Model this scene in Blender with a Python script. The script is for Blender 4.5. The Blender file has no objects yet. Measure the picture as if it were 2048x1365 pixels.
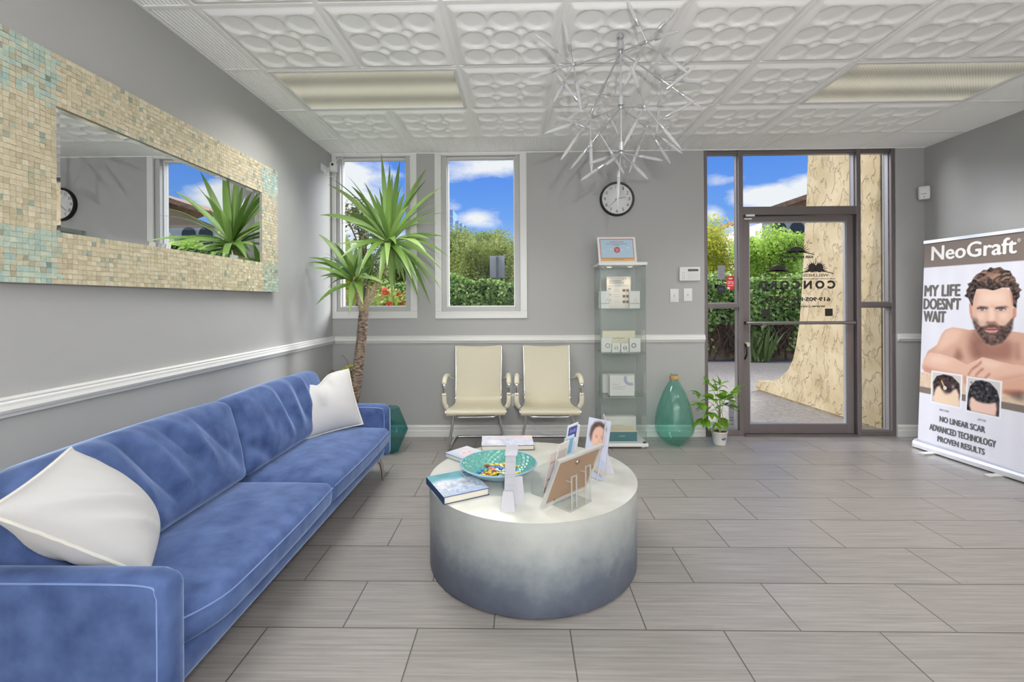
import bpy, bmesh, math, random
import numpy as np
from mathutils import Vector, Matrix, Euler
R = math.radians
PI = math.pi
scene = bpy.context.scene
COL = scene.collection

# ------------------------------------------------------------------ camera
F_PX, HC, YAW, ROLL, SHY = 910.0, 1.33, R(1.05), R(-0.32), -(682.5 - 603.0) / 2048
cam = bpy.data.cameras.new('camera')
cam.sensor_width = 36.0
cam.lens = F_PX * 36.0 / 2048
cam.shift_y = SHY
cam.clip_start, cam.clip_end = 0.05, 1000
CAM = bpy.data.objects.new('camera', cam)
CAM_M = Matrix.Translation((0, 0, HC)) @ Matrix.Rotation(YAW, 4, 'Z') @ Matrix.Rotation(PI / 2, 4, 'X') @ Matrix.Rotation(ROLL, 4, 'Z')
CAM.matrix_world = CAM_M
COL.objects.link(CAM)
scene.camera = CAM
scene.view_settings.view_transform = 'Standard'
scene.view_settings.look = 'None'
scene.view_settings.gamma = 1.0
scene.view_settings.use_curve_mapping = False
scene.view_settings.exposure = 0.0
scene.cycles.use_denoising = True
scene.cycles.max_bounces = 10
scene.cycles.transparent_max_bounces = 24
scene.cycles.diffuse_bounces = 4
scene.cycles.sample_clamp_indirect = 6.0
scene.cycles.caustics_reflective = False
scene.cycles.caustics_refractive = False

# measured lines of sight: a point of the photograph carried onto a plane of the room
def sight(px, py):
    return CAM_M.to_3x3() @ Vector(((px - 1024) / F_PX, (682.5 - py) / F_PX + SHY * 2048 / F_PX, -1.0))
def onto(px, py, axis, val):
    d = sight(px, py); o = CAM_M.translation
    return o + d * ((val - o[axis]) / d[axis])
def at_x(px, py, v): return onto(px, py, 0, v)
def at_y(px, py, v): return onto(px, py, 1, v)
def at_z(px, py, v): return onto(px, py, 2, v)
def on_plane(px, py, o, n):
    d = sight(px, py); c = CAM_M.translation
    return c + d * ((o - c).dot(n) / d.dot(n))

def lin(c):
    return tuple((v / 255.0 / 12.92) if v / 255.0 <= 0.04045 else ((v / 255.0 + 0.055) / 1.055) ** 2.4 for v in c)
def lin4(c): return lin(c) + (1.0,)

# ------------------------------------------------------------------ sky, sun, lamps
D, XL, XR, ZC, YF = 4.474, -1.86, 3.912, 2.793, -3.4
world = bpy.data.worlds.new('sky'); scene.world = world
world.use_nodes = True
wn, wl = world.node_tree.nodes, world.node_tree.links
wn.clear()
def wnode(t, **k):
    n = wn.new(t)
    for a, b in k.items(): setattr(n, a, b)
    return n
def wmath(op, a, b=None, clamp=False):
    n = wnode('ShaderNodeMath', operation=op, use_clamp=clamp)
    for i, v in enumerate((a, b)):
        if v is None: continue
        if isinstance(v, (int, float)): n.inputs[i].default_value = v
        else: wl.new(v, n.inputs[i])
    return n.outputs[0]
w_tc = wnode('ShaderNodeTexCoord'); w_sep = wnode('ShaderNodeSeparateXYZ')
wl.new(w_tc.outputs['Generated'], w_sep.inputs[0])
w_ramp = wnode('ShaderNodeValToRGB')
cr = w_ramp.color_ramp
cr.elements[0].position = 0.0; cr.elements[0].color = lin4((196, 220, 246))
cr.elements[1].position = 1.0; cr.elements[1].color = lin4((58, 104, 205))
for pos, c in ((0.09, (160, 198, 246)), (0.18, (112, 166, 243)), (0.33, (76, 134, 236))):
    e = cr.elements.new(pos); e.color = lin4(c)
wl.new(w_sep.outputs['Z'], w_ramp.inputs[0])
ysafe = wmath('MAXIMUM', wmath('ABSOLUTE', w_sep.outputs['Y']), 0.05)
tx = wmath('DIVIDE', w_sep.outputs['X'], ysafe)
tz = wmath('DIVIDE', w_sep.outputs['Z'], ysafe)
w_map = wnode('ShaderNodeMapping'); w_map.inputs['Scale'].default_value = (1.0, 1.0, 2.4)
wl.new(w_tc.outputs['Generated'], w_map.inputs[0])
w_noise = wnode('ShaderNodeTexNoise'); w_noise.inputs['Scale'].default_value = 7.0; w_noise.inputs['Detail'].default_value = 9.0
w_noise.inputs['Roughness'].default_value = 0.62
wl.new(w_map.outputs[0], w_noise.inputs['Vector'])
cover = None
# cloud banks: bearing, height, half width, half height (tangents of the angles)
for bx, bz, hw, hh, k in ((-0.41, 0.22, 0.13, 0.13, 1.0), (-0.33, 0.13, 0.14, 0.05, 0.8), (-0.06, 0.305, 0.14, 0.03, 0.72), (-0.10, 0.185, 0.055, 0.025, 0.9),
                          (-0.145, 0.21, 0.03, 0.02, 0.7), (0.42, 0.185, 0.03, 0.02, 0.8), (0.55, 0.225, 0.09, 0.028, 1.15), (0.66, 0.235, 0.10, 0.04, 1.1),
                          (0.48, 0.15, 0.2, 0.02, 0.6), (0.46, 0.26, 0.05, 0.014, 0.5), (-0.9, 0.25, 0.25, 0.14, 0.9), (1.3, 0.3, 0.4, 0.1, 0.9)):
    dx = wmath('DIVIDE', wmath('SUBTRACT', tx, bx), hw)
    dz = wmath('DIVIDE', wmath('SUBTRACT', tz, bz), hh)
    d2 = wmath('ADD', wmath('MULTIPLY', dx, dx), wmath('MULTIPLY', dz, dz))
    m = wmath('MULTIPLY', wmath('EXPONENT', wmath('MULTIPLY', d2, -0.9)), k)
    cover = m if cover is None else wmath('MAXIMUM', cover, m)
# sky whitened and brightened out of view at both sides, to light the room
side = wnode('ShaderNodeMapRange', interpolation_type='SMOOTHSTEP'); side.inputs['From Min'].default_value = 1.2; side.inputs['From Max'].default_value = 2.0
side.inputs['To Min'].default_value = 1.0; side.inputs['To Max'].default_value = 2.6
wl.new(wmath('ABSOLUTE', tx), side.inputs['Value'])
dens = wmath('MULTIPLY', wmath('SUBTRACT', wmath('ADD', wmath('MULTIPLY', cover, 0.55), w_noise.outputs[0]), 0.66), 3.6, clamp=True)
w_mix = wnode('ShaderNodeMixRGB'); w_mix.inputs[2].default_value = lin4((243, 246, 250))
wl.new(dens, w_mix.inputs[0]); wl.new(w_ramp.outputs[0], w_mix.inputs[1])
w_hz = wnode('ShaderNodeMixRGB'); w_hz.inputs[2].default_value = lin4((250, 246, 238))
wl.new(wmath('MULTIPLY', wmath('SUBTRACT', side.outputs[0], 1.0), 0.55, clamp=True), w_hz.inputs[0]); wl.new(w_mix.outputs[0], w_hz.inputs[1])
w_bg = wnode('ShaderNodeBackground'); wl.new(side.outputs[0], w_bg.inputs[1])
w_out = wnode('ShaderNodeOutputWorld')
wl.new(w_hz.outputs[0], w_bg.inputs[0]); wl.new(w_bg.outputs[0], w_out.inputs[0])

def lamp(name, kind, loc, aim, energy, color=(1, 1, 1), **k):
    l = bpy.data.lights.new(name, kind); l.energy = energy; l.color = color
    for a, b in k.items(): setattr(l, a, b)
    o = bpy.data.objects.new(name, l); o.location = loc
    o.rotation_euler = Vector(aim).to_track_quat('-Z', 'Y').to_euler()
    COL.objects.link(o); return o
lamp('sun', 'SUN', (-20, -4, 20), (1.0, 0.13, -1.05), 2.2, (1.0, 0.94, 0.84), angle=R(1.0))
# broad extra suns, added to brighten the side walls through the windows
lamp('fill_sun', 'SUN', (14, 14, 10), (-0.83, -0.55, -0.47), 4.6, (1.0, 1.0, 1.0), angle=R(24))
lamp('fill_sun', 'SUN', (-14, 14, 10), (0.80, -0.56, -0.42), 2.4, (1.0, 1.0, 1.0), angle=R(24))
# fill lamp added behind the camera, aimed at the grey far wall to bounce
lamp('bounce_fill', 'AREA', (1.0, -1.3, 1.75), (0, -1, 0.45), 330.0, (0.98, 0.99, 1.0), shape='RECTANGLE', size=1.6, size_y=0.9)
# unseen fill lamps added behind the camera, as if from more troffers
for x in (-0.9, 1.0, 2.9):
    for y in (-1.9, 0.55):
        lamp('ceiling_area_light', 'AREA', (x, y, 2.77), (0, 0, -1), 9.0 if x > 2 else 4.0, (1.0, 0.98, 0.94), shape='RECTANGLE', size=1.15, size_y=0.55)
# the photographer's flash just above the camera
lamp('flash', 'AREA', (0.12, -0.15, 1.62), (0.05, 1, 0.30), 32.0, (1, 1, 1), shape='DISK', size=0.03)

# ------------------------------------------------------------------ materials
MATS = {}
def new_mat(name):
    m = bpy.data.materials.new(name); m.use_nodes = True
    nt = m.node_tree; nt.nodes.clear()
    out = nt.nodes.new('ShaderNodeOutputMaterial')
    return m, nt, out
def pbr(name, rgb, rough=0.5, metal=0.0, spec=0.5, **k):
    if name in MATS: return MATS[name]
    m, nt, out = new_mat(name)
    b = nt.nodes.new('ShaderNodeBsdfPrincipled')
    b.inputs['Base Color'].default_value = lin4(rgb)
    b.inputs['Roughness'].default_value = rough
    b.inputs['Metallic'].default_value = metal
    b.inputs['Specular IOR Level'].default_value = spec
    for a, v in k.items(): b.inputs[a].default_value = v
    nt.links.new(b.outputs[0], out.inputs[0])
    MATS[name] = m
    return m
def bsdf(m): return next(n for n in m.node_tree.nodes if n.type == 'BSDF_PRINCIPLED')
def add_bump(m, scale=100.0, strength=0.2, dist=0.002, stretch=(1, 1, 1), detail=4.0):
    nt = m.node_tree; b = bsdf(m)
    tc = nt.nodes.new('ShaderNodeTexCoord'); mp = nt.nodes.new('ShaderNodeMapping'); mp.inputs['Scale'].default_value = stretch
    n = nt.nodes.new('ShaderNodeTexNoise'); n.inputs['Scale'].default_value = scale; n.inputs['Detail'].default_value = detail
    bp = nt.nodes.new('ShaderNodeBump'); bp.inputs['Strength'].default_value = strength; bp.inputs['Distance'].default_value = dist
    nt.links.new(tc.outputs['Object'], mp.inputs[0]); nt.links.new(mp.outputs[0], n.inputs['Vector'])
    nt.links.new(n.outputs[0], bp.inputs['Height']); nt.links.new(bp.outputs[0], b.inputs['Normal'])
    return m
def add_var(m, rgb1, rgb2, scale=6.0, detail=5.0, stretch=(1, 1, 1), lo=0.35, hi=0.65):
    nt = m.node_tree; b = bsdf(m)
    tc = nt.nodes.new('ShaderNodeTexCoord'); mp = nt.nodes.new('ShaderNodeMapping'); mp.inputs['Scale'].default_value = stretch
    n = nt.nodes.new('ShaderNodeTexNoise'); n.inputs['Scale'].default_value = scale; n.inputs['Detail'].default_value = detail
    r = nt.nodes.new('ShaderNodeValToRGB')
    r.color_ramp.elements[0].position = lo; r.color_ramp.elements[0].color = lin4(rgb1)
    r.color_ramp.elements[1].position = hi; r.color_ramp.elements[1].color = lin4(rgb2)
    nt.links.new(tc.outputs['Object'], mp.inputs[0]); nt.links.new(mp.outputs[0], n.inputs['Vector'])
    nt.links.new(n.outputs[0], r.inputs[0]); nt.links.new(r.outputs[0], b.inputs['Base Color'])
    return m
def glass(name, tint=(255, 255, 255), refl=1.0, haze=0.0, haze_rgb=(255, 255, 255), ior=1.45):
    """clear sheet: lets light straight through, mirrors a little at grazing angles"""
    if name in MATS: return MATS[name]
    m, nt, out = new_mat(name)
    t = nt.nodes.new('ShaderNodeBsdfTransparent'); t.inputs[0].default_value = lin4(tint)
    g = nt.nodes.new('ShaderNodeBsdfGlossy'); g.inputs['Roughness'].default_value = 0.01
    lw = nt.nodes.new('ShaderNodeLayerWeight'); lw.inputs[0].default_value = 0.5
    f = nt.nodes.new('ShaderNodeMath'); f.operation = 'POWER'; f.inputs[1].default_value = 5.0
    nt.links.new(lw.outputs['Facing'], f.inputs[0])
    mu = nt.nodes.new('ShaderNodeMath'); mu.operation = 'MULTIPLY_ADD'; mu.inputs[1].default_value = 0.9 * refl; mu.inputs[2].default_value = 0.04 * refl
    mx = nt.nodes.new('ShaderNodeMixShader')
    nt.links.new(f.outputs[0], mu.inputs[0]); nt.links.new(mu.outputs[0], mx.inputs[0])
    nt.links.new(t.outputs[0], mx.inputs[1]); nt.links.new(g.outputs[0], mx.inputs[2])
    last = mx
    if haze > 0:
        d = nt.nodes.new('ShaderNodeBsdfDiffuse'); d.inputs[0].default_value = lin4(haze_rgb)
        tl = nt.nodes.new('ShaderNodeBsdfTranslucent'); tl.inputs[0].default_value = lin4(haze_rgb)
        m0 = nt.nodes.new('ShaderNodeMixShader'); m0.inputs[0].default_value = 0.5
        nt.links.new(d.outputs[0], m0.inputs[1]); nt.links.new(tl.outputs[0], m0.inputs[2])
        m2 = nt.nodes.new('ShaderNodeMixShader'); m2.inputs[0].default_value = haze
        nt.links.new(mx.outputs[0], m2.inputs[1]); nt.links.new(m0.outputs[0], m2.inputs[2]); last = m2
    nt.links.new(last.outputs[0], out.inputs[0])
    MATS[name] = m
    return m
def leafmat(name, c1, c2, c3, rough=0.5, trans=0.3):
    m, nt, out = new_mat(name)
    g = nt.nodes.new('ShaderNodeNewGeometry'); r = nt.nodes.new('ShaderNodeValToRGB')
    r.color_ramp.elements[0].color = lin4(c1); r.color_ramp.elements[1].color = lin4(c3)
    e = r.color_ramp.elements.new(0.5); e.color = lin4(c2)
    nt.links.new(g.outputs['Random Per Island'], r.inputs[0])
    b = nt.nodes.new('ShaderNodeBsdfPrincipled'); b.inputs['Roughness'].default_value = rough
    tl = nt.nodes.new('ShaderNodeBsdfTranslucent'); mx = nt.nodes.new('ShaderNodeMixShader'); mx.inputs[0].default_value = trans
    nt.links.new(r.outputs[0], b.inputs['Base Color']); nt.links.new(r.outputs[0], tl.inputs[0])
    nt.links.new(b.outputs[0], mx.inputs[1]); nt.links.new(tl.outputs[0], mx.inputs[2]); nt.links.new(mx.outputs[0], out.inputs[0])
    MATS[name] = m
    return m
def colmat(name, rough=0.5, spec=0.4):
    if name in MATS: return MATS[name]
    m = pbr(name, (255, 255, 255), rough, 0, spec)
    a = m.node_tree.nodes.new('ShaderNodeVertexColor'); a.layer_name = 'print'
    m.node_tree.links.new(a.outputs[0], bsdf(m).inputs['Base Color'])
    return m

# ------------------------------------------------------------------ mesh building
WORLD = {}
class MB:
    """collects shapes; build() links them as ONE mesh object"""
    def __init__(s): s.v, s.f = [], []
    def add(s, vs, fs):
        o = len(s.v); s.v += [tuple(p) for p in vs]; s.f += [tuple(i + o for i in f) for f in fs]; return s
    def box(s, a, b, bev=0.0, seg=2):
        if bev <= 0:
            x0, y0, z0 = a; x1, y1, z1 = b
            return s.add([(x0, y0, z0), (x1, y0, z0), (x1, y1, z0), (x0, y1, z0), (x0, y0, z1), (x1, y0, z1), (x1, y1, z1), (x0, y1, z1)],
                         [(0, 3, 2, 1), (4, 5, 6, 7), (0, 1, 5, 4), (1, 2, 6, 5), (2, 3, 7, 6), (3, 0, 4, 7)])
        bm = bmesh.new(); bmesh.ops.create_cube(bm, size=1.0)
        for v in bm.verts:
            v.co = Vector([(a[i] + b[i]) / 2 + v.co[i] * (b[i] - a[i]) for i in range(3)])
        bmesh.ops.bevel(bm, geom=bm.edges[:], offset=bev, segments=seg, profile=0.5, affect='EDGES')
        s.bm(bm); return s
    def bm(s, bm):
        bm.verts.index_update()
        s.add([v.co[:] for v in bm.verts], [[v.index for v in f.verts] for f in bm.faces]); bm.free()
    def obox(s, o, u, v, w):
        """box on corner o with edge vectors u, v, w"""
        o, u, v, w = map(Vector, (o, u, v, w))
        return s.add([o, o + u, o + u + v, o + v, o + w, o + u + w, o + u + v + w, o + v + w],
                     [(0, 3, 2, 1), (4, 5, 6, 7), (0, 1, 5, 4), (1, 2, 6, 5), (2, 3, 7, 6), (3, 0, 4, 7)])
    def tube(s, pts, r, n=10, cap=True, closed=False):
        pts = [Vector(p) for p in pts]; k = len(pts)
        rs = r if isinstance(r, (list, tuple)) else [r] * k
        prev = None; rings = []
        for i, p in enumerate(pts):
            if closed: t = pts[(i + 1) % k] - pts[i - 1]
            else: t = pts[min(i + 1, k - 1)] - pts[max(i - 1, 0)]
            t = t.normalized() if t.length > 1e-9 else Vector((0, 0, 1))
            if prev is None:
                a = Vector((0, 0, 1)) if abs(t.z) < 0.9 else Vector((1, 0, 0)); e = t.cross(a).normalized()
            else:
                e = prev - t * prev.dot(t); e = e.normalized() if e.length > 1e-6 else t.orthogonal().normalized()
            prev = e; g = t.cross(e)
            rings.append([p + (e * math.cos(2 * PI * j / n) + g * math.sin(2 * PI * j / n)) * rs[i] for j in range(n)])
        vs = [q for ring in rings for q in ring]; fs = []
        for i in range(k if closed else k - 1):
            a, b = i * n, ((i + 1) % k) * n
            for j in range(n): fs.append((a + j, a + (j + 1) % n, b + (j + 1) % n, b + j))
        if cap and not closed: fs += [tuple(range(n))[::-1], tuple((k - 1) * n + j for j in range(n))]
        return s.add(vs, fs)
    def lathe(s, prof, c=(0, 0, 0), n=40, cap=True, axis=None):
        vs, fs = [], []; k = len(prof); c = Vector(c)
        q = Vector(axis).to_track_quat('Z', 'Y') if axis else None
        for r, z in prof:
            for j in range(n):
                p = Vector((r * math.cos(2 * PI * j / n), r * math.sin(2 * PI * j / n), z))
                vs.append(c + (q @ p if q else p))
        for i in range(k - 1):
            for j in range(n): fs.append((i * n + j, i * n + (j + 1) % n, (i + 1) * n + (j + 1) % n, (i + 1) * n + j))
        if cap: fs += [tuple(range(n))[::-1], tuple((k - 1) * n + j for j in range(n))]
        return s.add(vs, fs)
    def prism(s, poly, ext):
        """flat polygon (3D points) pushed along ext"""
        poly = [Vector(p) for p in poly]; e = Vector(ext); n = len(poly)
        return s.add(poly + [p + e for p in poly], [tuple(range(n))[::-1], tuple(range(n, 2 * n))] + [(i, (i + 1) % n, n + (i + 1) % n, n + i) for i in range(n)])
    def grid(s, fn, nu, nv, closed_u=False):
        vs = [fn(i / (nu if closed_u else nu - 1), j / (nv - 1)) for j in range(nv) for i in range(nu)]; fs = []
        for j in range(nv - 1):
            for i in range(nu if closed_u else nu - 1):
                i2 = (i + 1) % nu
                fs.append((j * nu + i, j * nu + i2, (j + 1) * nu + i2, (j + 1) * nu + i))
        return s.add(vs, fs)
    def quad(s, a, b, c, d): return s.add([a, b, c, d], [(0, 1, 2, 3)])
    def ball(s, c, r, n=12, m=8):
        rr = r if isinstance(r, (tuple, list)) else (r, r, r)
        return s.grid(lambda u, v: (c[0] + rr[0] * math.cos(2 * PI * u) * math.sin(PI * (0.001 + v * 0.998)), c[1] + rr[1] * math.sin(2 * PI * u) * math.sin(PI * (0.001 + v * 0.998)), c[2] - rr[2] * math.cos(PI * v)), n, m, True)
    def text(s, body, o, ux, uy, w, h, bold=0.0, lift=0.0):
        """lettering filling the w x h box whose lower left corner is o"""
        vs, fs = glyphs(body, bold); o, ux, uy = Vector(o), Vector(ux), Vector(uy); n = ux.cross(uy)
        return s.add([o + ux * (x * w) + uy * (y * h) + n * lift for x, y in vs], fs)
    def build(s, name, mat, parent=None, smooth=0, weld=False):
        me = bpy.data.meshes.new(name)
        me.from_pydata(s.v, [], s.f)
        if weld:
            bm = bmesh.new(); bm.from_mesh(me); bmesh.ops.remove_doubles(bm, verts=bm.verts, dist=1e-5)
            bmesh.ops.recalc_face_normals(bm, faces=bm.faces); bm.to_mesh(me); bm.free()
        if smooth:
            me.polygons.foreach_set('use_smooth', [True] * len(me.polygons))
            me.set_sharp_from_angle(angle=R(smooth))
        for m in (mat if isinstance(mat, (list, tuple)) else [mat]): me.materials.append(m)
        return link(name, me, parent)
def link(name, me, parent=None):
    o = bpy.data.objects.new(name, me); COL.objects.link(o)
    if parent is not None:
        me.transform(WORLD[parent.name].inverted()); o.parent = parent
        WORLD[o.name] = WORLD[parent.name]
    else: WORLD[o.name] = Matrix.Identity(4)
    me.update()
    return o
GL = {}
def glyphs(body, bold):
    key = (body, bold)
    if key in GL: return GL[key]
    cu = bpy.data.curves.new('lettering', 'FONT'); cu.body = body; cu.offset = bold; cu.resolution_u = 3; cu.fill_mode = 'FRONT'
    ob = bpy.data.objects.new('lettering', cu); COL.objects.link(ob)
    dg = bpy.context.evaluated_depsgraph_get(); dg.update()
    me = bpy.data.meshes.new_from_object(ob.evaluated_get(dg))
    vs = [(v.co.x, v.co.y) for v in me.vertices]; fs = [tuple(p.vertices) for p in me.polygons]
    bpy.data.objects.remove(ob); bpy.data.curves.remove(cu); bpy.data.meshes.remove(me)
    x0 = min(v[0] for v in vs); x1 = max(v[0] for v in vs); y0 = min(v[1] for v in vs); y1 = max(v[1] for v in vs)
    GL[key] = ([((x - x0) / (x1 - x0), (y - y0) / (y1 - y0)) for x, y in vs], fs)
    return GL[key]
def thing(name, label, cat, loc=(0, 0, 0), rz=0.0, group=None):
    o = bpy.data.objects.new(name, None); COL.objects.link(o); o.empty_display_size = 0.1
    o.location = loc; o.rotation_euler = (0, 0, rz)
    WORLD[o.name] = Matrix.Translation(loc) @ Matrix.Rotation(rz, 4, 'Z')
    return tag(o, label, cat, group)
def tag(o, label, cat, group=None, kind=None):
    o['label'] = label; o['category'] = cat
    if group: o['group'] = group
    if kind: o['kind'] = kind
    return o
def setting(o): o['kind'] = 'structure'; return o
def room(name):
    o = bpy.data.objects.new(name, None); COL.objects.link(o); WORLD[o.name] = Matrix.Identity(4); o['kind'] = 'structure'
    return o
def lab(o, label): o['label'] = label; return o
def copy_tree(o, parent=None):
    c = o.copy(); COL.objects.link(c)
    if parent is not None: c.parent = parent
    for ch in list(o.children): copy_tree(ch, c)
    return c
def place(o, loc, rz=0.0):
    o.location = loc; o.rotation_euler = (0, 0, rz); return o

def bezier(p0, p1, p2, n):
    p0, p1, p2 = map(Vector, (p0, p1, p2))
    return [p0 * (1 - t) ** 2 + p1 * 2 * t * (1 - t) + p2 * t * t for t in [i / (n - 1) for i in range(n)]]
def smooth_path(pts, n=6):
    """Catmull-Rom through the points"""
    P = [Vector(p) for p in pts]; P = [P[0] * 2 - P[1]] + P + [P[-1] * 2 - P[-2]]; out = []
    for i in range(1, len(P) - 2):
        for k in range(n):
            t = k / n
            out.append(0.5 * ((2 * P[i]) + (P[i + 1] - P[i - 1]) * t + (2 * P[i - 1] - 5 * P[i] + 4 * P[i + 1] - P[i + 2]) * t * t + (3 * P[i] - P[i - 1] - 3 * P[i + 1] + P[i + 2]) * t ** 3))
    return out + [P[-2]]
def sstep(a, b, x):
    t = min(1.0, max(0.0, (x - a) / (b - a))); return t * t * (3 - 2 * t)

class Canvas:
    """a printed picture: painted as a raster, carried by the vertices of a fine grid"""
    def __init__(s, w, h, rgb): s.w, s.h = w, h; s.a = np.ones((h, w, 3)) * np.array(rgb) / 255.0; s.rng = np.random.RandomState(5)
    def mask(s, poly):
        k = 3; ys, xs = np.mgrid[0:s.h * k, 0:s.w * k]; X = (xs + 0.5) / (s.w * k); Y = (ys + 0.5) / (s.h * k)
        m = np.zeros(X.shape, bool); n = len(poly)
        for i in range(n):
            (x0, y0), (x1, y1) = poly[i], poly[(i + 1) % n]
            if y0 == y1: continue
            m ^= ((y0 <= Y) != (y1 <= Y)) & (X < (x1 - x0) * (Y - y0) / (y1 - y0) + x0)
        return m.reshape(s.h, k, s.w, k).mean((1, 3))
    def blur(s, m, r):
        for _ in range(2):
            for ax in (0, 1):
                p = np.pad(m, [(r, r) if i == ax else (0, 0) for i in range(m.ndim)], mode='edge')
                m = sum(np.take(p, np.arange(i, i + m.shape[ax]), axis=ax) for i in range(2 * r + 1)) / (2 * r + 1)
        return m
    def poly(s, pts, rgb, alpha=1.0, blur=0, noise=0.0, streak=(1, 1), clip=None):
        m = s.mask(pts)
        if blur: m = s.blur(m, blur)
        if clip is not None: m = m * clip
        c = np.array(rgb) / 255.0
        col = np.ones((s.h, s.w, 1)) * c
        if noise:
            nz = s.rng.rand(s.h, s.w)
            nz = s.blur(nz, 1) if streak == (1, 1) else s.blur(nz, max(streak))
            nz = (nz - nz.mean()) / (nz.std() + 1e-6)
            col = np.clip(col * (1 + noise * nz[..., None]), 0, 1)
        s.a = s.a * (1 - m[..., None] * alpha) + col * m[..., None] * alpha
        return m
    def ell(s, c, rx, ry, rgb, alpha=1.0, blur=0, clip=None):
        return s.poly([(c[0] + rx * math.cos(2 * PI * i / 24), c[1] + ry * math.sin(2 * PI * i / 24)) for i in range(24)], rgb, alpha, blur, clip=clip)
    def line(s, pts, wd, rgb, alpha=1.0, blur=0):
        for (x0, y0), (x1, y1) in zip(pts[:-1], pts[1:]):
            dx, dy = x1 - x0, (y1 - y0); L = math.hypot(dx, dy) + 1e-9; nx, ny = -dy / L * wd / 2, dx / L * wd / 2
            s.poly([(x0 + nx, y0 + ny), (x1 + nx, y1 + ny), (x1 - nx, y1 - ny), (x0 - nx, y0 - ny)], rgb, alpha, blur)
    def sheet(s, name, o, ux, uy, parent, rough=0.5, spec=0.4, warp=None):
        """o lower left corner, ux / uy full edge vectors"""
        o, ux, uy = Vector(o), Vector(ux), Vector(uy); nrm = ux.cross(uy).normalized()
        mb = MB()
        def fn(u, v):
            p = o + ux * u + uy * v
            return p + nrm * warp(u, v) if warp else p
        mb.grid(fn, s.w, s.h)
        ob = mb.build(name, colmat('printed_surface_%d_%d' % (rough * 100, spec * 100), rough, spec), parent, smooth=80)
        at = ob.data.color_attributes.new('print', 'FLOAT_COLOR', 'POINT')
        a = s.a[::-1].reshape(-1, 3); l = np.where(a <= 0.04045, a / 12.92, ((a + 0.055) / 1.055) ** 2.4)
        at.data.foreach_set('color', np.concatenate([l, np.ones((len(l), 1))], 1).astype(np.float32).ravel())
        return ob

def rbox(half, r, n=(14, 14, 8), move=None):
    """rounded box surface of the given half sizes, each point passed through move(p)"""
    bm = bmesh.new()
    def sp(k): return [math.sin(PI / 2 * (2 * i / k - 1)) for i in range(k + 1)]
    S = [sp(k) for k in n]
    for ax in range(3):
        a1, a2 = (ax + 1) % 3, (ax + 2) % 3
        for sg in (-1, 1):
            rows = []
            for u in S[a1]:
                row = []
                for v in S[a2]:
                    p = [0, 0, 0]; p[ax] = sg * half[ax]; p[a1] = u * half[a1]; p[a2] = v * half[a2]
                    q = [max(-(half[i] - r), min(half[i] - r, p[i])) for i in range(3)]
                    d = Vector([p[i] - q[i] for i in range(3)])
                    row.append(bm.verts.new(Vector(q) + (d.normalized() * r if d.length > 1e-9 else d)))
                rows.append(row)
            for i in range(len(rows) - 1):
                for j in range(len(rows[0]) - 1):
                    f = (rows[i][j], rows[i + 1][j], rows[i + 1][j + 1], rows[i][j + 1])
                    bm.faces.new(f if sg > 0 else f[::-1])
    bmesh.ops.remove_doubles(bm, verts=bm.verts, dist=1e-4)
    if move:
        for v in bm.verts: v.co = Vector(move(v.co.copy()))
    return bm
# ------------------------------------------------------------------ room shell
M_WALL = add_bump(pbr('grey_wall_paint', (174, 174, 173), 0.55, 0, 0.35), 160, 0.25, 0.0015)
M_WHITE = pbr('white_trim_paint', (226, 226, 224), 0.4, 0, 0.45)
M_CEIL = pbr('white_ceiling_vinyl', (249, 249, 247), 0.5, 0, 0.3)
M_ALU = pbr('dark_bronze_aluminium', (118, 110, 110), 0.36, 0.4, 0.5)
M_ALU2 = pbr('brown_gasket', (60, 50, 46), 0.6)
M_GLASS = glass('window_glass', (253, 254, 254), 0.22)
M_CHROME = pbr('polished_chrome', (225, 226, 228), 0.08, 1.0)
M_BLACK = pbr('black_plastic', (22, 22, 23), 0.35)
M_PLASTIC = pbr('white_plastic', (228, 228, 226), 0.35)
M_LIGHTGREY = pbr('grey_jamb_paint', (186, 186, 185), 0.45)

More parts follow.
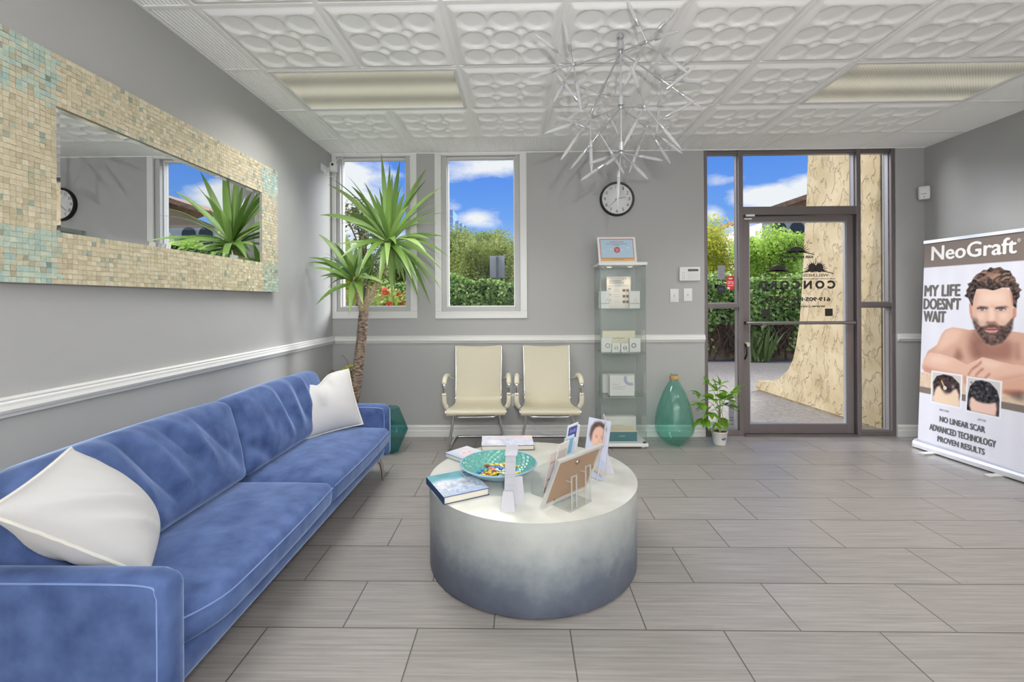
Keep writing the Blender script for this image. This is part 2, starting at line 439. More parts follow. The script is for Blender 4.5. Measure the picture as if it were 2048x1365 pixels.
def floor_material():
    m = pbr('grey_striated_porcelain', (150, 146, 142), 0.36, 0, 0.5)
    nt = m.node_tree; b = bsdf(m); L = nt.links.new
    tc = nt.nodes.new('ShaderNodeTexCoord'); mp = nt.nodes.new('ShaderNodeMapping')
    mp.inputs['Location'].default_value = (-0.193, -1.2236, 0)
    br = nt.nodes.new('ShaderNodeTexBrick'); br.offset = 0.5; br.offset_frequency = 2
    for k, v in (('Scale', 1.0), ('Mortar Size', 0.0030), ('Mortar Smooth', 0.2), ('Bias', 0.0), ('Brick Width', 0.617), ('Row Height', 0.3107)): br.inputs[k].default_value = v
    br.inputs['Color1'].default_value = (0.93, 0.93, 0.93, 1); br.inputs['Color2'].default_value = (1.06, 1.06, 1.06, 1); br.inputs['Mortar'].default_value = (1, 1, 1, 1)
    L(tc.outputs['Object'], mp.inputs[0]); L(mp.outputs[0], br.inputs['Vector'])
    m2 = nt.nodes.new('ShaderNodeMapping'); m2.inputs['Scale'].default_value = (2.2, 75, 1)
    n = nt.nodes.new('ShaderNodeTexNoise'); n.inputs['Scale'].default_value = 1.0; n.inputs['Detail'].default_value = 6; n.inputs['Roughness'].default_value = 0.7
    L(tc.outputs['Object'], m2.inputs[0]); L(m2.outputs[0], n.inputs['Vector'])
    rp = nt.nodes.new('ShaderNodeValToRGB'); rp.color_ramp.elements[0].position = 0.3; rp.color_ramp.elements[1].position = 0.72
    rp.color_ramp.elements[0].color = lin4((130, 125, 121)); rp.color_ramp.elements[1].color = lin4((166, 161, 157))
    L(n.outputs[0], rp.inputs[0])
    mu = nt.nodes.new('ShaderNodeMixRGB'); mu.blend_type = 'MULTIPLY'; mu.inputs[0].default_value = 1
    L(rp.outputs[0], mu.inputs[1]); L(br.outputs['Color'], mu.inputs[2])
    mx = nt.nodes.new('ShaderNodeMixRGB'); mx.inputs[2].default_value = lin4((88, 84, 78))
    L(br.outputs['Fac'], mx.inputs[0]); L(mu.outputs[0], mx.inputs[1]); L(mx.outputs[0], b.inputs['Base Color'])
    ad = nt.nodes.new('ShaderNodeMath'); ad.operation = 'MULTIPLY_ADD'; ad.inputs[1].default_value = -1.5
    L(br.outputs['Fac'], ad.inputs[0]); L(n.outputs[0], ad.inputs[2])
    bp = nt.nodes.new('ShaderNodeBump'); bp.inputs['Strength'].default_value = 0.35; bp.inputs['Distance'].default_value = 0.0008
    L(ad.outputs[0], bp.inputs['Height']); L(bp.outputs[0], b.inputs['Normal'])
    return m
setting(MB().box((XL - 0.15, YF - 0.15, -0.12), (XR + 0.15, D + 0.16, 0)).build('floor', floor_material()))
setting(MB().box((XL - 0.15, YF - 0.15, 0), (XL, D + 0.16, 2.95)).build('wall_left', M_WALL))
setting(MB().box((XR, YF - 0.15, 0), (XR + 0.15, D + 0.16, 2.95)).build('wall_right', M_WALL))
setting(MB().box((XL, YF - 0.15, 0), (XR, YF, 2.95)).build('wall_front', M_WALL))
W1 = (-1.815, -1.08, 1.237, 2.768); W2 = (-0.773, 0.0, 1.233, 2.768); ST = (1.797, 3.638, 0.0, 2.793)
wb = MB()
for a, b, z0, z1 in ((XL, W1[0], 0, 2.95), (W1[0], W1[1], 0, W1[2]), (W1[0], W1[1], W1[3], 2.95), (W1[1], W2[0], 0, 2.95),
                     (W2[0], W2[1], 0, W2[2]), (W2[0], W2[1], W2[3], 2.95), (W2[1], ST[0], 0, 2.95), (ST[0], ST[1], 2.793, 2.95), (ST[1], XR, 0, 2.95)):
    wb.box((a, D, z0), (b, D + 0.16, z1))
setting(wb.build('wall_back', M_WALL))
setting(MB().box((XL - 0.15, YF - 0.15, 2.95), (XR + 0.15, D + 0.16, 3.1)).build('roof', pbr('roof_felt', (120, 120, 118), 0.8)))

# windows with white casing, grey recessed jamb and a thin white vinyl frame
for nm, (x0, x1, z0, z1), cl, cr_ in (('window_1', W1, 0.043, 0.065), ('window_2', W2, 0.065, 0.067)):
    w = room(nm)
    c = MB()
    c.box((x0 - cl, D - 0.018, z0 - 0.07), (x1 + cr_, D - 0.0005, z0), 0.004)
    c.box((x0 - cl, D - 0.018, z0), (x0, D - 0.0005, ZC - 0.002), 0.004); c.box((x1, D - 0.018, z0), (x1 + cr_, D - 0.0005, ZC - 0.002), 0.004)
    c.box((x0, D - 0.018, z1), (x1, D - 0.0005, ZC - 0.002), 0.004)
    for a in (0,):
        c.box((x0 - 0.014, D - 0.022, z0 - 0.014), (x0 - 0.002, D - 0.018, ZC - 0.004)); c.box((x1 + 0.002, D - 0.022, z0 - 0.014), (x1 + 0.014, D - 0.018, ZC - 0.004))
        c.box((x0 - 0.002, D - 0.022, z0 - 0.014), (x1 + 0.002, D - 0.018, z0 - 0.002))
    c.build('window_casing', M_WHITE, w)
    j = MB(); g = 0.035 if nm == 'window_1' else 0.052
    for a, b, e, f in ((x0, x0 + g, z0, z1), (x1 - 0.05, x1, z0, z1), (x0 + g, x1 - 0.05, z0, z0 + 0.043)):
        j.box((a, D + 0.002, e), (b, D + 0.12, f), 0.002)
    j.build('window_jamb', M_LIGHTGREY, w)
    v = MB(); a, b, e, f = x0 + g, x1 - 0.05, z0 + 0.043, z1
    for p, q, r_, s_ in ((a, a + 0.012, e, f), (b - 0.012, b, e, f), (a + 0.012, b - 0.012, e, e + 0.012), (a + 0.012, b - 0.012, f - 0.012, f)):
        v.box((p, D + 0.045, r_), (q, D + 0.10, s_), 0.002)
    v.build('window_frame', M_PLASTIC, w)
    MB().box((a + 0.012, D + 0.068, e + 0.012), (b - 0.012, D + 0.074, f - 0.012)).build('glass_pane', M_GLASS, w)
# storefront framing and its fixed panes
sf = room('window_3')
f = MB(); y0, y1 = D + 0.006, D + 0.106
MJ = {'jl': (1.800, 1.832), 'ml': (2.135, 2.179), 'mr': (3.272, 3.312), 'jr': (3.602, 3.636)}
for k in MJ: f.box((MJ[k][0], y0, 0.0), (MJ[k][1], y1, ZC - 0.001), 0.003)
for a, b, z0, z1 in ((1.832, 2.135, 0.0, 0.055), (3.312, 3.602, 0.0, 0.05), (1.832, 2.135, 1.255, 1.299), (3.312, 3.602, 1.255, 1.299), (2.179, 3.272, 2.160, 2.238)):
    f.box((a, y0, z0), (b, y1, z1), 0.003)
for a, b in ((1.832, 2.135), (2.179, 3.272), (3.312, 3.602)): f.box((a, y0 + 0.01, 2.765), (b, y1, ZC - 0.001), 0.003)
f.build('storefront_frame', M_ALU, sf)
gk = MB()
for a, b, z0, z1 in ((1.832, 2.135, 0.055, 1.255), (1.832, 2.135, 1.299, 2.765), (3.312, 3.602, 0.05, 1.255), (3.312, 3.602, 1.299, 2.765), (2.179, 3.272, 2.238, 2.765)):
    for p, q, r_, s_ in ((a, a + 0.008, z0, z1), (b - 0.008, b, z0, z1), (a + 0.008, b - 0.008, z0, z0 + 0.008), (a + 0.008, b - 0.008, z1 - 0.008, z1)):
        gk.box((p, D + 0.036, r_), (q, D + 0.076, s_))
    MB().box((a + 0.002, D + 0.053, z0 + 0.002), (b - 0.002, D + 0.059, z1 - 0.002)).build('glass_pane', M_GLASS, sf)
gk.build('gasket', pbr('silver_gasket', (150, 146, 146), 0.35, 0.5), sf)
th = MB(); th.box((2.179, D - 0.02, 0.0005), (3.272, D + 0.12, 0.012), 0.004)
th.build('threshold', M_ALU, sf)
# glazed entrance door
dr = room('door_1')
f = MB(); dy0, dy1 = D + 0.04, D + 0.085
x0, x1 = 2.186, 3.262
for a, b, z0, z1 in ((x0, 2.252, 0.016, 2.154), (3.196, x1, 0.016, 2.154), (2.252, 3.196, 0.016, 0.108), (2.252, 3.196, 2.10, 2.154)):
    f.box((a, dy0, z0), (b, dy1, z1), 0.003)
f.build('door_leaf', M_ALU, dr)
b_ = MB()
for a, b, z0, z1 in ((2.252, 2.262, 0.108, 2.10), (3.186, 3.196, 0.108, 2.10), (2.262, 3.186, 0.108, 0.118), (2.262, 3.186, 2.09, 2.10)):
    b_.box((a, D + 0.05, z0), (b, D + 0.078, z1))
b_.build('glazing_bead', pbr('light_bead', (176, 178, 182), 0.35, 0.4), dr)
MB().box((2.254, D + 0.061, 0.11), (3.194, D + 0.067, 2.098)).build('glass_pane', M_GLASS, dr)
p = MB(); p.tube([(2.196, D - 0.012, 1.105), (3.235, D - 0.012, 1.105)], 0.016, 12)
for x in (2.206, 3.225): p.box((x - 0.012, D - 0.012, 1.09), (x + 0.012, D + 0.041, 1.12), 0.003)
lab(p.build('push_bar', pbr('brushed_bar', (140, 136, 136), 0.3, 0.8), dr, smooth=40), 'brushed metal push bar')
p = MB(); p.lathe([(0.0, -0.03), (0.02, -0.03), (0.024, -0.02), (0.024, 0.0)], (2.222, D + 0.04, 0.893), 20, axis=(0, 1, 0))
lab(p.build('lock_cylinder', pbr('pale_lock', (214, 208, 196), 0.3, 0.4), dr, smooth=40), 'pale round lock cylinder')
p = MB(); p.tube(smooth_path([(2.205, D + 0.04, 0.90), (2.203, D + 0.005, 0.88), (2.203, D + 0.0, 0.80), (2.205, D + 0.04, 0.75)], 5), 0.008, 8)
p.build('pull_handle', M_BLACK, dr, smooth=60)
p = MB(); p.box((2.195, D + 0.015, 2.117), (2.268, D + 0.04, 2.131), 0.002); p.box((2.20, D - 0.008, 2.143), (2.285, D + 0.006, 2.163), 0.002)
lab(p.build('contact_sensor', M_PLASTIC, dr), 'white door contact sensor')

# chair rail and baseboards
def mould(prof, a, b, n):
    a, b, n = Vector(a), Vector(b), Vector(n)
    P = [a + n * d + Vector((0, 0, z)) for d, z in prof]
    return P, b - a
RAIL = [(0, 0.922), (0.012, 0.922), (0.014, 0.934), (0.024, 0.938), (0.030, 0.95), (0.026, 0.964), (0.026, 0.975), (0.022, 0.981), (0.024, 0.988), (0.012, 0.995), (0, 0.995)]
BASE = [(0, 0.0), (0.016, 0.0), (0.016, 0.05), (0.018, 0.056), (0.013, 0.062), (0.013, 0.09), (0.016, 0.096), (0.010, 0.103), (0.006, 0.112), (0, 0.114)]
for nm, prof in (('trim', RAIL), ('baseboard', BASE)):
    for k, side, segs in ((1, 'left', [((XL + 0.0004, YF, 0), (XL + 0.0004, D - 0.0004, 0), (1, 0, 0))]),
                       (2, 'back', [((XL + 0.03, D - 0.0004, 0), (1.795, D - 0.0004, 0), (0, -1, 0)), ((3.642, D - 0.0004, 0), (XR - 0.03, D - 0.0004, 0), (0, -1, 0))]),
                       (3, 'right', [((XR - 0.0004, YF, 0), (XR - 0.0004, D - 0.0004, 0), (-1, 0, 0))])):
        mb = MB()
        for a, b, n in segs:
            P, e = mould(prof, a, b, n); mb.prism(P, e)
        setting(mb.build('trim_%d' % k if nm == 'trim' else 'baseboard_' + side, M_WHITE))

# ------------------------------------------------------------------ moulded ceiling panels, ribbed border strips, light panels
GX = [-1.604 + 0.6125 * k for k in range(9)]
GY = [4.054 - 0.613 * k for k in range(12)]
LIGHTS = [(0, 2), (6, 2)]           # first column of each two-bay light, row between GY[2] and GY[1]
BIG = [(a, b) for a in (0.134, 0.306, 0.478) for b in (0.134, 0.306, 0.478)]
SML = [(a, b) for a in (0.22, 0.392) for b in (0.22, 0.392)]
def relief(u, v):
    e = min(u, 0.6125 - u, v, 0.613 - v)
    h = -0.019 * min(1, max(0, (e - 0.014) / 0.034))
    if e > 0.045:
        for q, r in ((BIG, 0.083), (SML, 0.033)):
            for a, b in q:
                d = math.hypot(u - a, v - b)
                if d < r: h += 0.013 * sstep(0, 0.020 if r > 0.05 else 0.022, r - d)
    return h
NP = 56
PANEL = np.array([[relief(0.6125 * i / (NP - 1), 0.613 * j / (NP - 1)) for i in range(NP)] for j in range(NP)])
ce = MB()
for r in range(1, 6):
    for c in range(8):
        if r == 2 and c in (0, 1, 6, 7): continue
        xa, ya = GX[c], GY[r]
        if r <= 4:
            ce.grid(lambda u, v: (xa + 0.6125 * u, ya + 0.613 * v, ZC + 0.004 + PANEL[int(round(v * (NP - 1))), int(round(u * (NP - 1)))]), NP, NP)
        else: ce.quad((xa, ya, ZC), (xa + 0.6125, ya, ZC), (xa + 0.6125, ya + 0.613, ZC), (xa, ya + 0.613, ZC))
ce.quad((XL, YF, ZC), (XR, YF, ZC), (XR, GY[5], ZC), (XL, GY[5], ZC))
def ribs(xa, xb, ya, yb):
    n = int((xb - xa) / 0.02); xs = []
    for i in range(n):
        p = xa + (xb - xa) * i / n; w = (xb - xa) / n
        xs += [(p, 0.0), (p + 0.25 * w, 0.0), (p + 0.38 * w, 0.005), (p + 0.87 * w, 0.005)]
    xs.append((xb, 0.0))
    ce.grid(lambda u, v: (xs[int(round(u * (len(xs) - 1)))][0], ya + (yb - ya) * v, ZC + 0.003 + xs[int(round(u * (len(xs) - 1)))][1]), len(xs), 2)
for r in range(1, 6): ribs(XL, GX[0], GY[r] + 0.006, GY[r - 1] - 0.006); ribs(GX[8], XR, GY[r] + 0.006, GY[r - 1] - 0.006)
bx = [XL, GX[0]] + [GX[2], GX[4], GX[5], GX[7]] + [GX[8], XR]
bx = [XL, GX[0], GX[2], GX[5], GX[7] - 0.3, GX[8], XR]
for a, b in zip(bx[:-1], bx[1:]): ribs(a + 0.006, b - 0.006, GY[0] + 0.006, D)
# T-bar grid
for x in bx[2:5]: ce.box((x - 0.010, GY[0], ZC - 0.002), (x + 0.010, D, ZC + 0.004))
for i, x in enumerate(GX):
    for a, b in (((GY[5], GY[2]), (GY[1], GY[0])) if i in (1, 7) else ((GY[5], D if i in (0, 8) else GY[0]),)): ce.box((x - 0.012, a, ZC - 0.003), (x + 0.012, b, ZC + 0.004))
for y in GY[:6]: ce.box((XL, y - 0.012, ZC - 0.002), (XR, y + 0.012, ZC + 0.005))
ce.box((XL, D - 0.02, ZC - 0.004), (XR, D - 0.001, ZC + 0.004)); ce.box((XL + 0.0005, GY[5], ZC - 0.003), (XL + 0.015, D, ZC + 0.003)); ce.box((XR - 0.015, GY[5], ZC - 0.003), (XR - 0.0005, D, ZC + 0.003))
for i in range(3): ce.box((GX[4] + 0.0, GY[0] + 0.06, ZC - 0.001), (GX[4] + 0.001, GY[0] + 0.061, ZC))
setting(ce.build('ceiling', M_CEIL, smooth=30))

def diffuser_material():
    m = pbr('prismatic_lamp_lens', (186, 184, 172), 0.25, 0, 0.5)
    nt = m.node_tree; b = bsdf(m); L = nt.links.new
    tc = nt.nodes.new('ShaderNodeTexCoord'); mp = nt.nodes.new('ShaderNodeMapping'); mp.inputs['Rotation'].default_value = (0, 0, PI / 4); mp.inputs['Scale'].default_value = (75, 75, 75)
    ck = nt.nodes.new('ShaderNodeTexVoronoi'); ck.distance = 'CHEBYCHEV'; ck.inputs['Randomness'].default_value = 0.0; ck.inputs['Scale'].default_value = 1.0
    L(tc.outputs['Object'], mp.inputs[0]); L(mp.outputs[0], ck.inputs['Vector'])
    bp = nt.nodes.new('ShaderNodeBump'); bp.inputs['Strength'].default_value = 1.0; bp.inputs['Distance'].default_value = 0.006
    L(ck.outputs['Distance'], bp.inputs['Height']); L(bp.outputs[0], b.inputs['Normal'])
    # two tubes behind the lens give it two brighter bands
    sp = nt.nodes.new('ShaderNodeSeparateXYZ'); L(tc.outputs['Object'], sp.inputs[0])
    sn = nt.nodes.new('ShaderNodeMath'); sn.operation = 'MULTIPLY'; sn.inputs[1].default_value = 2 * PI / 0.28; L(sp.outputs['Y'], sn.inputs[0])
    co = nt.nodes.new('ShaderNodeMath'); co.operation = 'COSINE'; L(sn.outputs[0], co.inputs[0])
    mr = nt.nodes.new('ShaderNodeMapRange'); mr.inputs['From Min'].default_value = -1; mr.inputs['To Min'].default_value = 0.26; mr.inputs['To Max'].default_value = 0.50
    L(co.outputs[0], mr.inputs['Value'])
    mc = nt.nodes.new('ShaderNodeMath'); mc.operation = 'MULTIPLY_ADD'; mc.inputs[1].default_value = -0.5; L(ck.outputs['Distance'], mc.inputs[0]); L(mr.outputs[0], mc.inputs[2])
    b.inputs['Emission Color'].default_value = (1.0, 0.95, 0.76, 1); L(mc.outputs[0], b.inputs['Emission Strength'])
    return m
M_DIFF = diffuser_material()
for c, lb in ((0, 'two-bay ceiling light panel nearest the mosaic mirror wall'), (6, 'two-bay ceiling light panel nearest the roll-up banner wall')):
    xa, xb, ya, yb = GX[c] + 0.012, GX[c + 2] - 0.012, GY[2] + 0.012, GY[1] - 0.012
    t = thing('ceiling_light', lb, 'ceiling light', ((xa + xb) / 2, (ya + yb) / 2, ZC), group='ceiling light panels')
    f = MB(); w = 0.026
    for p in ((xa, ya, xb, ya + w), (xa, yb - w, xb, yb), (xa, ya + w, xa + w, yb - w), (xb - w, ya + w, xb, yb - w)): f.box((p[0], p[1], ZC - 0.006), (p[2], p[3], ZC + 0.012), 0.003)
    f.build('frame', M_WHITE, t)
    MB().grid(lambda u, v: (xa + w + (xb - xa - 2 * w) * u, ya + w + (yb - ya - 2 * w) * (1 - v), ZC + 0.004), 2, 2).build('diffuser', M_DIFF, t)
    lamp('ceiling_area_light', 'AREA', ((xa + xb) / 2, (ya + yb) / 2, ZC - 0.010), (0, 0, -1), 24.0, (1.0, 0.98, 0.94), spread=R(127), shape='RECTANGLE', size=1.12, size_y=0.53)
# ------------------------------------------------------------------ sofa
def velvet():
    m = pbr('blue_velvet', (52, 86, 150), 0.75, 0, 0.25)
    b = bsdf(m)
    b.inputs['Sheen Weight'].default_value = 1.0; b.inputs['Sheen Roughness'].default_value = 0.35; b.inputs['Sheen Tint'].default_value = lin4((176, 198, 238))
    add_var(m, (56, 75, 120), (86, 107, 154), 11, 10, (1, 1, 1), 0.3, 0.7)
    add_bump(m, 14, 0.35, 0.008, detail=6)
    return m
M_VELVET = velvet()
M_PIPE = pbr('blue_piping', (118, 142, 192), 0.6)
SX0, SX1, SY0, SY1 = -1.835, -1.0, 1.262, 3.49
sofa = thing('sofa', 'long blue velvet two-cushion sofa against the grey wall under the mosaic mirror', 'sofa', ((SX0 + SX1) / 2, (SY0 + SY1) / 2, 0))
b = MB(); b.bm(rbox((0.385, 1.08, 0.052), 0.03, (8, 16, 6), lambda p: p + Vector((-1.415, 2.376, 0.217)))); b.build('base', M_VELVET, sofa, 60)
b = MB(); b.bm(rbox((0.055, 1.10, 0.27), 0.035, (6, 16, 8), lambda p: Vector((p.x - 1.775 - 0.03 * (p.z + 0.27), p.y + 2.376, p.z + 0.44)))); b.build('backrest', M_VELVET, sofa, 60)
for ya, yb in ((SY0, SY0 + 0.085), (SY1 - 0.085, SY1)):
    a = MB()
    def mv(p, ya=ya, yb=yb):
        q = Vector((p.x + (SX0 + SX1) / 2, p.y + (ya + yb) / 2, p.z + 0.36))
        if q.z > 0.5 and q.x > -1.06: q.z -= (q.x + 1.06) * 0.35          # softened front top corner
        return q
    a.bm(rbox(((SX1 - SX0) / 2, 0.0425, 0.193), 0.03, (18, 6, 12), mv))
    arm = a.build('arm', M_VELVET, sofa, 60)
    pp = MB()
    yo = ya - 0.001 if ya == SY0 else ya - 0.001
    pp.tube(smooth_path([(SX0 + 0.02, yo + 0.004, 0.535), (-1.3, yo + 0.004, 0.535), (-1.07, yo + 0.004, 0.530), (-1.035, yo + 0.004, 0.505), (-1.03, yo + 0.003, 0.45), (-1.03, yo + 0.003, 0.2)], 6), 0.0035, 6)
    pp.build('piping', M_PIPE, arm, 60)
def folds(spec, u, v):
    """soft creases: each a crest line from (u0, v0) to (u1, v1) with width and height"""
    h = 0.0
    for u0, v0, u1, v1, w, a in spec:
        dx, dy = u1 - u0, v1 - v0; L2 = dx * dx + dy * dy
        t = max(0, min(1, ((u - u0) * dx + (v - v0) * dy) / L2))
        d2 = (u - u0 - t * dx) ** 2 + (v - v0 - t * dy) ** 2
        h += a * math.exp(-d2 / (w * w)) * math.sin(PI * (0.15 + 0.7 * t))
    return h
for k, (ya, yb) in enumerate(((SY0 + 0.088, 2.376), (2.379, SY1 - 0.088))):
    s = MB(); hy = (yb - ya) / 2; yc = (ya + yb) / 2
    rs = random.Random(k); sp = [(rs.uniform(-.7, .7), rs.uniform(-.7, .7)) for _ in range(8)]
    def mv(p):
        fx, fy = p.x / 0.31, p.y / hy
        crown = max(0, 1 - fx * fx) * max(0, 1 - fy ** 4)
        z = p.z + 0.328 + (0.026 * crown + (0.006 if k else 0.0) * 0 if p.z > 0 else 0)
        x = p.x - 1.29
        if p.x > 0.1: x += 0.012 * (1 - fy * fy)
        if k == 0 and p.x > 0 and p.y < -hy + 0.2: x -= 0.085 * (1 - (p.y + hy) / 0.2) ** 2 * p.x / 0.3
        if p.z > 0:
            for a, b in sp:
                z += 0.004 * math.exp(-((fx - a) ** 2 * 30 + (fy - b) ** 2 * 12))
        return (x, p.y + yc, z)
    s.bm(rbox((0.305, hy, 0.062), 0.04, (26, 34, 10), mv))
    cu = s.build('seat_cushion', M_VELVET, sofa, 60)
    pp = MB()
    pts = []
    for i in range(25):
        y = -hy + 0.012 + (2 * hy - 0.024) * i / 24
        q = mv(Vector((0.303, y, 0.030))); pts.append((q[0] + 0.0005, q[1], q[2]))
    pp.tube(pts, 0.0032, 6); pp.build('piping', M_PIPE, cu, 60)
    # back cushion
    b = MB()
    if k == 0:
        FO = [(0.22, 0.99, 0.36, 0.35, 0.035, 0.014), (0.30, 0.99, 0.50, 0.22, 0.028, -0.020), (0.37, 0.98, 0.56, 0.3, 0.03, 0.014), (0.48, 0.98, 0.66, 0.45, 0.022, -0.013), (0.55, 0.97, 0.70, 0.5, 0.022, 0.010), (0.68, 0.9, 0.84, 0.45, 0.02, -0.009),
              (0.62, 0.97, 0.74, 0.3, 0.04, 0.012), (0.85, 0.5, 0.97, 0.1, 0.05, -0.012), (0.30, 0.6, 0.42, 0.0, 0.05, 0.01)]
    else:
        FO = [(0.28, 0.98, 0.40, 0.2, 0.03, 0.012), (0.36, 0.98, 0.46, 0.3, 0.03, -0.012), (0.46, 0.98, 0.54, 0.25, 0.035, 0.012), (0.56, 0.98, 0.62, 0.35, 0.03, -0.012), (0.66, 0.98, 0.70, 0.3, 0.03, 0.012),
              (0.05, 0.35, 0.2, 0.05, 0.05, -0.014), (0.12, 0.8, 0.2, 0.3, 0.05, 0.01)]
    T = Matrix.Translation((-1.555, yc, 0.604)) @ Matrix.Rotation(R(-15), 4, 'Y')
    def mv2(p):
        fy, fz = p.y / hy, p.z / 0.215
        x = p.x; y = p.y; z = p.z
        puff = max(0, 1 - fy ** 4) * max(0, 1 - fz ** 4)
        if p.x > 0:
            x += 0.035 * puff + 1.5 * folds(FO, (fy + 1) / 2, (fz + 1) / 2)
        z += 0.012 * (1 - fy * fy) * (fz if fz > 0 else 0)
        if abs(fy) > 0.8 and fz > 0.5: z -= 0.03 * ((abs(fy) - 0.8) / 0.2) ** 2 * fz
        return T @ Vector((x, y, z))
    b.bm(rbox((0.085, hy, 0.215), 0.05, (12, 96, 44), mv2))
    b.build('back_cushion', M_VELVET, sofa, 70)
M_STEEL = pbr('brushed_steel_leg', (196, 192, 188), 0.22, 1.0)
for x, y, sx, sy in ((-1.045, 3.36, 1, 1), (-1.11, 1.36, 1, -1), (-1.74, 3.36, -1, 1), (-1.74, 1.40, -1, -1)):
    l = MB(); l.tube(smooth_path([(x - 0.02 * sx, y - 0.035 * sy, 0.167), (x, y - 0.01 * sy, 0.145), (x + 0.012 * sx, y + 0.004 * sy, 0.08), (x + 0.014 * sx, y + 0.012 * sy, 0.0)], 5),
                     [0.02] + [0.017] * 4 + [0.013] * 5 + [0.011] * 4 + [0.009] * 2, 8)
    l.build('leg', M_STEEL, sofa, 50)

# ------------------------------------------------------------------ throw pillows
M_LINEN = add_bump(pbr('white_linen', (196, 195, 195), 0.8, 0, 0.2, **{'Sheen Weight': 0.2}), 40, 0.25, 0.004)
M_LPIPE = pbr('ivory_piping', (222, 220, 212), 0.7)
def pillow(bl, br, tr, tl, thick, label, pinch, dent=0.0, sag=(), group='white throw pillows', back=None):
    back = thick if back is None else back
    bl, br, tr, tl = map(Vector, (bl, br, tr, tl)); c = (bl + br + tr + tl) / 4
    n = ((br - bl) + (tr - tl)).cross((tl - bl) + (tr - br)).normalized()
    t = thing('throw_pillow', label, 'pillow', (c.x, c.y, min(p.z for p in (bl, br, tr, tl))), group=group)
    def base(u, v):
        # sides drawn inward between the corners
        uu = u + pinch * (0.5 - u) * 4 * v * (1 - v); vv = v + pinch * (0.5 - v) * 4 * u * (1 - u)
        p = (bl * (1 - uu) + br * uu) * (1 - vv) + (tl * (1 - uu) + tr * uu) * vv
        if dent: p = p - (tl - bl) * dent * math.exp(-((u - 0.44) / 0.16) ** 2) * max(0, v - 0.35) ** 1.3
        return p
    def surf(sg):
        def fn(u, v):
            h = (max(0, 1 - (2 * u - 1) ** 2) ** 0.55) * (max(0, 1 - (2 * v - 1) ** 2) ** 0.55)
            w = 0
            for u0, v0, u1, v1, wd, a in sag: w += folds([(u0, v0, u1, v1, wd, a)], u, v)
            e = min(1, 8 * min(u, 1 - u, v, 1 - v))
            w += 0.0035 * math.sin(38 * u + 9 * v) * math.exp(-((v - 1) / 0.14) ** 2) * e + 0.003 * math.sin(35 * v) * math.exp(-(u / 0.12) ** 2) * e
            return base(u, v) + n * (sg * (thick if sg > 0 else back) * h + w * e)
        return fn
    b = MB(); b.grid(surf(1), 40, 40); b2 = MB(); b2.grid(surf(-1), 40, 40)
    b.add(b2.v, [f[::-1] for f in b2.f])
    b.build('cover', M_LINEN, t, 75, weld=True)
    N = 24; E = [base(i / N, 0) for i in range(N)] + [base(1, i / N) for i in range(N)] + [base(1 - i / N, 1) for i in range(N)] + [base(0, 1 - i / N) for i in range(N)]
    rr = random.Random(3)
    MB().tube([e + n * rr.uniform(-0.001, 0.001) for e in E], 0.0052, 6, closed=True).build('piping', M_LPIPE, t, 60)
    return t
pillow((-1.475, 3.00, 0.405), (-1.165, 3.335, 0.43), (-1.295, 3.40, 0.825), (-1.635, 3.10, 0.80), 0.085,
       'white linen throw pillow with a dented top at the far sofa arm beside the yucca', 0.05, 0.30,
       ((0.44, 0.98, 0.40, 0.5, 0.06, 0.02), (0.36, 0.98, 0.25, 0.7, 0.05, -0.012), (0.54, 0.98, 0.62, 0.7, 0.05, -0.012)))
pillow((-1.42, 1.174, 0.78), (-1.18, 1.42, 0.462), (-1.40, 1.70, 0.46), (-1.462, 1.45, 0.862), 0.125,
       'white linen throw pillow slumped behind the near sofa arm, nearest the camera', 0.04, 0.0,
       ((0.15, 0.1, 0.6, 0.5, 0.05, 0.012), (0.3, 0.1, 0.75, 0.45, 0.05, -0.01), (0.45, 0.1, 0.85, 0.4, 0.05, 0.01)), back=0.12)

# ------------------------------------------------------------------ mosaic mirror on the left wall
def mosaic(name, cols, rough=0.16):
    m, nt, out = new_mat(name); L = nt.links.new
    b = nt.nodes.new('ShaderNodeBsdfPrincipled'); b.inputs['Roughness'].default_value = rough; b.inputs['Specular IOR Level'].default_value = 0.75
    b.inputs['Coat Weight'].default_value = 0.6; b.inputs['Coat Roughness'].default_value = 0.08
    g = nt.nodes.new('ShaderNodeNewGeometry'); r = nt.nodes.new('ShaderNodeValToRGB'); r.color_ramp.interpolation = 'LINEAR'
    els = r.color_ramp.elements; els[0].position = cols[0][0]; els[0].color = lin4(cols[0][1]); els[1].position = cols[-1][0]; els[1].color = lin4(cols[-1][1])
    for p, c in cols[1:-1]: e = els.new(p); e.color = lin4(c)
    L(g.outputs['Random Per Island'], r.inputs[0])
    tc = nt.nodes.new('ShaderNodeTexCoord'); n = nt.nodes.new('ShaderNodeTexNoise'); n.inputs['Scale'].default_value = 90; n.inputs['Detail'].default_value = 3
    L(tc.outputs['Object'], n.inputs['Vector'])
    hs = nt.nodes.new('ShaderNodeMapRange'); hs.inputs['To Min'].default_value = 0.82; hs.inputs['To Max'].default_value = 1.18; L(n.outputs[0], hs.inputs['Value'])
    mu = nt.nodes.new('ShaderNodeMixRGB'); mu.blend_type = 'MULTIPLY'; mu.inputs[0].default_value = 1; L(r.outputs[0], mu.inputs[1]); L(hs.outputs[0], mu.inputs[2])
    L(mu.outputs[0], b.inputs['Base Color'])
    bp = nt.nodes.new('ShaderNodeBump'); bp.inputs['Strength'].default_value = 0.5; bp.inputs['Distance'].default_value = 0.004; L(n.outputs[0], bp.inputs['Height']); L(bp.outputs[0], b.inputs['Normal'])
    L(b.outputs[0], out.inputs[0]); return m
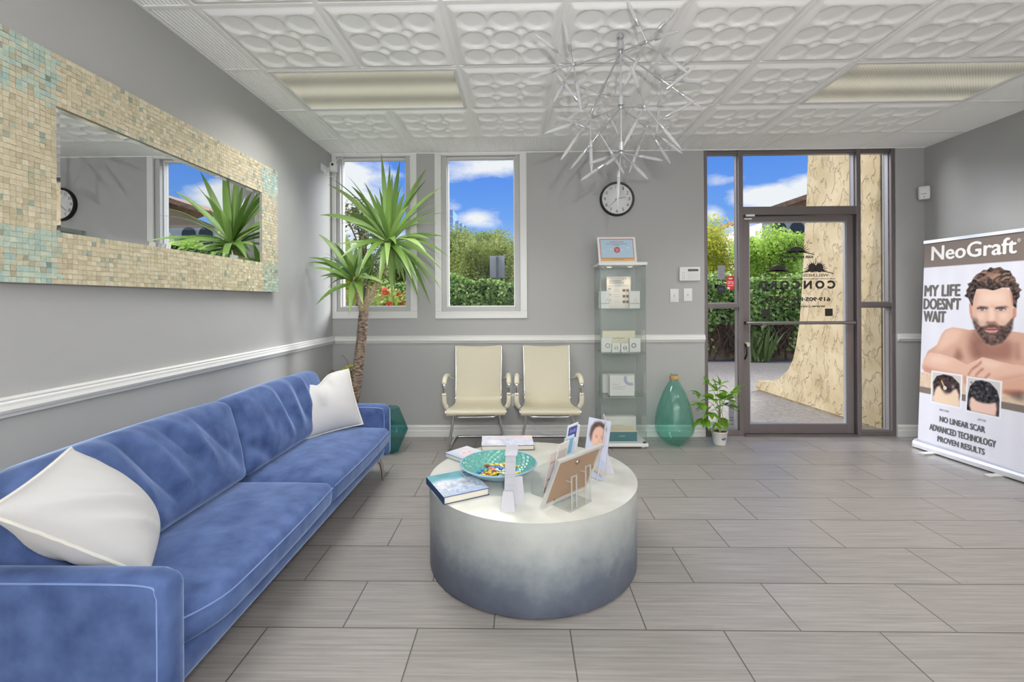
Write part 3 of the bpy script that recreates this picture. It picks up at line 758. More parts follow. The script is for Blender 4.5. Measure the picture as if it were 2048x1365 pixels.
M_PEARL = mosaic('pearl_mosaic', [(0.0, (198, 187, 158)), (0.35, (214, 203, 174)), (0.7, (188, 177, 148)), (0.93, (220, 211, 186)), (0.955, (170, 176, 156)), (1.0, (148, 164, 150))])
M_ABAL = mosaic('abalone_mosaic', [(0.0, (168, 190, 180)), (0.3, (192, 204, 186)), (0.6, (158, 184, 178)), (0.85, (206, 206, 180)), (0.95, (178, 166, 140)), (1.0, (112, 134, 126))])
mz0, mz1, my0, my1, MX = 1.408, 2.312, 1.545, 3.378, XL + 0.045
mir = thing('wall_mirror', 'wide wall mirror in a pearl and abalone mosaic frame above the blue sofa', 'mirror', (XL, (my0 + my1) / 2, mz0))
bo = MB(); bw = 0.205
bo.box((XL + 0.001, my0, mz0), (MX - 0.003, my1, mz0 + bw)); bo.box((XL + 0.001, my0, mz1 - bw), (MX - 0.003, my1, mz1))
bo.box((XL + 0.001, my0, mz0 + bw), (MX - 0.003, my0 + bw, mz1 - bw)); bo.box((XL + 0.001, my1 - bw, mz0 + bw), (MX - 0.003, my1, mz1 - bw))
bo.build('frame_body', pbr('frame_grout', (200, 191, 168), 0.7), mir)
pearl, corners = MB(), {}; T = 0.0205; rr = random.Random(11)
ny, nz = int(round((my1 - my0) / T)), int(round((mz1 - mz0) / T)); ty, tz_ = (my1 - my0) / ny, (mz1 - mz0) / nz
for i in range(ny):
    for j in range(nz):
        y, z = my0 + i * ty, mz0 + j * tz_
        yc, zc = y + ty / 2, z + tz_ / 2
        if my0 + bw < yc < my1 - bw and mz0 + bw < zc < mz1 - bw: continue
        cy = min(yc - my0, my1 - yc); cz = min(zc - mz0, mz1 - zc)
        jag = rr.uniform(-0.02, 0.02)
        mb = corners.setdefault((yc - my0 < 1, zc - mz0 < .45), MB()) if (cy < bw + jag and cz < bw + jag) else pearl
        if mb is not pearl and rr.random() < 0.05: mb = pearl
        g = 0.0006; a, e = rr.uniform(-0.0014, 0.0014), rr.uniform(-0.0014, 0.0014); b0 = rr.uniform(0, 0.001)
        q = [(MX + b0 + a * s + e * t_, y + ty * (0.5 + 0.5 * s) - g * s, z + tz_ * (0.5 + 0.5 * t_) - g * t_) for s, t_ in ((-1, -1), (1, -1), (1, 1), (-1, 1))]
        back = [(MX - 0.003, p[1], p[2]) for p in q]
        mb.add(q + back, [(0, 1, 2, 3), (4, 5, 1, 0), (5, 6, 2, 1), (6, 7, 3, 2), (7, 4, 0, 3)])
lab(pearl.build('frame_mosaic', M_PEARL, mir), 'cream pearl mosaic border'); 
for abal in corners.values(): lab(abal.build('corner_mosaic', M_ABAL, mir), 'blue-green abalone corner mosaic')
gy0, gy1, gz0, gz1, gx = my0 + bw, my1 - bw, mz0 + bw, mz1 - bw, XL + 0.037
MG = pbr('mirror_silver', (238, 240, 240), 0.0, 1.0)
g = MB(); bv = 0.022
P = [(gx, gy0, gz0), (gx, gy1, gz0), (gx, gy1, gz1), (gx, gy0, gz1)]; Q = [(gx + 0.002, gy0 + bv, gz0 + bv), (gx + 0.002, gy1 - bv, gz0 + bv), (gx + 0.002, gy1 - bv, gz1 - bv), (gx + 0.002, gy0 + bv, gz1 - bv)]
g.add(P + Q, [(4, 5, 6, 7), (0, 1, 5, 4), (1, 2, 6, 5), (2, 3, 7, 6), (3, 0, 4, 7)])
g.build('mirror_glass', MG, mir)

# ------------------------------------------------------------------ guest chairs
M_CREAM = add_bump(pbr('cream_leatherette', (202, 195, 172), 0.42, 0, 0.4), 220, 0.15, 0.001)
M_CREAM2 = pbr('cream_arm_pad', (226, 220, 200), 0.4)
def make_chair(label):
    t = thing('guest_chair', label, 'chair', group='cream guest chairs')
    prof = smooth_path([(-0.262, 0.372, 0), (-0.268, 0.392, 0), (-0.252, 0.404, 0), (-0.18, 0.402, 0), (-0.05, 0.388, 0), (0.08, 0.384, 0), (0.155, 0.398, 0), (0.195, 0.445, 0), (0.222, 0.53, 0), (0.262, 0.70, 0), (0.298, 0.86, 0), (0.306, 0.893, 0), (0.318, 0.897, 0), (0.326, 0.885, 0)], 9)
    n = len(prof)
    acc = [0.0]
    for i in range(1, n): acc.append(acc[-1] + (prof[i] - prof[i - 1]).length)
    def width(p):
        return 0.248 - 0.040 * sstep(-0.26, 0.16, p.x) + 0.006 * sstep(0.5, 0.9, p.y)
    def sheet(off):
        def fn(u, v):
            i = int(round(v * (n - 1))); p = prof[i]; q = prof[min(i + 1, n - 1)] - prof[max(i - 1, 0)]
            nm = Vector((-q.y, q.x, 0)).normalized()
            s = 2 * u - 1
            rib = 0.0022 * abs(math.sin(acc[i] * PI / 0.036)) ** 0.5 - 0.0022
            sag = -0.012 * (1 - s * s) * (sstep(-0.22, 0.0, p.x))
            e = p + nm * (off + (rib if off > 0 else 0) + sag)
            return (s * width(p), e.x, e.y)
        return fn
    b = MB(); b.grid(sheet(0.008), 17, n); c = MB(); c.grid(sheet(-0.006), 17, n); o = len(b.v); b.add(c.v, [f[::-1] for f in c.f])
    for j in range(n - 1):
        b.f += [(j * 17, o + j * 17, o + (j + 1) * 17, (j + 1) * 17)[::-1], (j * 17 + 16, o + j * 17 + 16, o + (j + 1) * 17 + 16, (j + 1) * 17 + 16)]
    b.f += [tuple((i, i + 1, o + i + 1, o + i)[::-1]) for i in range(16)] + [((n - 1) * 17 + i, (n - 1) * 17 + i + 1, o + (n - 1) * 17 + i + 1, o + (n - 1) * 17 + i) for i in range(16)]
    b.build('sling_seat', M_CREAM, t, 50)
    for s in (-1, 1):
        r = MB(); r.tube([(s * (width(p) + 0.006), p.x, p.y) for p in prof[6:-6:2]], 0.009, 8); r.build('side_rail', M_CHROME, t, 50)
        l = MB(); l.tube(smooth_path([(s * 0.19, -0.20, 0.365), (s * 0.197, -0.14, 0.345), (s * 0.225, -0.10, 0.18), (s * 0.250, -0.068, 0.05), (s * 0.254, -0.045, 0.016), (s * 0.252, 0.0, 0.0125), (s * 0.235, 0.28, 0.0125), (s * 0.225, 0.33, 0.0125), (s * 0.19, 0.352, 0.0125), (0, 0.352, 0.0125)], 6), 0.0115, 10)
        l.build('leg', M_CHROME, t, 60)
        ar = MB(); x = s * 0.283
        ar.tube(smooth_path([(s * 0.235, 0.235, 0.60), (s * 0.262, 0.215, 0.612), (x, 0.17, 0.632), (x, 0.05, 0.648), (x, -0.07, 0.636), (x, -0.115, 0.60), (x, -0.12, 0.55), (x, -0.115, 0.47), (x - s * 0.008, -0.10, 0.42), (x - s * 0.045, -0.085, 0.386)], 6), 0.010, 10)
        ar.ball((x, -0.118, 0.595), 0.021)
        a = ar.build('armrest', M_CHROME, t, 60)
        pd = MB(); pd.tube(smooth_path([(x, 0.175, 0.634), (x, 0.165, 0.638), (x, 0.05, 0.652), (x, -0.06, 0.644), (x, -0.098, 0.622), (x, -0.102, 0.618)], 6), 0.0215, 12)
        pd.tube(smooth_path([(x, -0.122, 0.515), (x, -0.121, 0.51), (x, -0.116, 0.46), (x - s * 0.006, -0.106, 0.425), (x - s * 0.018, -0.098, 0.402)], 6), 0.0205, 12)
        lab(pd.build('arm_pad', M_CREAM2, a, 60), 'cream arm pad')
    cb = MB(); cb.tube(smooth_path([(-0.19, -0.20, 0.365), (-0.16, -0.21, 0.352), (-0.13, -0.215, 0.345), (0.13, -0.215, 0.345), (0.16, -0.21, 0.352), (0.19, -0.20, 0.365)], 6), 0.010, 10); cb.build('crossbar', M_CHROME, t, 60)
    cb = MB(); cb.tube([(-0.2, 0.1, 0.368), (0.2, 0.1, 0.368)], 0.010, 10); cb.build('crossbar', M_CHROME, t, 60)
    return t
ch = make_chair('cream guest chair with chrome arms, nearest the two tall windows')
place(ch, (-0.392, 4.09, 0), R(2.5))
c2 = place(copy_tree(ch), (0.247, 4.09, 0), 0.0)
c2['label'] = 'cream guest chair with chrome arms, next to the glass display cabinet'
# ------------------------------------------------------------------ round coffee table
TZ, TR_, TCX, TCY = 0.412, 0.540, 0.058, 2.422
def ombre():
    m = pbr('ombre_metal_drum', (190, 192, 190), 0.42, 0.25, 0.5); nt = m.node_tree; b = bsdf(m); L = nt.links.new
    tc = nt.nodes.new('ShaderNodeTexCoord'); sp = nt.nodes.new('ShaderNodeSeparateXYZ'); L(tc.outputs['Object'], sp.inputs[0])
    n = nt.nodes.new('ShaderNodeTexNoise'); n.inputs['Scale'].default_value = 6; n.inputs['Detail'].default_value = 7; n.inputs['Roughness'].default_value = 0.6; L(tc.outputs['Object'], n.inputs['Vector'])
    n2 = nt.nodes.new('ShaderNodeTexNoise'); n2.inputs['Scale'].default_value = 22; n2.inputs['Detail'].default_value = 5; L(tc.outputs['Object'], n2.inputs['Vector'])
    a = nt.nodes.new('ShaderNodeMath'); a.operation = 'MULTIPLY_ADD'; a.inputs[1].default_value = 0.22; L(n.outputs[0], a.inputs[0]); L(sp.outputs['Z'], a.inputs[2])
    a2 = nt.nodes.new('ShaderNodeMath'); a2.operation = 'MULTIPLY_ADD'; a2.inputs[1].default_value = 0.05; L(n2.outputs[0], a2.inputs[0]); L(a.outputs[0], a2.inputs[2])
    mr = nt.nodes.new('ShaderNodeMapRange'); mr.inputs['From Min'].default_value = 0.12; mr.inputs['From Max'].default_value = 0.53; L(a2.outputs[0], mr.inputs['Value'])
    r = nt.nodes.new('ShaderNodeValToRGB'); e = r.color_ramp.elements; e[0].position = 0; e[0].color = lin4((76, 82, 97)); e[1].position = 1; e[1].color = lin4((196, 199, 195))
    for p, c in ((0.3, (100, 107, 121)), (0.5, (136, 143, 149)), (0.66, (164, 170, 171))): q = e.new(p); q.color = lin4(c)
    L(mr.outputs[0], r.inputs[0]); L(r.outputs[0], b.inputs['Base Color'])
    return m
tb = thing('coffee_table', 'large round drum coffee table fading from white top to slate grey base', 'coffee table', (TCX, TCY, 0))
MB().lathe([(TR_ - 0.004, 0.012), (TR_ - 0.002, TZ - 0.003), (TR_ - 0.006, TZ - 0.001)], (TCX, TCY, 0), 128).build('drum', ombre(), tb, 40)
M_TOP = add_var(pbr('white_brushed_table_top', (226, 226, 218), 0.3, 0.1, 0.5), (204, 205, 197), (222, 222, 214), 7, 6)
MB().lathe([(TR_ - 0.02, TZ - 0.003), (TR_, TZ - 0.003), (TR_ + 0.0008, TZ - 0.0012), (TR_ - 0.001, TZ)], (TCX, TCY, 0), 128).build('tabletop', M_TOP, tb, 40)
MB().lathe([(TR_ - 0.02, 0.0), (TR_ - 0.015, 0.014)], (TCX, TCY, 0), 96).build('plinth', M_BLACK, tb, 40)

# patterned bowl
BX, BY, BRr, BZ = -0.118, 2.372, 0.197, TZ
bowl = thing('bowl', 'wide turquoise bowl with a quilted inside, full of wrapped sweets', 'bowl', (BX, BY, BZ))
def bowlprof(t):
    return 0.075 + (BRr - 0.075) * t, 0.012 + 0.062 * t ** 1.6
def bo(u, v, inner):
    r, z = bowlprof(v); a = 2 * PI * u
    if inner:
        k1 = 26 * u + 4.5 * v; k2 = 26 * u - 4.5 * v
        z += 0.006; d = abs(((k1) % 1) - .5) + abs(((k2) % 1) - .5)
        r -= 0.006 * (1 - d) * sstep(0, .1, v) * (1 - sstep(.95, 1, v)); z += 0.006 * (1 - d) * sstep(0, .1, v) * (1 - sstep(.95, 1, v))
    return (BX + r * math.cos(a), BY + r * math.sin(a), BZ + z)
M_TURQ = pbr('turquoise_glaze', (88, 158, 148), 0.14, 0, 0.7, **{'Coat Weight': 0.6, 'Coat Roughness': 0.05})
M_TURQ2 = pbr('pale_blue_glaze', (150, 190, 208), 0.2, 0, 0.6)
g = MB(); g.grid(lambda u, v: bo(u, v, True), 312, 46, True); g.f.append(tuple(range(312)))
g.build('quilted_inside', M_TURQ, bowl, 20)
g = MB(); g.grid(lambda u, v: bo(u, v, False), 96, 16, True); g.f.append(tuple(range(96))[::-1])
rim = [Vector(bo(i / 96, 1, False)) + Vector((0, 0, 0.003)) for i in range(96)]; g.tube(rim, 0.004, 6, closed=True)
g.lathe([(0.06, 0.0), (0.072, 0.0), (0.078, 0.013)], (BX, BY, BZ), 48)
lab(g.build('outer_shell', M_TURQ2, bowl, 50), 'pale blue outer shell and rim')
# wrapped sweets, each one a thing
rr = random.Random(21)
kinds = [('blue', (58, 128, 190)), ('yellow', (234, 200, 60)), ('dark red', (140, 44, 50)), ('white', (232, 228, 222)), ('green', (120, 170, 70)), ('pink', (232, 130, 130)), ('gold', (220, 170, 50))]
protos = {}
def sweet(kind, rgb):
    t = thing('wrapped_sweet', '%s wrapped sweet in the turquoise bowl' % kind, 'sweet', group='%s sweets in the bowl' % kind)
    b = MB(); b.ball((0, 0, 0.008), (0.0135, 0.0085, 0.008), 12, 8); b.build('body', pbr('foil_' + kind.replace(' ', '_'), rgb, 0.25, 0.0, 0.7), t, 60)
    for s in (-1, 1):
        e = MB(); N = 8
        e.grid(lambda u, v: (s * (0.0125 + 0.011 * v), (u - .5) * (0.004 + 0.014 * v), 0.008 + 0.0022 * math.sin(u * 5 * PI) * v), N, 3)
        e.build('twist', pbr('twist_' + kind.replace(' ', '_'), tuple(min(255, c + 30) for c in rgb), 0.3), t, 60)
    return t
seq = ['yellow', 'blue', 'white', 'yellow', 'dark red', 'gold', 'white', 'blue', 'yellow', 'green', 'white', 'pink', 'gold', 'dark red', 'blue', 'yellow']
spots = []; tries = 0
while len(spots) < 58 and tries < 6000:
    tries += 1
    r = 0.105 * math.sqrt(rr.random()); a = rr.uniform(0, 2 * PI); x, y = r * math.cos(a), r * math.sin(a)
    layer = 0 if len(spots) < 34 else 1
    if layer and r > 0.075: continue
    if all((x - p[0]) ** 2 + (y - p[1]) ** 2 > (0.0235 if not layer else 0.024) ** 2 for p in spots if p[3] == layer):
        hb = 0.019 + 0.062 * max(0, (r - 0.062) / (BRr - 0.075)) ** 1.6 + layer * 0.0165
        spots.append((x, y, hb, layer))
for i, (x, y, z, l) in enumerate(spots):
    k = seq[i % len(seq)]; rgb = dict(kinds)[k]
    if k not in protos: protos[k] = sweet(k, rgb); o = protos[k]
    else: o = copy_tree(protos[k])
    place(o, (BX + x, BY + y, BZ + z), rr.uniform(0, PI))

# ------------------------------------------------------------------ picture books
M_PAGE = pbr('page_edges', (222, 216, 200), 0.7)
def book(o, ux, uy, w, h, th, cover, spine_rgb, label, title=None, title_box=None, title_rgb=(240, 242, 245), lift=0.0, edge_text=None):
    """o: front lower corner on the table, ux along the spine-to-fore-edge bottom, uy up the page"""
    o, ux, uy = Vector(o), Vector(ux).normalized(), Vector(uy).normalized(); n = Vector((0, 0, 1))
    t = thing('picture_book', label, 'book', o[:], group='picture books on the coffee table')
    mc = pbr('book_board_%d_%d_%d' % spine_rgb, spine_rgb, 0.35, 0, 0.5)
    c = 0.0028
    bk = MB(); bk.obox(o, ux * w, uy * h, n * c); bk.build('back_board', mc, t)
    pg = MB(); pg.obox(o + n * c + ux * 0.003 + uy * 0.004, ux * (w - 0.008), uy * (h - 0.008), n * (th - 2 * c)); pg.build('pages', M_PAGE, t)
    sp = MB(); sp.obox(o + n * c, ux * 0.003, uy * h, n * (th - 2 * c)); sp.build('spine', mc, t)
    tp = o + n * (th - c)
    fr = MB(); fr.obox(tp, ux * w, uy * h, n * (c * 0.9)); cv = fr.build('front_board', mc, t)
    warp = (lambda u, v: 0.0006 + lift * max(0, u - 0.6) * max(0, 0.5 - v) * 4)
    cover.sheet('cover_print', tp + n * c, ux * w, uy * h, cv, 0.22, 0.5, warp)
    if title:
        x, y, tw, thh = title_box
        MB().text(title, tp + n * (c + 0.0012) + ux * (x * w) + uy * (y * h), ux, uy, tw * w, thh * h, 0.01).build('title_lettering', pbr('title_ink_%d' % title_rgb[0], title_rgb, 0.4), cv)
    return t
cv = Canvas(60, 60, (190, 208, 222))
cv.poly([(0, 0), (1, 0), (1, .3), (.6, .36), (.3, .28), (0, .34)], (110, 168, 178), 1, 3)
cv.poly([(0, .4), (.25, .33), (.5, .42), (.75, .36), (1, .45), (1, .7), (0, .75)], (216, 220, 232), 1, 2, 0.05)
cv.poly([(.1, .75), (.35, .55), (.6, .7), (.85, .52), (1, .62), (1, 1), (0, 1)], (198, 208, 226), 1, 2, 0.08)
cv.poly([(.55, .5), (.68, .46), (.74, .62), (.6, .68)], (150, 150, 158), .8, 2, 0.1)
cv.poly([(0, .9), (1, .86), (1, 1), (0, 1)], (176, 192, 214), .8, 1)
cv.poly([(.2, .0), (.55, .0), (.5, .18), (.22, .2)], (86, 146, 160), .7, 3)
def book_frame(px0, px1, depth, w, hh, th):
    a, b = at_z(px0[0], px0[1], TZ), at_z(px1[0], px1[1], TZ)
    e1 = (b - a).normalized(); return Vector((a.x, a.y, TZ + 0.0006)), e1, Vector((0, 0, 1)).cross(e1)
o1, e1, e2 = book_frame((888, 1011), (978, 991), 0, 0, 0, 0)
# lettering runs along e2 reversed: title reads from the bowl corner down to the right corner
t1 = book(o1, e1, e2, 0.225, 0.272, 0.034, cv, (36, 70, 112), 'blue and white glacier picture book overhanging the table edge in front of the turquoise bowl')
tpz = o1.z + 0.034 + 0.0016
top_o = Vector((o1.x, o1.y, tpz))
tm = MB(); tm.text('ICELAND', top_o + e1 * 0.172 + e2 * 0.262, -e2, e1, 0.185, 0.04, 0.0); tm.build('title_lettering', pbr('title_ink_pale', (236, 240, 244), 0.4), t1)
sp = MB(); sp.obox(o1 + e1 * 0.06 + Vector((0, 0, 0.0313)) - e2 * 0.0006, e1 * 0.164, e2 * 0.0005, Vector((0, 0, 0.0033))); sp.build('jacket_edge', pbr('jacket_indigo', (58, 66, 128), 0.4), t1)
cv2 = Canvas(40, 40, (206, 214, 228))
cv2.poly([(.1, .3), (.5, .15), (.9, .4), (.8, .8), (.3, .85)], (222, 200, 198), .9, 4, .04); cv2.poly([(0, .7), (1, .8), (1, 1), (0, 1)], (180, 196, 220), .8, 3)
o2, f1, f2 = book_frame((890, 915), (946, 936), 0, 0, 0, 0)
t2 = book(Vector((o2.x, o2.y, TZ + 0.0006)), f1, f2, 0.20, 0.17, 0.026, cv2, (120, 150, 186), 'pale blue and pink picture book lying behind the turquoise bowl, nearest the sofa')
cv3 = Canvas(50, 40, (214, 206, 214))
cv3.poly([(0, .1), (.4, .3), (.7, .2), (1, .5), (1, 1), (0, 1)], (198, 206, 226), .8, 4, .05); cv3.poly([(.6, 0), (1, 0), (1, .4), (.7, .3)], (226, 200, 200), .8, 3); cv3.poly([(.1, .5), (.3, .4), (.4, .7), (.2, .8)], (232, 228, 230), .9, 2)
a3, b3 = at_z(964, 905, TZ), at_z(1066, 903, TZ); g1 = (b3 - a3).normalized(); g2 = Vector((0, 0, 1)).cross(g1)
t3 = book(Vector((a3.x - 0.005, a3.y + 0.02, TZ + 0.0006)), Vector((g1.x, g1.y, 0)), Vector((g2.x, g2.y, 0)), 0.325, 0.205, 0.030, cv3, (92, 84, 90), 'lilac landscape-format picture book behind the bowl, nearest the white chairs')
tm = MB(); q = Vector((a3.x - 0.005, a3.y + 0.02, TZ + 0.0006 + 0.0318)); tm.text('SINAI', q + g1 * 0.15 + g2 * 0.06, g1 * 0.96 + g2 * 0.28, g2 * 0.96 - g1 * 0.28, 0.15, 0.035); tm.build('title_lettering', pbr('title_ink_pale', (236, 240, 244)), t3)

# ------------------------------------------------------------------ white card dispenser
M_CARD = pbr('white_card', (192, 192, 199), 0.5)
cx, cy = at_z(1017, 1024, TZ).x, at_z(1017, 1024, TZ).y
cd = thing('card_dispenser', 'upright white card dispenser standing in front of the turquoise bowl', 'card holder', (cx, cy, TZ))
def wedge(x0, x1, tx0, tx1, y0, y1, ty0, ty1, z0, z1):
    return [(x0, y0, z0), (x1, y0, z0), (x1, y1, z0), (x0, y1, z0), (tx0, ty0, z1), (tx1, ty0, z1), (tx1, ty1, z1), (tx0, ty1, z1)], [(0, 3, 2, 1), (4, 5, 6, 7), (0, 1, 5, 4), (1, 2, 6, 5), (2, 3, 7, 6), (3, 0, 4, 7)]
m = MB(); m.add(*wedge(cx - 0.038, cx + 0.028, cx - 0.024, cx + 0.02, cy, cy + 0.016, cy + 0.008, cy + 0.022, TZ, TZ + 0.083)); m.build('front_foot', M_CARD, cd)
m = MB(); m.add(*wedge(cx + 0.0, cx + 0.072, cx + 0.024, cx + 0.062, cy + 0.07, cy + 0.085, cy + 0.066, cy + 0.08, TZ, TZ + 0.125)); m.build('rear_foot', M_CARD, cd)
m = MB(); m.add(*wedge(cx - 0.022, cx + 0.022, cx - 0.012, cx + 0.034, cy + 0.022, cy + 0.075, cy + 0.03, cy + 0.085, TZ + 0.012, TZ + 0.238)); m.build('card_stack', pbr('stacked_cards', (178, 179, 188), 0.6), cd)
m = MB(); m.add(*wedge(cx - 0.016, cx + 0.038, cx - 0.012, cx + 0.042, cy + 0.022, cy + 0.088, cy + 0.024, cy + 0.092, TZ + 0.236, TZ + 0.262)); m.build('cap', M_CARD, cd)
for k, z in enumerate((0.105, 0.14, 0.15, 0.205)):
    f = (z - 0.012) / 0.226; x0 = cx - 0.022 + 0.010 * f; x1 = cx + 0.022 + 0.012 * f; y = cy + 0.022 + 0.008 * f - 0.0006
    m = MB(); m.box((x0 + 0.003, y, TZ + z), (x1 - 0.003, y + 0.0005, TZ + z + 0.0012)); m.build('card_edge', pbr('card_gap', (150, 150, 158), 0.6), cd)

# ------------------------------------------------------------------ clear acrylic easel with the back of a picture frame on it
M_ACR = glass('clear_acrylic', (250, 252, 252), 1.0, 0.04)
BL = Vector((0.080, 1.985, TZ + 0.020)); BRc = Vector((0.308, 2.208, TZ + 0.020)); upv = Vector((0.068, -0.066, 0.225)).normalized(); along = (BRc - BL).normalized(); nb = along.cross(upv)
FW, FH = (BRc - BL).length, 0.250
pf = thing('framed_photo', 'silver picture frame seen from its brown board back, leaning on the clear easel', 'framed photo', BL[:])
m = MB(); b_ = 0.014; dpt = 0.014
for o_, a_, h_ in ((BL, FW, b_), (BL + upv * (FH - b_), FW, b_)): m.obox(o_, along * a_, upv * h_, nb * dpt)
for o_ in (BL + upv * b_, BL + upv * b_ + along * (FW - b_)): m.obox(o_, along * b_, upv * (FH - 2 * b_), nb * dpt)
m.build('frame', pbr('silver_frame', (214, 214, 212), 0.3, 0.4), pf)
m = MB(); m.obox(BL + along * b_ + upv * b_ - nb * -0.002, along * (FW - 2 * b_), upv * (FH - 2 * b_), nb * 0.005)
bd = m.build('back_board', pbr('brown_fibreboard', (160, 132, 108), 0.7), pf)
m = MB(); m.obox(BL + along * (b_) + upv * b_ - nb * 0.0, along * (FW - 2 * b_), upv * (FH - 2 * b_), nb * 0.0018); m.build('picture', pbr('framed_print', (220, 222, 226), 0.5), pf)
outn = nb if nb.y < 0 else -nb
face = BL + (nb * 0.007 if nb.y < 0 else nb * 0.002)
def onback(u, v): return face + along * (FW * u) + upv * (FH * v)
m = MB(); q = onback(0.5, 0.78); m.tube([q + along * (0.012 * math.cos(a)) + upv * (0.011 * math.sin(a)) + outn * 0.002 for a in [2 * PI * i / 14 for i in range(14)]], 0.0025, 6, closed=True); m.obox(q - along * 0.018, along * 0.008, upv * 0.004, outn * 0.002)
m.build('hanger', pbr('hanger_steel', (150, 146, 140), 0.3, 0.9), pf)
for u, v in ((0.28, 0.95), (0.83, 0.95), (0.25, 0.05), (0.75, 0.05), (0.035, 0.5), (0.965, 0.5)):
    m = MB(); q = onback(u, v); m.obox(q - along * 0.003 - upv * 0.009, along * 0.006, upv * 0.018, outn * 0.003); m.build('clip', pbr('hanger_steel', (150, 146, 140)), pf)
ez = thing('acrylic_easel', 'clear acrylic easel holding the silver picture frame', 'easel', (BL + along * 0.16).to_tuple()[:2] + (TZ,))
fl = Vector((along.x, along.y, 0)).normalized(); bk = Vector((outn.x, outn.y, 0)).normalized()
def zc(v): return Vector((v.x, v.y, TZ))
c0 = zc(BL)
m = MB(); m.obox(c0 + fl * 0.085 - bk * 0.05 + Vector((0, 0, 0.0005)), fl * 0.155, bk * 0.15, Vector((0, 0, 0.004))); m.build('base_plate', M_ACR, ez)
M_ACRE = glass('acrylic_edge', (222, 228, 228), 1.0, 0.45)
for d, hh in ((0.105, 0.145), (0.205, 0.165)):
    p0 = c0 + fl * d + bk * 0.088
    top = p0 + Vector((0, 0, hh)); 
    m = MB(); m.obox(p0 + Vector((0, 0, 0.0045)), fl * 0.003, bk * 0.006, Vector((0, 0, hh))); m.obox(p0 + fl * 0.034 + Vector((0, 0, 0.0045)), fl * 0.003, bk * 0.006, Vector((0, 0, hh)))
    m.obox(p0 + Vector((0, 0, hh)), fl * 0.037, bk * 0.006, Vector((0, 0, 0.0045)))
    m.obox(p0 + Vector((0, 0, hh - 0.025)), fl * 0.003, -bk * 0.028, Vector((0, 0, 0.004)))
    m.build('support_arm', M_ACRE, ez)
m = MB()
for s in (0, 1): m.obox(c0 + fl * (0.085 + s * 0.152) - bk * 0.05 + Vector((0, 0, 0.0045)), fl * 0.003, bk * 0.15, Vector((0, 0, 0.0025)))
m.obox(c0 + fl * 0.085 + bk * 0.097 + Vector((0, 0, 0.0045)), fl * 0.155, bk * 0.003, Vector((0, 0, 0.0025)))
m.obox(c0 + fl * 0.085 - bk * 0.012 + Vector((0, 0, 0.0045)), fl * 0.155, bk * 0.004, Vector((0, 0, 0.012)))
m.build('base_edge', M_ACRE, ez)

# ------------------------------------------------------------------ leaflet rack with leaflets, photo card, tent card
rb = at_z(1090, 990, TZ + 0.01); ra = at_z(1150, 935, TZ)
hx = Vector((0.62, 0.78, 0)).normalized(); hn = Vector((0.78, -0.62, 0)).normalized()      # rack runs away to the right, leaflets face left
rk0 = Vector((0.092, 2.135, TZ))
rack = thing('leaflet_rack', 'clear acrylic leaflet rack behind the silver picture frame', 'leaflet rack', rk0[:])
def leaflet(o, w, h, tilt, rgb, label, marks=(), name='leaflet', th=0.004, pages=None):
    """o lower left corner, standing along hx and leaning by tilt towards hn"""
    u = (Vector((0, 0, 1)) * math.cos(tilt) + hn * math.sin(tilt)); o = Vector(o)
    t = thing(name, label, 'leaflet', o[:], group='leaflets in the acrylic rack')
    fn = hx.cross(u)                                   # printed side
    m = MB(); m.obox(o, hx * w, u * h, fn * th); m.build('paper', pbr('paper_%d_%d_%d' % rgb, rgb, 0.5), t)
    side = o + fn * th
    for x, y, ww, hh, c in marks:
        for sd, of in ((fn, th + 0.0003), (-fn, 0.0003)):
            mm = MB(); mm.obox(o + (fn * of if sd is fn else -fn * of) + hx * (x * w) + u * (y * h), hx * (ww * w), u * (hh * h), sd * 0.0002); mm.build('printed_panel', pbr('ink_%d_%d_%d' % c, c, 0.5), t)
    return t, u, fn
lz = TZ + 0.012
leaflet(rk0 + hx * 0.01 + hn * 0.0 + Vector((0, 0, 0.012)), 0.075, 0.205, R(14), (216, 206, 204), 'cream leaflet with tan bands at the front of the acrylic rack', ((0.1, 0.72, 0.8, 0.06, (214, 160, 130)), (0.1, 0.3, 0.8, 0.06, (196, 140, 116)), (0.02, 0.02, 0.96, 0.14, (168, 126, 100))))
leaflet(rk0 + hx * 0.055 + hn * 0.006 + Vector((0, 0, 0.012)), 0.09, 0.24, R(14), (226, 220, 214), 'ivory folded leaflet behind the cream one in the acrylic rack', ((0.1, 0.55, 0.8, 0.3, (206, 190, 180)),))
leaflet(rk0 + hx * 0.125 + hn * 0.0 + Vector((0, 0, 0.012)), 0.085, 0.25, R(12), (206, 222, 232), 'light blue leaflet in the acrylic rack next to the ivory one', ((0.06, 0.62, 0.88, 0.32, (120, 178, 210)), (0.1, 0.2, 0.7, 0.25, (228, 234, 240))))
t4, u4, n4 = leaflet(rk0 + hx * 0.185 + hn * -0.014 + Vector((0, 0, 0.012)), 0.095, 0.29, R(9), (232, 234, 238), 'tallest white leaflet with a dark blue heading in the acrylic rack', ((0.08, 0.74, 0.84, 0.22, (48, 72, 158)), (0.08, 0.3, 0.84, 0.36, (206, 216, 230))))
o4 = rk0 + hx * 0.185 + hn * -0.014 + Vector((0, 0, 0.012))
for sd, off, ux_, st in ((-1, -0.0008, hx, 0.018), ):
    MB().text('Evolis', o4 - n4 * 0.0008 + hx * 0.02 + u4 * 0.247, hx, u4, 0.055, 0.022).build('heading_lettering', M_CARD, t4)
MB().text('Evolis', o4 + n4 * 0.0052 + hx * 0.02 + u4 * 0.247, hx, u4, 0.055, 0.022).build('heading_lettering', M_CARD, t4)
leaflet(rk0 + hx * 0.215 + hn * -0.03 + Vector((0, 0, 0.012)), 0.095, 0.27, R(9), (222, 224, 226), 'thick stack of white leaflets at the back of the acrylic rack', (), th=0.016)
m = MB()
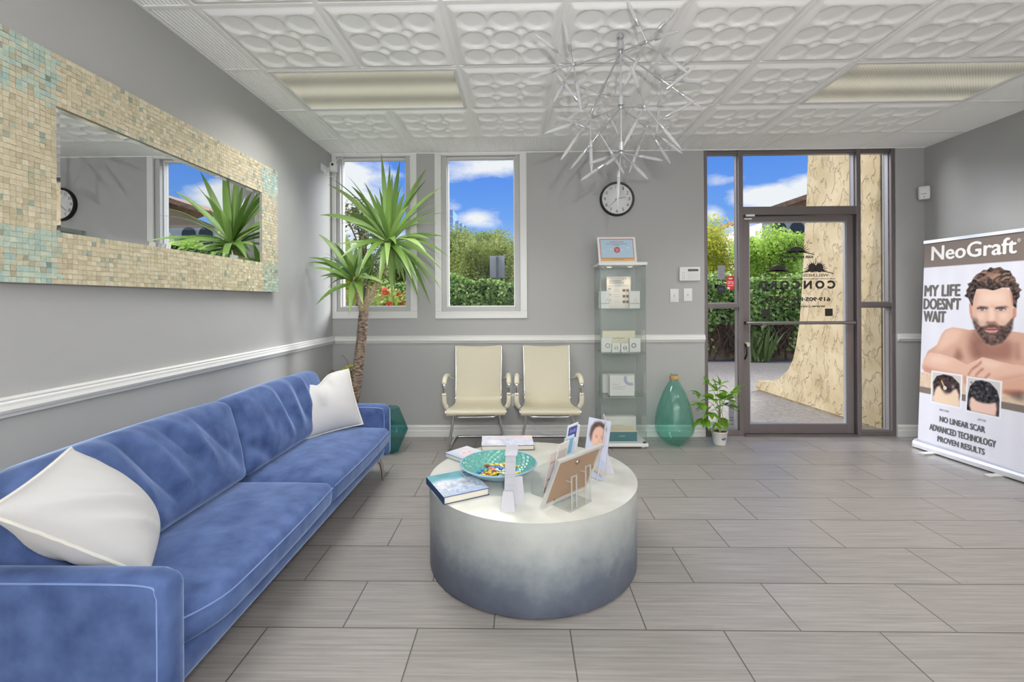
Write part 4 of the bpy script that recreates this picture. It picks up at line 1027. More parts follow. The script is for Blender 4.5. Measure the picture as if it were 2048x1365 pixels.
for d in (0.0, 0.145): m.obox(rk0 + hx * d + hn * 0.04 + Vector((0, 0, 0.0005)), hx * 0.003, hn * -0.10, Vector((0, 0, 0.05)))
m.obox(rk0 + hn * 0.04 + Vector((0, 0, 0.0005)), hx * 0.30, hn * -0.10, Vector((0, 0, 0.004))); m.obox(rk0 + hn * -0.058 + Vector((0, 0, 0.0045)), hx * 0.30, hn * 0.003, Vector((0, 0, 0.11)))
m.build('rack_body', M_ACR, rack)

# tall photo card of a smiling person
pc = Canvas(60, 140, (200, 206, 224))
pc.poly([(0, 0), (1, 0), (1, 1), (0, 1)], (206, 210, 228), 1, 4)
pc.poly([(.12, .30), (.14, .16), (.30, .06), (.55, .03), (.78, .08), (.86, .18), (.74, .16), (.5, .13), (.33, .2), (.27, .34), (.22, .42)], (92, 72, 64), 1, 2, .08)
pc.poly([(.25, .26), (.38, .15), (.58, .12), (.76, .17), (.84, .28), (.82, .42), (.70, .53), (.52, .57), (.36, .50), (.27, .40)], (226, 180, 158), 1, 2)
pc.poly([(.36, .5), (.66, .53), (.72, .66), (.2, .68)], (214, 166, 144), 1, 2); pc.poly([(.30, .3), (.42, .2), (.5, .3), (.44, .46), (.34, .42)], (238, 198, 178), .6, 4)
for x in (.44, .70): pc.ell((x, .315), .045, .007, (84, 66, 60), .85, 1); pc.line([(x - .07, .288), (x, .28), (x + .07, .287)], .009, (122, 94, 82), .8, 1)
pc.line([(.57, .33), (.60, .385), (.54, .392)], .012, (196, 144, 124), .7, 1); pc.poly([(.43, .437), (.57, .448), (.71, .432), (.64, .468), (.52, .472)], (246, 238, 236), 1, 1); pc.line([(.42, .434), (.57, .446), (.72, .428)], .008, (190, 112, 106), .9); pc.line([(.47, .472), (.57, .482), (.67, .468)], .008, (196, 118, 112), .8)
pc.poly([(0, .66), (.3, .62), (.7, .64), (1, .7), (1, 1), (0, 1)], (190, 198, 220), 1, 2); pc.poly([(0, .7), (1, .86), (1, .92), (0, .76)], (206, 186, 164), 1, 1); pc.poly([(.1, .78), (.9, .93), (.9, .96), (.1, .82)], (160, 140, 124), .8, 1)
p0 = Vector((0.318, 2.405, TZ + 0.003)); pu = Vector((0.74, -0.67, 0)).normalized(); pv = Vector((0.15, 0.10, 0.985)).normalized(); pn = pu.cross(pv)
pt = thing('photo_card', 'tall photo card of a smiling face standing behind the leaflet rack', 'photo card', p0[:])
m = MB(); m.obox(p0, pu * 0.135, pv * 0.30, -pn * 0.003); bd_ = m.build('card_stock', M_CARD, pt)
pc.sheet('portrait_print', p0 + pn * 0.0004 + pu * 0.002 + pv * 0.002, pu * 0.131, pv * 0.296, pt, 0.25, 0.5)
m = MB(); m.prism([p0 - pn * 0.003 + pu * 0.03, p0 - pn * 0.003 + pu * 0.105, p0 - pn * 0.003 + pu * 0.068 + pv * 0.2], -pn * 0.0015)
q = p0 - pn * 0.004 + pu * 0.068
m = MB(); m.add([q + pv * 0.19, q - pn * 0.075 - Vector((0, 0, 0.001)) + pu * 0.03, q - pn * 0.075 - pu * 0.03 - Vector((0, 0, 0.001)), q + pv * 0.188 - pn * 0.002], [(0, 1, 2), (3, 2, 1), (0, 2, 3), (0, 3, 1)]); m.build('strut', M_CARD, pt)
# tent card seen edge-on with its triangular strut
s0 = at_z(1195, 963, TZ); sa = at_z(1199, 935, TZ)
tn = thing('tent_card', 'white easel-backed tent card seen edge-on at the right of the coffee table', 'sign', (s0.x, s0.y, TZ))
du = Vector((0.12, 0.99, 0)).normalized(); dn = Vector((0.99, -0.12, 0)).normalized(); dv = (Vector((0, 0, 1)) + dn * 0.16).normalized()
base0 = Vector((s0.x, s0.y, TZ + 0.001))
m = MB(); m.obox(base0, du * 0.20, dv * 0.30, -dn * 0.004); m.build('panel', M_CARD, tn)
m = MB(); q0 = base0 + du * 0.10 + dv * 0.2
m.prism([q0, base0 + dn * 0.012 + du * 0.10 , base0 + dn * 0.095 + du * 0.10 - Vector((0, 0, 0.0005))], du * 0.003)
m.build('strut', M_CARD, tn)
# ------------------------------------------------------------------ glass display cabinet
KX0, KX1, KY0, KY1 = 0.708, 1.140, 4.095, 4.455
cab = thing('display_cabinet', 'tall narrow glass display cabinet with white top and base against the grey wall', 'display cabinet', ((KX0 + KX1) / 2, (KY0 + KY1) / 2, 0))
M_CABW = pbr('white_cabinet_board', (230, 230, 228), 0.35)
m = MB(); m.box((KX0, KY0, 0.018), (KX1, KY1, 0.046), 0.003); m.build('base_board', M_CABW, cab)
for x in (KX0 + 0.04, KX1 - 0.04):
    for y in (KY0 + 0.04, KY1 - 0.04):
        m = MB(); m.lathe([(0.018, 0.0), (0.02, 0.004), (0.02, 0.0175)], (x, y, 0), 16); m.build('foot', pbr('pale_foot', (200, 200, 200), 0.4), cab)
m = MB(); m.box((KX0, KY0, 1.649), (KX1, KY1, 1.676), 0.003); m.build('top_board', M_CABW, cab)
M_CGL = glass('green_tinged_glass', (250, 252, 251), 0.7)
M_EDGE = pbr('polished_glass_edge', (118, 138, 134), 0.15, 0, 0.8)
gx0, gx1, gy0_, gy1_ = KX0 + 0.012, KX1 - 0.012, KY0 + 0.014, KY1 - 0.01
for nm, a, b in (('glass_door', (gx0 + 0.006, gy0_, 0.050), (gx1 - 0.004, gy0_ + 0.004, 1.646)), ('side_glass', (gx0, gy0_ + 0.006, 0.047), (gx0 + 0.004, gy1_, 1.648)), ('side_glass', (gx1 - 0.004, gy0_ + 0.006, 0.047), (gx1, gy1_, 1.648)), ('back_glass', (gx0 + 0.005, gy1_ - 0.004, 0.047), (gx1 - 0.005, gy1_, 1.648))):
    m = MB(); m.box(a, b); p_ = m.build(nm, M_CGL, cab)
    e = MB()
    if nm == 'glass_door':
        for x in (a[0] - 0.002, b[0]): e.box((x, a[1], a[2]), (x + 0.002, b[1], b[2]))
    elif nm == 'side_glass':
        e.box((a[0], a[1] - 0.0015, a[2]), (b[0], a[1], b[2]))
    else:
        for x in (a[0] - 0.001, b[0]): e.box((x, a[1], a[2]), (x + 0.001, b[1], b[2]))
    e.build('glass_edge', M_EDGE, p_)
SH = [1.254, 0.852, 0.449]
for z in SH:
    m = MB(); m.box((gx0 + 0.006, gy0_ + 0.008, z), (gx1 - 0.006, gy1_ - 0.006, z + 0.005)); s_ = m.build('glass_shelf', M_CGL, cab)
    e = MB(); e.box((gx0 + 0.006, gy0_ + 0.0065, z), (gx1 - 0.006, gy0_ + 0.008, z + 0.005)); e.build('glass_edge', M_EDGE, s_)
for a, b in (((gx0 + 0.004, KY0 + 0.010, 1.625), (gx0 + 0.032, KY0 + 0.020, 1.648)), ((gx1 - 0.034, KY0 + 0.010, 0.047), (gx1 - 0.004, KY0 + 0.020, 0.062)), ((gx1 - 0.034, KY0 + 0.010, 1.633), (gx1 - 0.004, KY0 + 0.020, 1.648))):
    m = MB(); m.box(a, b, 0.001); m.build('hinge', pbr('grey_hinge', (96, 98, 104), 0.3, 0.8), cab)
M_SPOT = pbr('warm_spot_lens', (255, 240, 210), 0.3, **{'Emission Color': (1.0, 0.82, 0.52, 1), 'Emission Strength': 3.0})
for x in (KX0 + 0.115, KX1 - 0.125):
    m = MB(); m.lathe([(0.026, 1.6405), (0.028, 1.643), (0.028, 1.649)], (x, KY0 + 0.13, 0), 20); sp_ = m.build('spotlight', pbr('spot_ring', (210, 206, 198), 0.3, 0.6), cab, 40)
    m = MB(); m.lathe([(0.0215, 1.6398), (0.022, 1.6404)], (x, KY0 + 0.13, 0), 20); m.build('lens', M_SPOT, sp_)
    lamp('cabinet_spot_light', 'SPOT', (x, KY0 + 0.13, 1.636), (0, 0.12, -1), 1.6, (1.0, 0.80, 0.52), spot_size=R(75), spot_blend=0.6, shadow_soft_size=0.02)
# things in the cabinet -------------------------------------------------
M_BOXW = pbr('white_product_box', (226, 225, 222), 0.45); M_TEAL = pbr('teal_box', (64, 116, 124), 0.5); M_INK = pbr('grey_ink', (120, 116, 112), 0.6)
M_INKL = pbr('pale_grey_ink', (176, 176, 178), 0.6)
def wbox(x0, x1, y0, y1, z0, h, name, label, cat, mat=None, group=None):
    t = thing(name, label, cat, ((x0 + x1) / 2, (y0 + y1) / 2, z0), group=group)
    m = MB(); m.box((x0, y0, z0), (x1, y1, z0 + h), 0.0012); m.build('carton', mat or M_BOXW, t)
    return t
def ring(t, c, r0, r1, mat, a0=0.0, a1=2 * PI):
    n = 40; y = c[1]; m = MB()
    m.grid(lambda u, v: (c[0] + (r0 + (r1 - r0) * v) * math.cos(a0 + (a1 - a0) * u), y, c[2] + (r0 + (r1 - r0) * v) * math.sin(a0 + (a1 - a0) * u)), n, 2); m.build('printed_ring', mat, t)
def kx(px, y): return at_y(px, 700, y).x
s0_ = SH[0] + 0.0055
# standing information sheet with rows of small photographs
yb = 4.30; x0, x1 = kx(1214, yb), kx(1262, yb)
t = thing('information_sheet', 'white information sheet with before and after pictures on the top glass shelf', 'sign', ((x0 + x1) / 2, yb, s0_))
m = MB(); m.box((x0, yb, s0_), (x1, yb + 0.004, s0_ + 0.298)); m.build('sheet', pbr('sheet_paper', (232, 224, 218), 0.5), t)
f = yb - 0.0004; w = x1 - x0
def xz(u, v): return (x0 + u * w, f, s0_ + v * 0.298)
M_DOT = pbr('dark_red_dot', (110, 50, 60), 0.5)
for u in (0.70, 0.79): m = MB(); m.box((x0 + u * w - 0.004, f - 0.0003, s0_ + 0.272), (x0 + u * w + 0.004, f, s0_ + 0.280)); m.build('printed_dot', M_DOT, t)
for v, u0, u1, hh in ((0.84, 0.10, 0.60, 0.010), (0.78, 0.10, 0.72, 0.010), (0.72, 0.08, 0.9, 0.003), (0.69, 0.08, 0.9, 0.003), (0.58, 0.3, 0.5, 0.003), (0.53, 0.3, 0.55, 0.003), (0.42, 0.3, 0.55, 0.003), (0.36, 0.3, 0.55, 0.003), (0.24, 0.3, 0.5, 0.003), (0.18, 0.3, 0.55, 0.003)):
    m = MB(); m.box((x0 + u0 * w, f - 0.0002, s0_ + v * 0.298), (x0 + u1 * w, f, s0_ + v * 0.298 + hh)); m.build('printed_line', M_INKL, t)
for v in (0.52, 0.335, 0.16):
    for u in (0.66, 0.81):
        m = MB(); m.box((x0 + u * w, f - 0.0003, s0_ + v * 0.298), (x0 + (u + 0.12) * w, f, s0_ + v * 0.298 + 0.024), 0); m.build('printed_photo', pbr('brown_photo_%d' % (u * 10), (112, 88, 76) if u < .7 else (126, 104, 90), 0.5), t)
    m = MB(); m.box((x0 + 0.06 * w, f - 0.0003, s0_ + (v + 0.085) * 0.298), (x0 + 0.19 * w, f, s0_ + (v + 0.085) * 0.298 + 0.005)); m.build('printed_mark', pbr('black_ink', (40, 38, 38), 0.5), t)
for pxa, pxb, col, side, dz in ((1198.5, 1219.5, (60, 110, 190), 'left', 0), (1259.5, 1280.5, (170, 70, 110), 'right', 0)):
    y_ = 4.19; a, b = kx(pxa, y_), kx(pxb, y_)
    nm = 'blue' if side == 'left' else 'magenta'
    t = wbox(a, b, y_, y_ + 0.03, s0_, 0.158, 'folded_card', 'white card with a %s peak line drawing beside the information sheet' % nm, 'card', group='line drawing cards on the top shelf')
    mt = pbr('ink_' + nm, col, 0.5); w_ = b - a; f2 = y_ - 0.0005
    m = MB(); m.box((a + 0.002, f2, s0_ + 0.042), (b - 0.002, f2 + 0.0004, s0_ + 0.046)); m.build('base_line', mt, t)
    pk = [(0.62 if side == 'left' else 0.38, 0.046), (0.82 if side == 'left' else 0.56, 0.09), (0.98 if side == 'left' else 0.76, 0.046)]
    m = MB()
    for (u0, z0), (u1, z1) in zip(pk[:-1], pk[1:]): m.tube([(a + u0 * w_, f2 + 0.0002, s0_ + z0), (a + u1 * w_, f2 + 0.0002, s0_ + z1)], 0.0009, 5)
    m.build('peak_line', mt, t)
s1_ = SH[1] + 0.0055
a, b = kx(1205, 4.36), kx(1270, 4.36)
t = wbox(a, b, 4.36, 4.42, s1_, 0.185, 'carton_box', 'wide cream carton at the back of the second glass shelf', 'box', pbr('cream_carton', (232, 222, 200), 0.5))
MB().text('NUTRAFOL', (a + 0.10, 4.3594, s1_ + 0.108), (1, 0, 0), (0, 0, 1), 0.115, 0.013, 0.01).build('lettering', M_INK, t); MB().text('men', (a + 0.145, 4.3594, s1_ + 0.09), (1, 0, 0), (0, 0, 1), 0.025, 0.007).build('lettering', M_INK, t)
M_RING1 = pbr('sage_ring', (150, 160, 148), 0.5); M_RING2 = pbr('charcoal_ring', (120, 122, 126), 0.5)
for pxa, pxb, h, lb, mt, rr_ in ((1203, 1222.5, 0.128, 'white carton with a pale green ring, beside the smaller cartons', M_RING1, 0.022), (1259.5, 1281, 0.128, 'white carton with a charcoal ring, beside the smaller cartons', M_RING2, 0.022)):
    a, b = kx(pxa, 4.2), kx(pxb, 4.2); t = wbox(a, b, 4.2, 4.25, s1_, h, 'carton_box', lb + ' on the second glass shelf', 'box', group='upright cartons on the second shelf')
    c = ((a + b) / 2 + (0.012 if pxa < 1210 else -0.012), 4.1995, s1_ + 0.06); ring(t, c, rr_ * 0.62, rr_, mt)
for pxa, pxb, lb, mt in ((1224.5, 1240.5, 'small white carton with a grey leaf ring, next to the pale green ring carton', M_RING1), (1242.5, 1257.5, 'small white carton with a dark leaf ring, next to the charcoal ring carton', M_RING2)):
    a, b = kx(pxa, 4.17), kx(pxb, 4.17); t = wbox(a, b, 4.17, 4.20, s1_, 0.082, 'small_carton', lb, 'box', group='small cartons on the second shelf')
    c = ((a + b) / 2, 4.1695, s1_ + 0.04); ring(t, c, 0.009, 0.017, mt, R(110), R(260)); ring(t, c, 0.009, 0.017, mt, R(-70), R(80))
    m = MB(); m.box((b - 0.02, 4.1692, s1_ + 0.012), (b - 0.004, 4.1698, s1_ + 0.015)); m.build('printed_line', M_INK, t)
s2_ = SH[2] + 0.0055
a, b = kx(1205, 4.33), kx(1269, 4.33); t = wbox(a, b, 4.33, 4.39, s2_, 0.175, 'carton_box', 'plain wide carton at the back of the third glass shelf', 'box')
a, b = kx(1219.5, 4.2), kx(1268.5, 4.2); t = wbox(a, b, 4.2, 4.30, s2_, 0.187, 'carton_box', 'white carton with a lilac ring on the third glass shelf', 'box')
ring(t, (b - 0.036, 4.1994, s2_ + 0.155), 0.034, 0.062, pbr('lilac_ring', (176, 172, 196), 0.5), R(150), R(298))
MB().text('Nutrafol', (a + 0.024, 4.1995, s2_ + 0.102), (1, 0, 0), (0, 0, 1), 0.05, 0.009).build('lettering', M_INK, t)
for z, w_ in ((0.084, 0.12), (0.072, 0.10), (0.060, 0.11)):
    m = MB(); m.box((a + 0.024, 4.1994, s2_ + z), (a + 0.024 + w_, 4.1999, s2_ + z + 0.003)); m.build('printed_line', M_INKL, t)
s3_ = 0.0465
a, b = kx(1205, 4.36), kx(1271, 4.36); t = wbox(a, b, 4.36, 4.43, s3_, 0.178, 'carton_box', 'wide white carton standing on the cabinet base behind the teal box', 'box')
MB().text('NUTRAFOL', (a + 0.105, 4.3594, s3_ + 0.085), (1, 0, 0), (0, 0, 1), 0.10, 0.012, 0.01).build('lettering', M_INK, t); MB().text('women', (a + 0.135, 4.3594, s3_ + 0.068), (1, 0, 0), (0, 0, 1), 0.04, 0.008).build('lettering', M_INK, t)
a, b = kx(1213, 4.17), kx(1273, 4.17); t = thing('gift_box', 'flat teal box with a cream lid on the cabinet base', 'box', ((a + b) / 2, 4.25, s3_))
m = MB(); m.box((a, 4.17, s3_), (b, 4.345, s3_ + 0.085), 0.001); m.build('box_body', M_TEAL, t)
m = MB(); m.box((a, 4.17, s3_ + 0.0851), (b, 4.345, s3_ + 0.094), 0.001); m.build('lid', pbr('cream_lid', (226, 214, 186), 0.5), t)
MB().text('nutrafol', ((a + b) / 2 - 0.03, 4.1694, s3_ + 0.042), (1, 0, 0), (0, 0, 1), 0.06, 0.011).build('lettering', pbr('pale_ink', (214, 226, 228), 0.5), t)
# framed certificate leaning on the cabinet top
y_ = 4.20; cz = 1.6765; a, b = at_y(1197.5, 524, y_), at_y(1274, 523, y_); hh = at_y(1235, 475, y_ + 0.03).z - cz
t = thing('framed_certificate', 'white framed certificate with a red seal on top of the glass display cabinet', 'picture frame', ((a.x + b.x) / 2, y_, cz))
fx0, fx1 = a.x, b.x; lean = 0.03 / hh
def fp(u, v, d=0.0): return Vector((fx0 + (fx1 - fx0) * u - 0.012 * v, y_ + 0.03 * v - d, cz + hh * v + d * lean))
def fq(u0, v0, u1, v1, d, name, mat, th=0.0006):
    m = MB(); P = [fp(u0, v0, d), fp(u1, v0, d), fp(u1, v1, d), fp(u0, v1, d)]; m.prism(P[::-1], (0, th, 0)); return m.build(name, mat, t)
fq(0, 0, 1, 1, 0.008, 'frame', M_PLASTIC, 0.012)
fq(0.06, 0.075, 0.94, 0.93, 0.0088, 'red_border', pbr('seal_red', (190, 66, 72), 0.4)); fq(0.075, 0.19, 0.925, 0.905, 0.0094, 'certificate', pbr('certificate_blue', (176, 202, 220), 0.4)); fq(0.06, 0.075, 0.94, 0.17, 0.0096, 'gold_strip', pbr('certificate_gold', (216, 172, 92), 0.4))
n_ = Vector((0, -1, 0)); U = (fp(1, 0) - fp(0, 0)).normalized(); V = (fp(0, 1) - fp(0, 0)).normalized()
MB().text('CONGRATULATIONS', fp(0.33, 0.78, 0.0104), U, V, 0.125, 0.012, 0.01).build('lettering', pbr('seal_red', (190, 66, 72)), t)
m = MB(); m.lathe([(0.028, 0), (0.028, 0.0008)], fp(0.5, 0.50, 0.010), 28, axis=(0, -1, lean)); m.build('seal', pbr('seal_red', (190, 66, 72)), t)
m = MB()
for q in range(3):
    an = q * PI * 2 / 3 + 0.5; c = fp(0.5, 0.5, 0.0114) + U * 0.010 * math.cos(an) + V * 0.010 * math.sin(an); m.lathe([(0.0065, 0), (0.0065, 0.0005)], c, 10, axis=(0, -1, lean))
m.build('seal_emblem', M_CARD, t)
for u, v, w_ in ((0.22, 0.72, 0.56), (0.42, 0.67, 0.16), (0.34, 0.115, 0.32)):
    fq(u, v, u + w_, v + 0.018, 0.0104, 'printed_line', pbr('blue_grey_ink', (120, 134, 150), 0.5))
for u, v in ((0.14, 0.45), (0.78, 0.58), (0.62, 0.5), (0.34, 0.53)):
    m = MB(); c = fp(u, v, 0.0100); m.prism([c + U * (0.014 * math.cos(s)) + V * (0.004 * math.sin(s)) for s in [2 * PI * i / 12 for i in range(12)]], (0, -0.0004, 0)); m.build('printed_cloud', pbr('cloud_ink', (220, 226, 232), 0.5), t)

# ------------------------------------------------------------------ things on the walls
ck_c = at_y(1233.5, 399, D); ck = thing('wall_clock', 'round black-rimmed wall clock with white dial between window and door', 'clock', ck_c[:])
cr0 = 0.168
m = MB(); m.lathe([(cr0 - 0.022, 0.022), (cr0 - 0.018, 0.033), (cr0 - 0.006, 0.034), (cr0, 0.024), (cr0, 0.001)], ck_c, 64, axis=(0, -1, 0), cap=False); m.build('rim', M_BLACK, ck, 50)
yf = D - 0.020
m = MB(); m.lathe([(0.001, 0.0), (cr0 - 0.014, 0.0)], (ck_c.x, yf, ck_c.z), 64, axis=(0, -1, 0), cap=False); m.lathe([(0.001, -0.018), (cr0 - 0.01, -0.018)], (ck_c.x, yf, ck_c.z), 48, axis=(0, -1, 0), cap=False); m.build('dial', pbr('clock_dial', (226, 226, 224), 0.5), ck)
for hnum in range(1, 13):
    an = PI / 2 - hnum * PI / 6; r_ = 0.118; sw = 0.026 if hnum < 10 else (0.034 if hnum != 11 else 0.026); sh_ = 0.031
    if hnum == 1: sw = 0.011
    MB().text(str(hnum), (ck_c.x + r_ * math.cos(an) - sw / 2, yf - 0.001, ck_c.z + r_ * math.sin(an) - sh_ / 2), (1, 0, 0), (0, 0, 1), sw * 0.8, sh_).build('numeral', M_BLACK, ck)
for nm, ang, ln, wd, back in (('hour_hand', PI / 2 - (2 + 38 / 60) * PI / 6, 0.085, 0.006, 0.018), ('minute_hand', PI / 2 - 38 * PI / 30, 0.122, 0.0045, 0.022)):
    d_ = Vector((math.cos(ang), 0, math.sin(ang))); p_ = Vector((-d_.z, 0, d_.x)); c = Vector((ck_c.x, yf - 0.003 - (0.002 if nm[0] == 'm' else 0), ck_c.z))
    m = MB(); m.prism([c - d_ * back - p_ * wd / 2, c + d_ * ln - p_ * wd / 4, c + d_ * ln + p_ * wd / 4, c - d_ * back + p_ * wd / 2], (0, -0.001, 0)); m.build(nm, M_BLACK, ck)
m = MB(); m.lathe([(cr0 - 0.020, 0.0)] + [(0.001, 0.0005)], (ck_c.x, D - 0.030, ck_c.z), 48, axis=(0, -1, 0), cap=False); m.build('cover_glass', M_GLASS, ck)
# alarm keypad
a, b = at_y(1357.5, 562.5, D), at_y(1398.5, 534.5, D)
t = thing('alarm_keypad', 'white alarm keypad with a dark display on the wall beside the entrance door', 'keypad', ((a.x + b.x) / 2, D, a.z))
m = MB(); m.box((a.x, D - 0.028, a.z), (b.x, D - 0.0005, b.z), 0.006); m.build('housing', M_PLASTIC, t, 40)
w, h = b.x - a.x, b.z - a.z
m = MB(); m.box((a.x + w * 0.40, D - 0.0292, a.z + h * 0.69), (a.x + w * 0.9, D - 0.0278, a.z + h * 0.85)); m.build('display', pbr('lcd_dark', (84, 86, 84), 0.2), t)
for i in range(2):
    for j in range(4):
        m = MB(); m.box((a.x + w * (0.11 + 0.09 * i), D - 0.0286, a.z + h * (0.15 + 0.14 * j)), (a.x + w * (0.15 + 0.09 * i), D - 0.0278, a.z + h * (0.2 + 0.14 * j))); m.build('button', pbr('grey_key', (170, 170, 170), 0.5), t)
m = MB(); m.box((a.x + w * 0.36, D - 0.0286, a.z + h * 0.08), (a.x + w * 0.95, D - 0.0278, a.z + h * 0.6), 0); m.build('flap', pbr('keypad_flap', (220, 220, 218), 0.4), t)
def wallplate(pxa, pya, pxb, pyb, label, name='light_switch', cat='switch', kind='switch', group='light switches'):
    a, b = at_y(pxa, pyb, D), at_y(pxb, pya, D); c = ((a.x + b.x) / 2, (a.z + b.z) / 2)
    t = thing(name, label, cat, (c[0], D, a.z), group=group)
    m = MB(); m.box((a.x, D - 0.007, a.z), (b.x, D - 0.0005, b.z), 0.003); m.build('plate', M_PLASTIC, t, 40)
    if kind == 'switch':
        m = MB(); m.box((c[0] - 0.006, D - 0.009, c[1] - 0.014), (c[0] + 0.006, D - 0.0065, c[1] + 0.014), 0.001); m.build('collar', pbr('switch_collar', (200, 200, 198), 0.4), t)
        m = MB(); m.add(*wedge(c[0] - 0.004, c[0] + 0.004, c[0] - 0.003, c[0] + 0.003, D - 0.02, D - 0.008, D - 0.022, D - 0.012, c[1] - 0.002, c[1] + 0.012)); m.build('toggle', M_PLASTIC, t)
    else:
        for dz in (-0.028, 0.028):
            m = MB(); m.lathe([(0.016, 0), (0.016, 0.003), (0.014, 0.004)], (c[0], D - 0.006, c[1] + dz), 20, axis=(0, -1, 0)); s_ = m.build('socket', pbr('socket_face', (214, 214, 212), 0.4), t)
            m = MB()
            for dx in (-0.006, 0.006): m.box((c[0] + dx - 0.0012, D - 0.0106, c[1] + dz - 0.004), (c[0] + dx + 0.0012, D - 0.0098, c[1] + dz + 0.005))
            m.build('slot', M_BLACK, s_)
    return t, c
wallplate(1340, 578, 1357, 605, 'white light switch under the alarm keypad, nearer the glass cabinet')
wallplate(1367, 577, 1384, 603, 'white light switch under the alarm keypad, nearer the entrance door')
t, oc = wallplate(1023.5, 788, 1038, 813, 'white power outlet on the wall between the two cream chairs', 'power_outlet', 'outlet', 'outlet', None)
t = thing('power_cable', 'white plug and thin cord hanging from the power outlet behind the cream chairs', 'cord', (oc[0], D - 0.03, oc[1] - 0.05))
m = MB(); m.box((oc[0] - 0.013, D - 0.045, oc[1] - 0.043), (oc[0] + 0.013, D - 0.0104, oc[1] - 0.015), 0.004); m.build('plug', M_PLASTIC, t, 40)
m = MB(); m.tube(smooth_path([(oc[0], D - 0.045, oc[1] - 0.03), (oc[0] + 0.04, D - 0.06, oc[1] - 0.09), (oc[0] + 0.10, D - 0.05, oc[1] - 0.16), (oc[0] + 0.16, D - 0.03, oc[1] - 0.22), (oc[0] + 0.26, D - 0.03, 0.04), (oc[0] + 0.46, D - 0.03, 0.006), (KX0 + 0.03, D - 0.008, 0.006)], 8), 0.003, 6); m.build('cable', M_PLASTIC, t, 60)
# motion detector in the right corner
t = thing('motion_detector', 'small white motion detector high in the corner beside the entrance door', 'sensor', (XR - 0.05, D - 0.06, 2.30))
T_ = Matrix.Translation((XR - 0.045, D - 0.05, 2.345)) @ Matrix.Rotation(R(-38), 4, 'Z')
bmx = rbox((0.044, 0.026, 0.064), 0.014, (8, 6, 8)); 
for v in bmx.verts: v.co = T_ @ v.co
m = MB(); m.bm(bmx); m.build('housing', M_PLASTIC, t, 50)
def tp(x, z, d): return T_ @ Vector((x, -0.0265 - d, z))
m = MB(); m.prism([tp(-0.022, -0.014, 0), tp(0.018, -0.014, 0), tp(0.018, -0.0105, 0), tp(-0.022, -0.0105, 0)], (T_.to_3x3() @ Vector((0, -0.0006, 0)))); m.build('lens_slit', M_BLACK, t)
m = MB(); m.prism([tp(-0.006, -0.05, 0), tp(0.006, -0.05, 0), tp(0.006, -0.03, 0), tp(-0.006, -0.03, 0)], (T_.to_3x3() @ Vector((0, -0.0006, 0)))); m.build('emblem', pbr('pale_print', (196, 196, 194), 0.5), t)
# camera on the left wall
sc_y = 4.12
t = thing('security_camera', 'small white security camera on a wall bracket in the corner by the window', 'camera', (XL, 4.05, 2.53))
bp_ = at_x(645.5, 336, XL); 
m = MB(); m.box((XL + 0.0005, bp_.y - 0.05, bp_.z - 0.032), (XL + 0.010, bp_.y + 0.05, bp_.z + 0.032), 0.003); m.build('wall_plate', M_PLASTIC, t, 40)
m = MB(); m.tube(smooth_path([(XL + 0.01, bp_.y, bp_.z - 0.002), (XL + 0.05, bp_.y - 0.0, bp_.z - 0.004), (XL + 0.09, bp_.y - 0.01, bp_.z + 0.004)], 5), 0.007, 8); m.build('bracket_arm', M_PLASTIC, t, 50)
cx_, cyy, cz_ = XL + 0.115, bp_.y - 0.02, bp_.z + 0.0
m = MB(); m.box((cx_ - 0.03, cyy - 0.03, cz_ - 0.045), (cx_ + 0.028, cyy + 0.025, cz_ + 0.04), 0.008); m.build('camera_body', M_PLASTIC, t, 40)
m = MB(); m.lathe([(0.012, 0), (0.012, 0.004), (0.009, 0.0045)], (cx_ - 0.002, cyy - 0.0305, cz_ + 0.016), 18, axis=(0.15, -1, 0)); m.build('lens', M_BLACK, t, 40)
m = MB(); m.tube(smooth_path([(XL + 0.005, bp_.y - 0.02, bp_.z - 0.03), (XL + 0.05, bp_.y + 0.02, bp_.z - 0.075), (XL + 0.10, bp_.y + 0.06, bp_.z - 0.06), (cx_, cyy + 0.02, cz_ - 0.03)], 6), 0.003, 6)
m.tube(smooth_path([(cx_, cyy + 0.025, cz_ + 0.02), (cx_ + 0.0, cyy + 0.08, cz_ + 0.1), (cx_ + 0.01, D - 0.05, ZC - 0.05), (cx_ + 0.01, D - 0.04, ZC - 0.002)], 6), 0.004, 6); m.build('cable', M_PLASTIC, t, 60)

# ------------------------------------------------------------------ vases
gc = (1.418, 4.235)
gv = thing('glass_vase', 'large teardrop green glass vase with a cork collar standing by the entrance', 'vase', (gc[0], gc[1], 0))
M_GV = glass('sea_green_glass', (234, 250, 247), 1.0, 0.035, (120, 200, 180))
pr = [(0.055, 0.0), (0.075, 0.004), (0.105, 0.03), (0.150, 0.085), (0.170, 0.13), (0.1745, 0.17), (0.172, 0.22), (0.163, 0.28), (0.148, 0.345), (0.127, 0.41), (0.102, 0.475), (0.075, 0.53), (0.050, 0.572), (0.038, 0.592), (0.034, 0.605), (0.034, 0.640), (0.037, 0.648)]
prs = [(p.x, p.y) for p in smooth_path([(r, z, 0) for r, z in pr], 4)]
inner = [(max(0.004, r - 0.006), z + (0.012 if z < 0.05 else 0)) for r, z in prs][::-1]
m = MB(); m.lathe([(0.004, 0.0)] + prs + inner + [(0.003, 0.02)], (gc[0], gc[1], 0.0006), 72, cap=False); m.build('glass_body', M_GV, gv, 70)
m = MB(); m.lathe([(0.039, 0.597), (0.0415, 0.60), (0.0415, 0.630), (0.039, 0.633)], (gc[0], gc[1], 0.0006), 40); m.build('cork_collar', add_bump(pbr('cork', (196, 150, 96), 0.8), 120, 0.5), gv, 40)
tvx, tvy = -1.165, 4.02
tv = thing('faceted_vase', 'teal faceted glass vase on the floor at the far end of the sofa', 'vase', (tvx, tvy, 0))
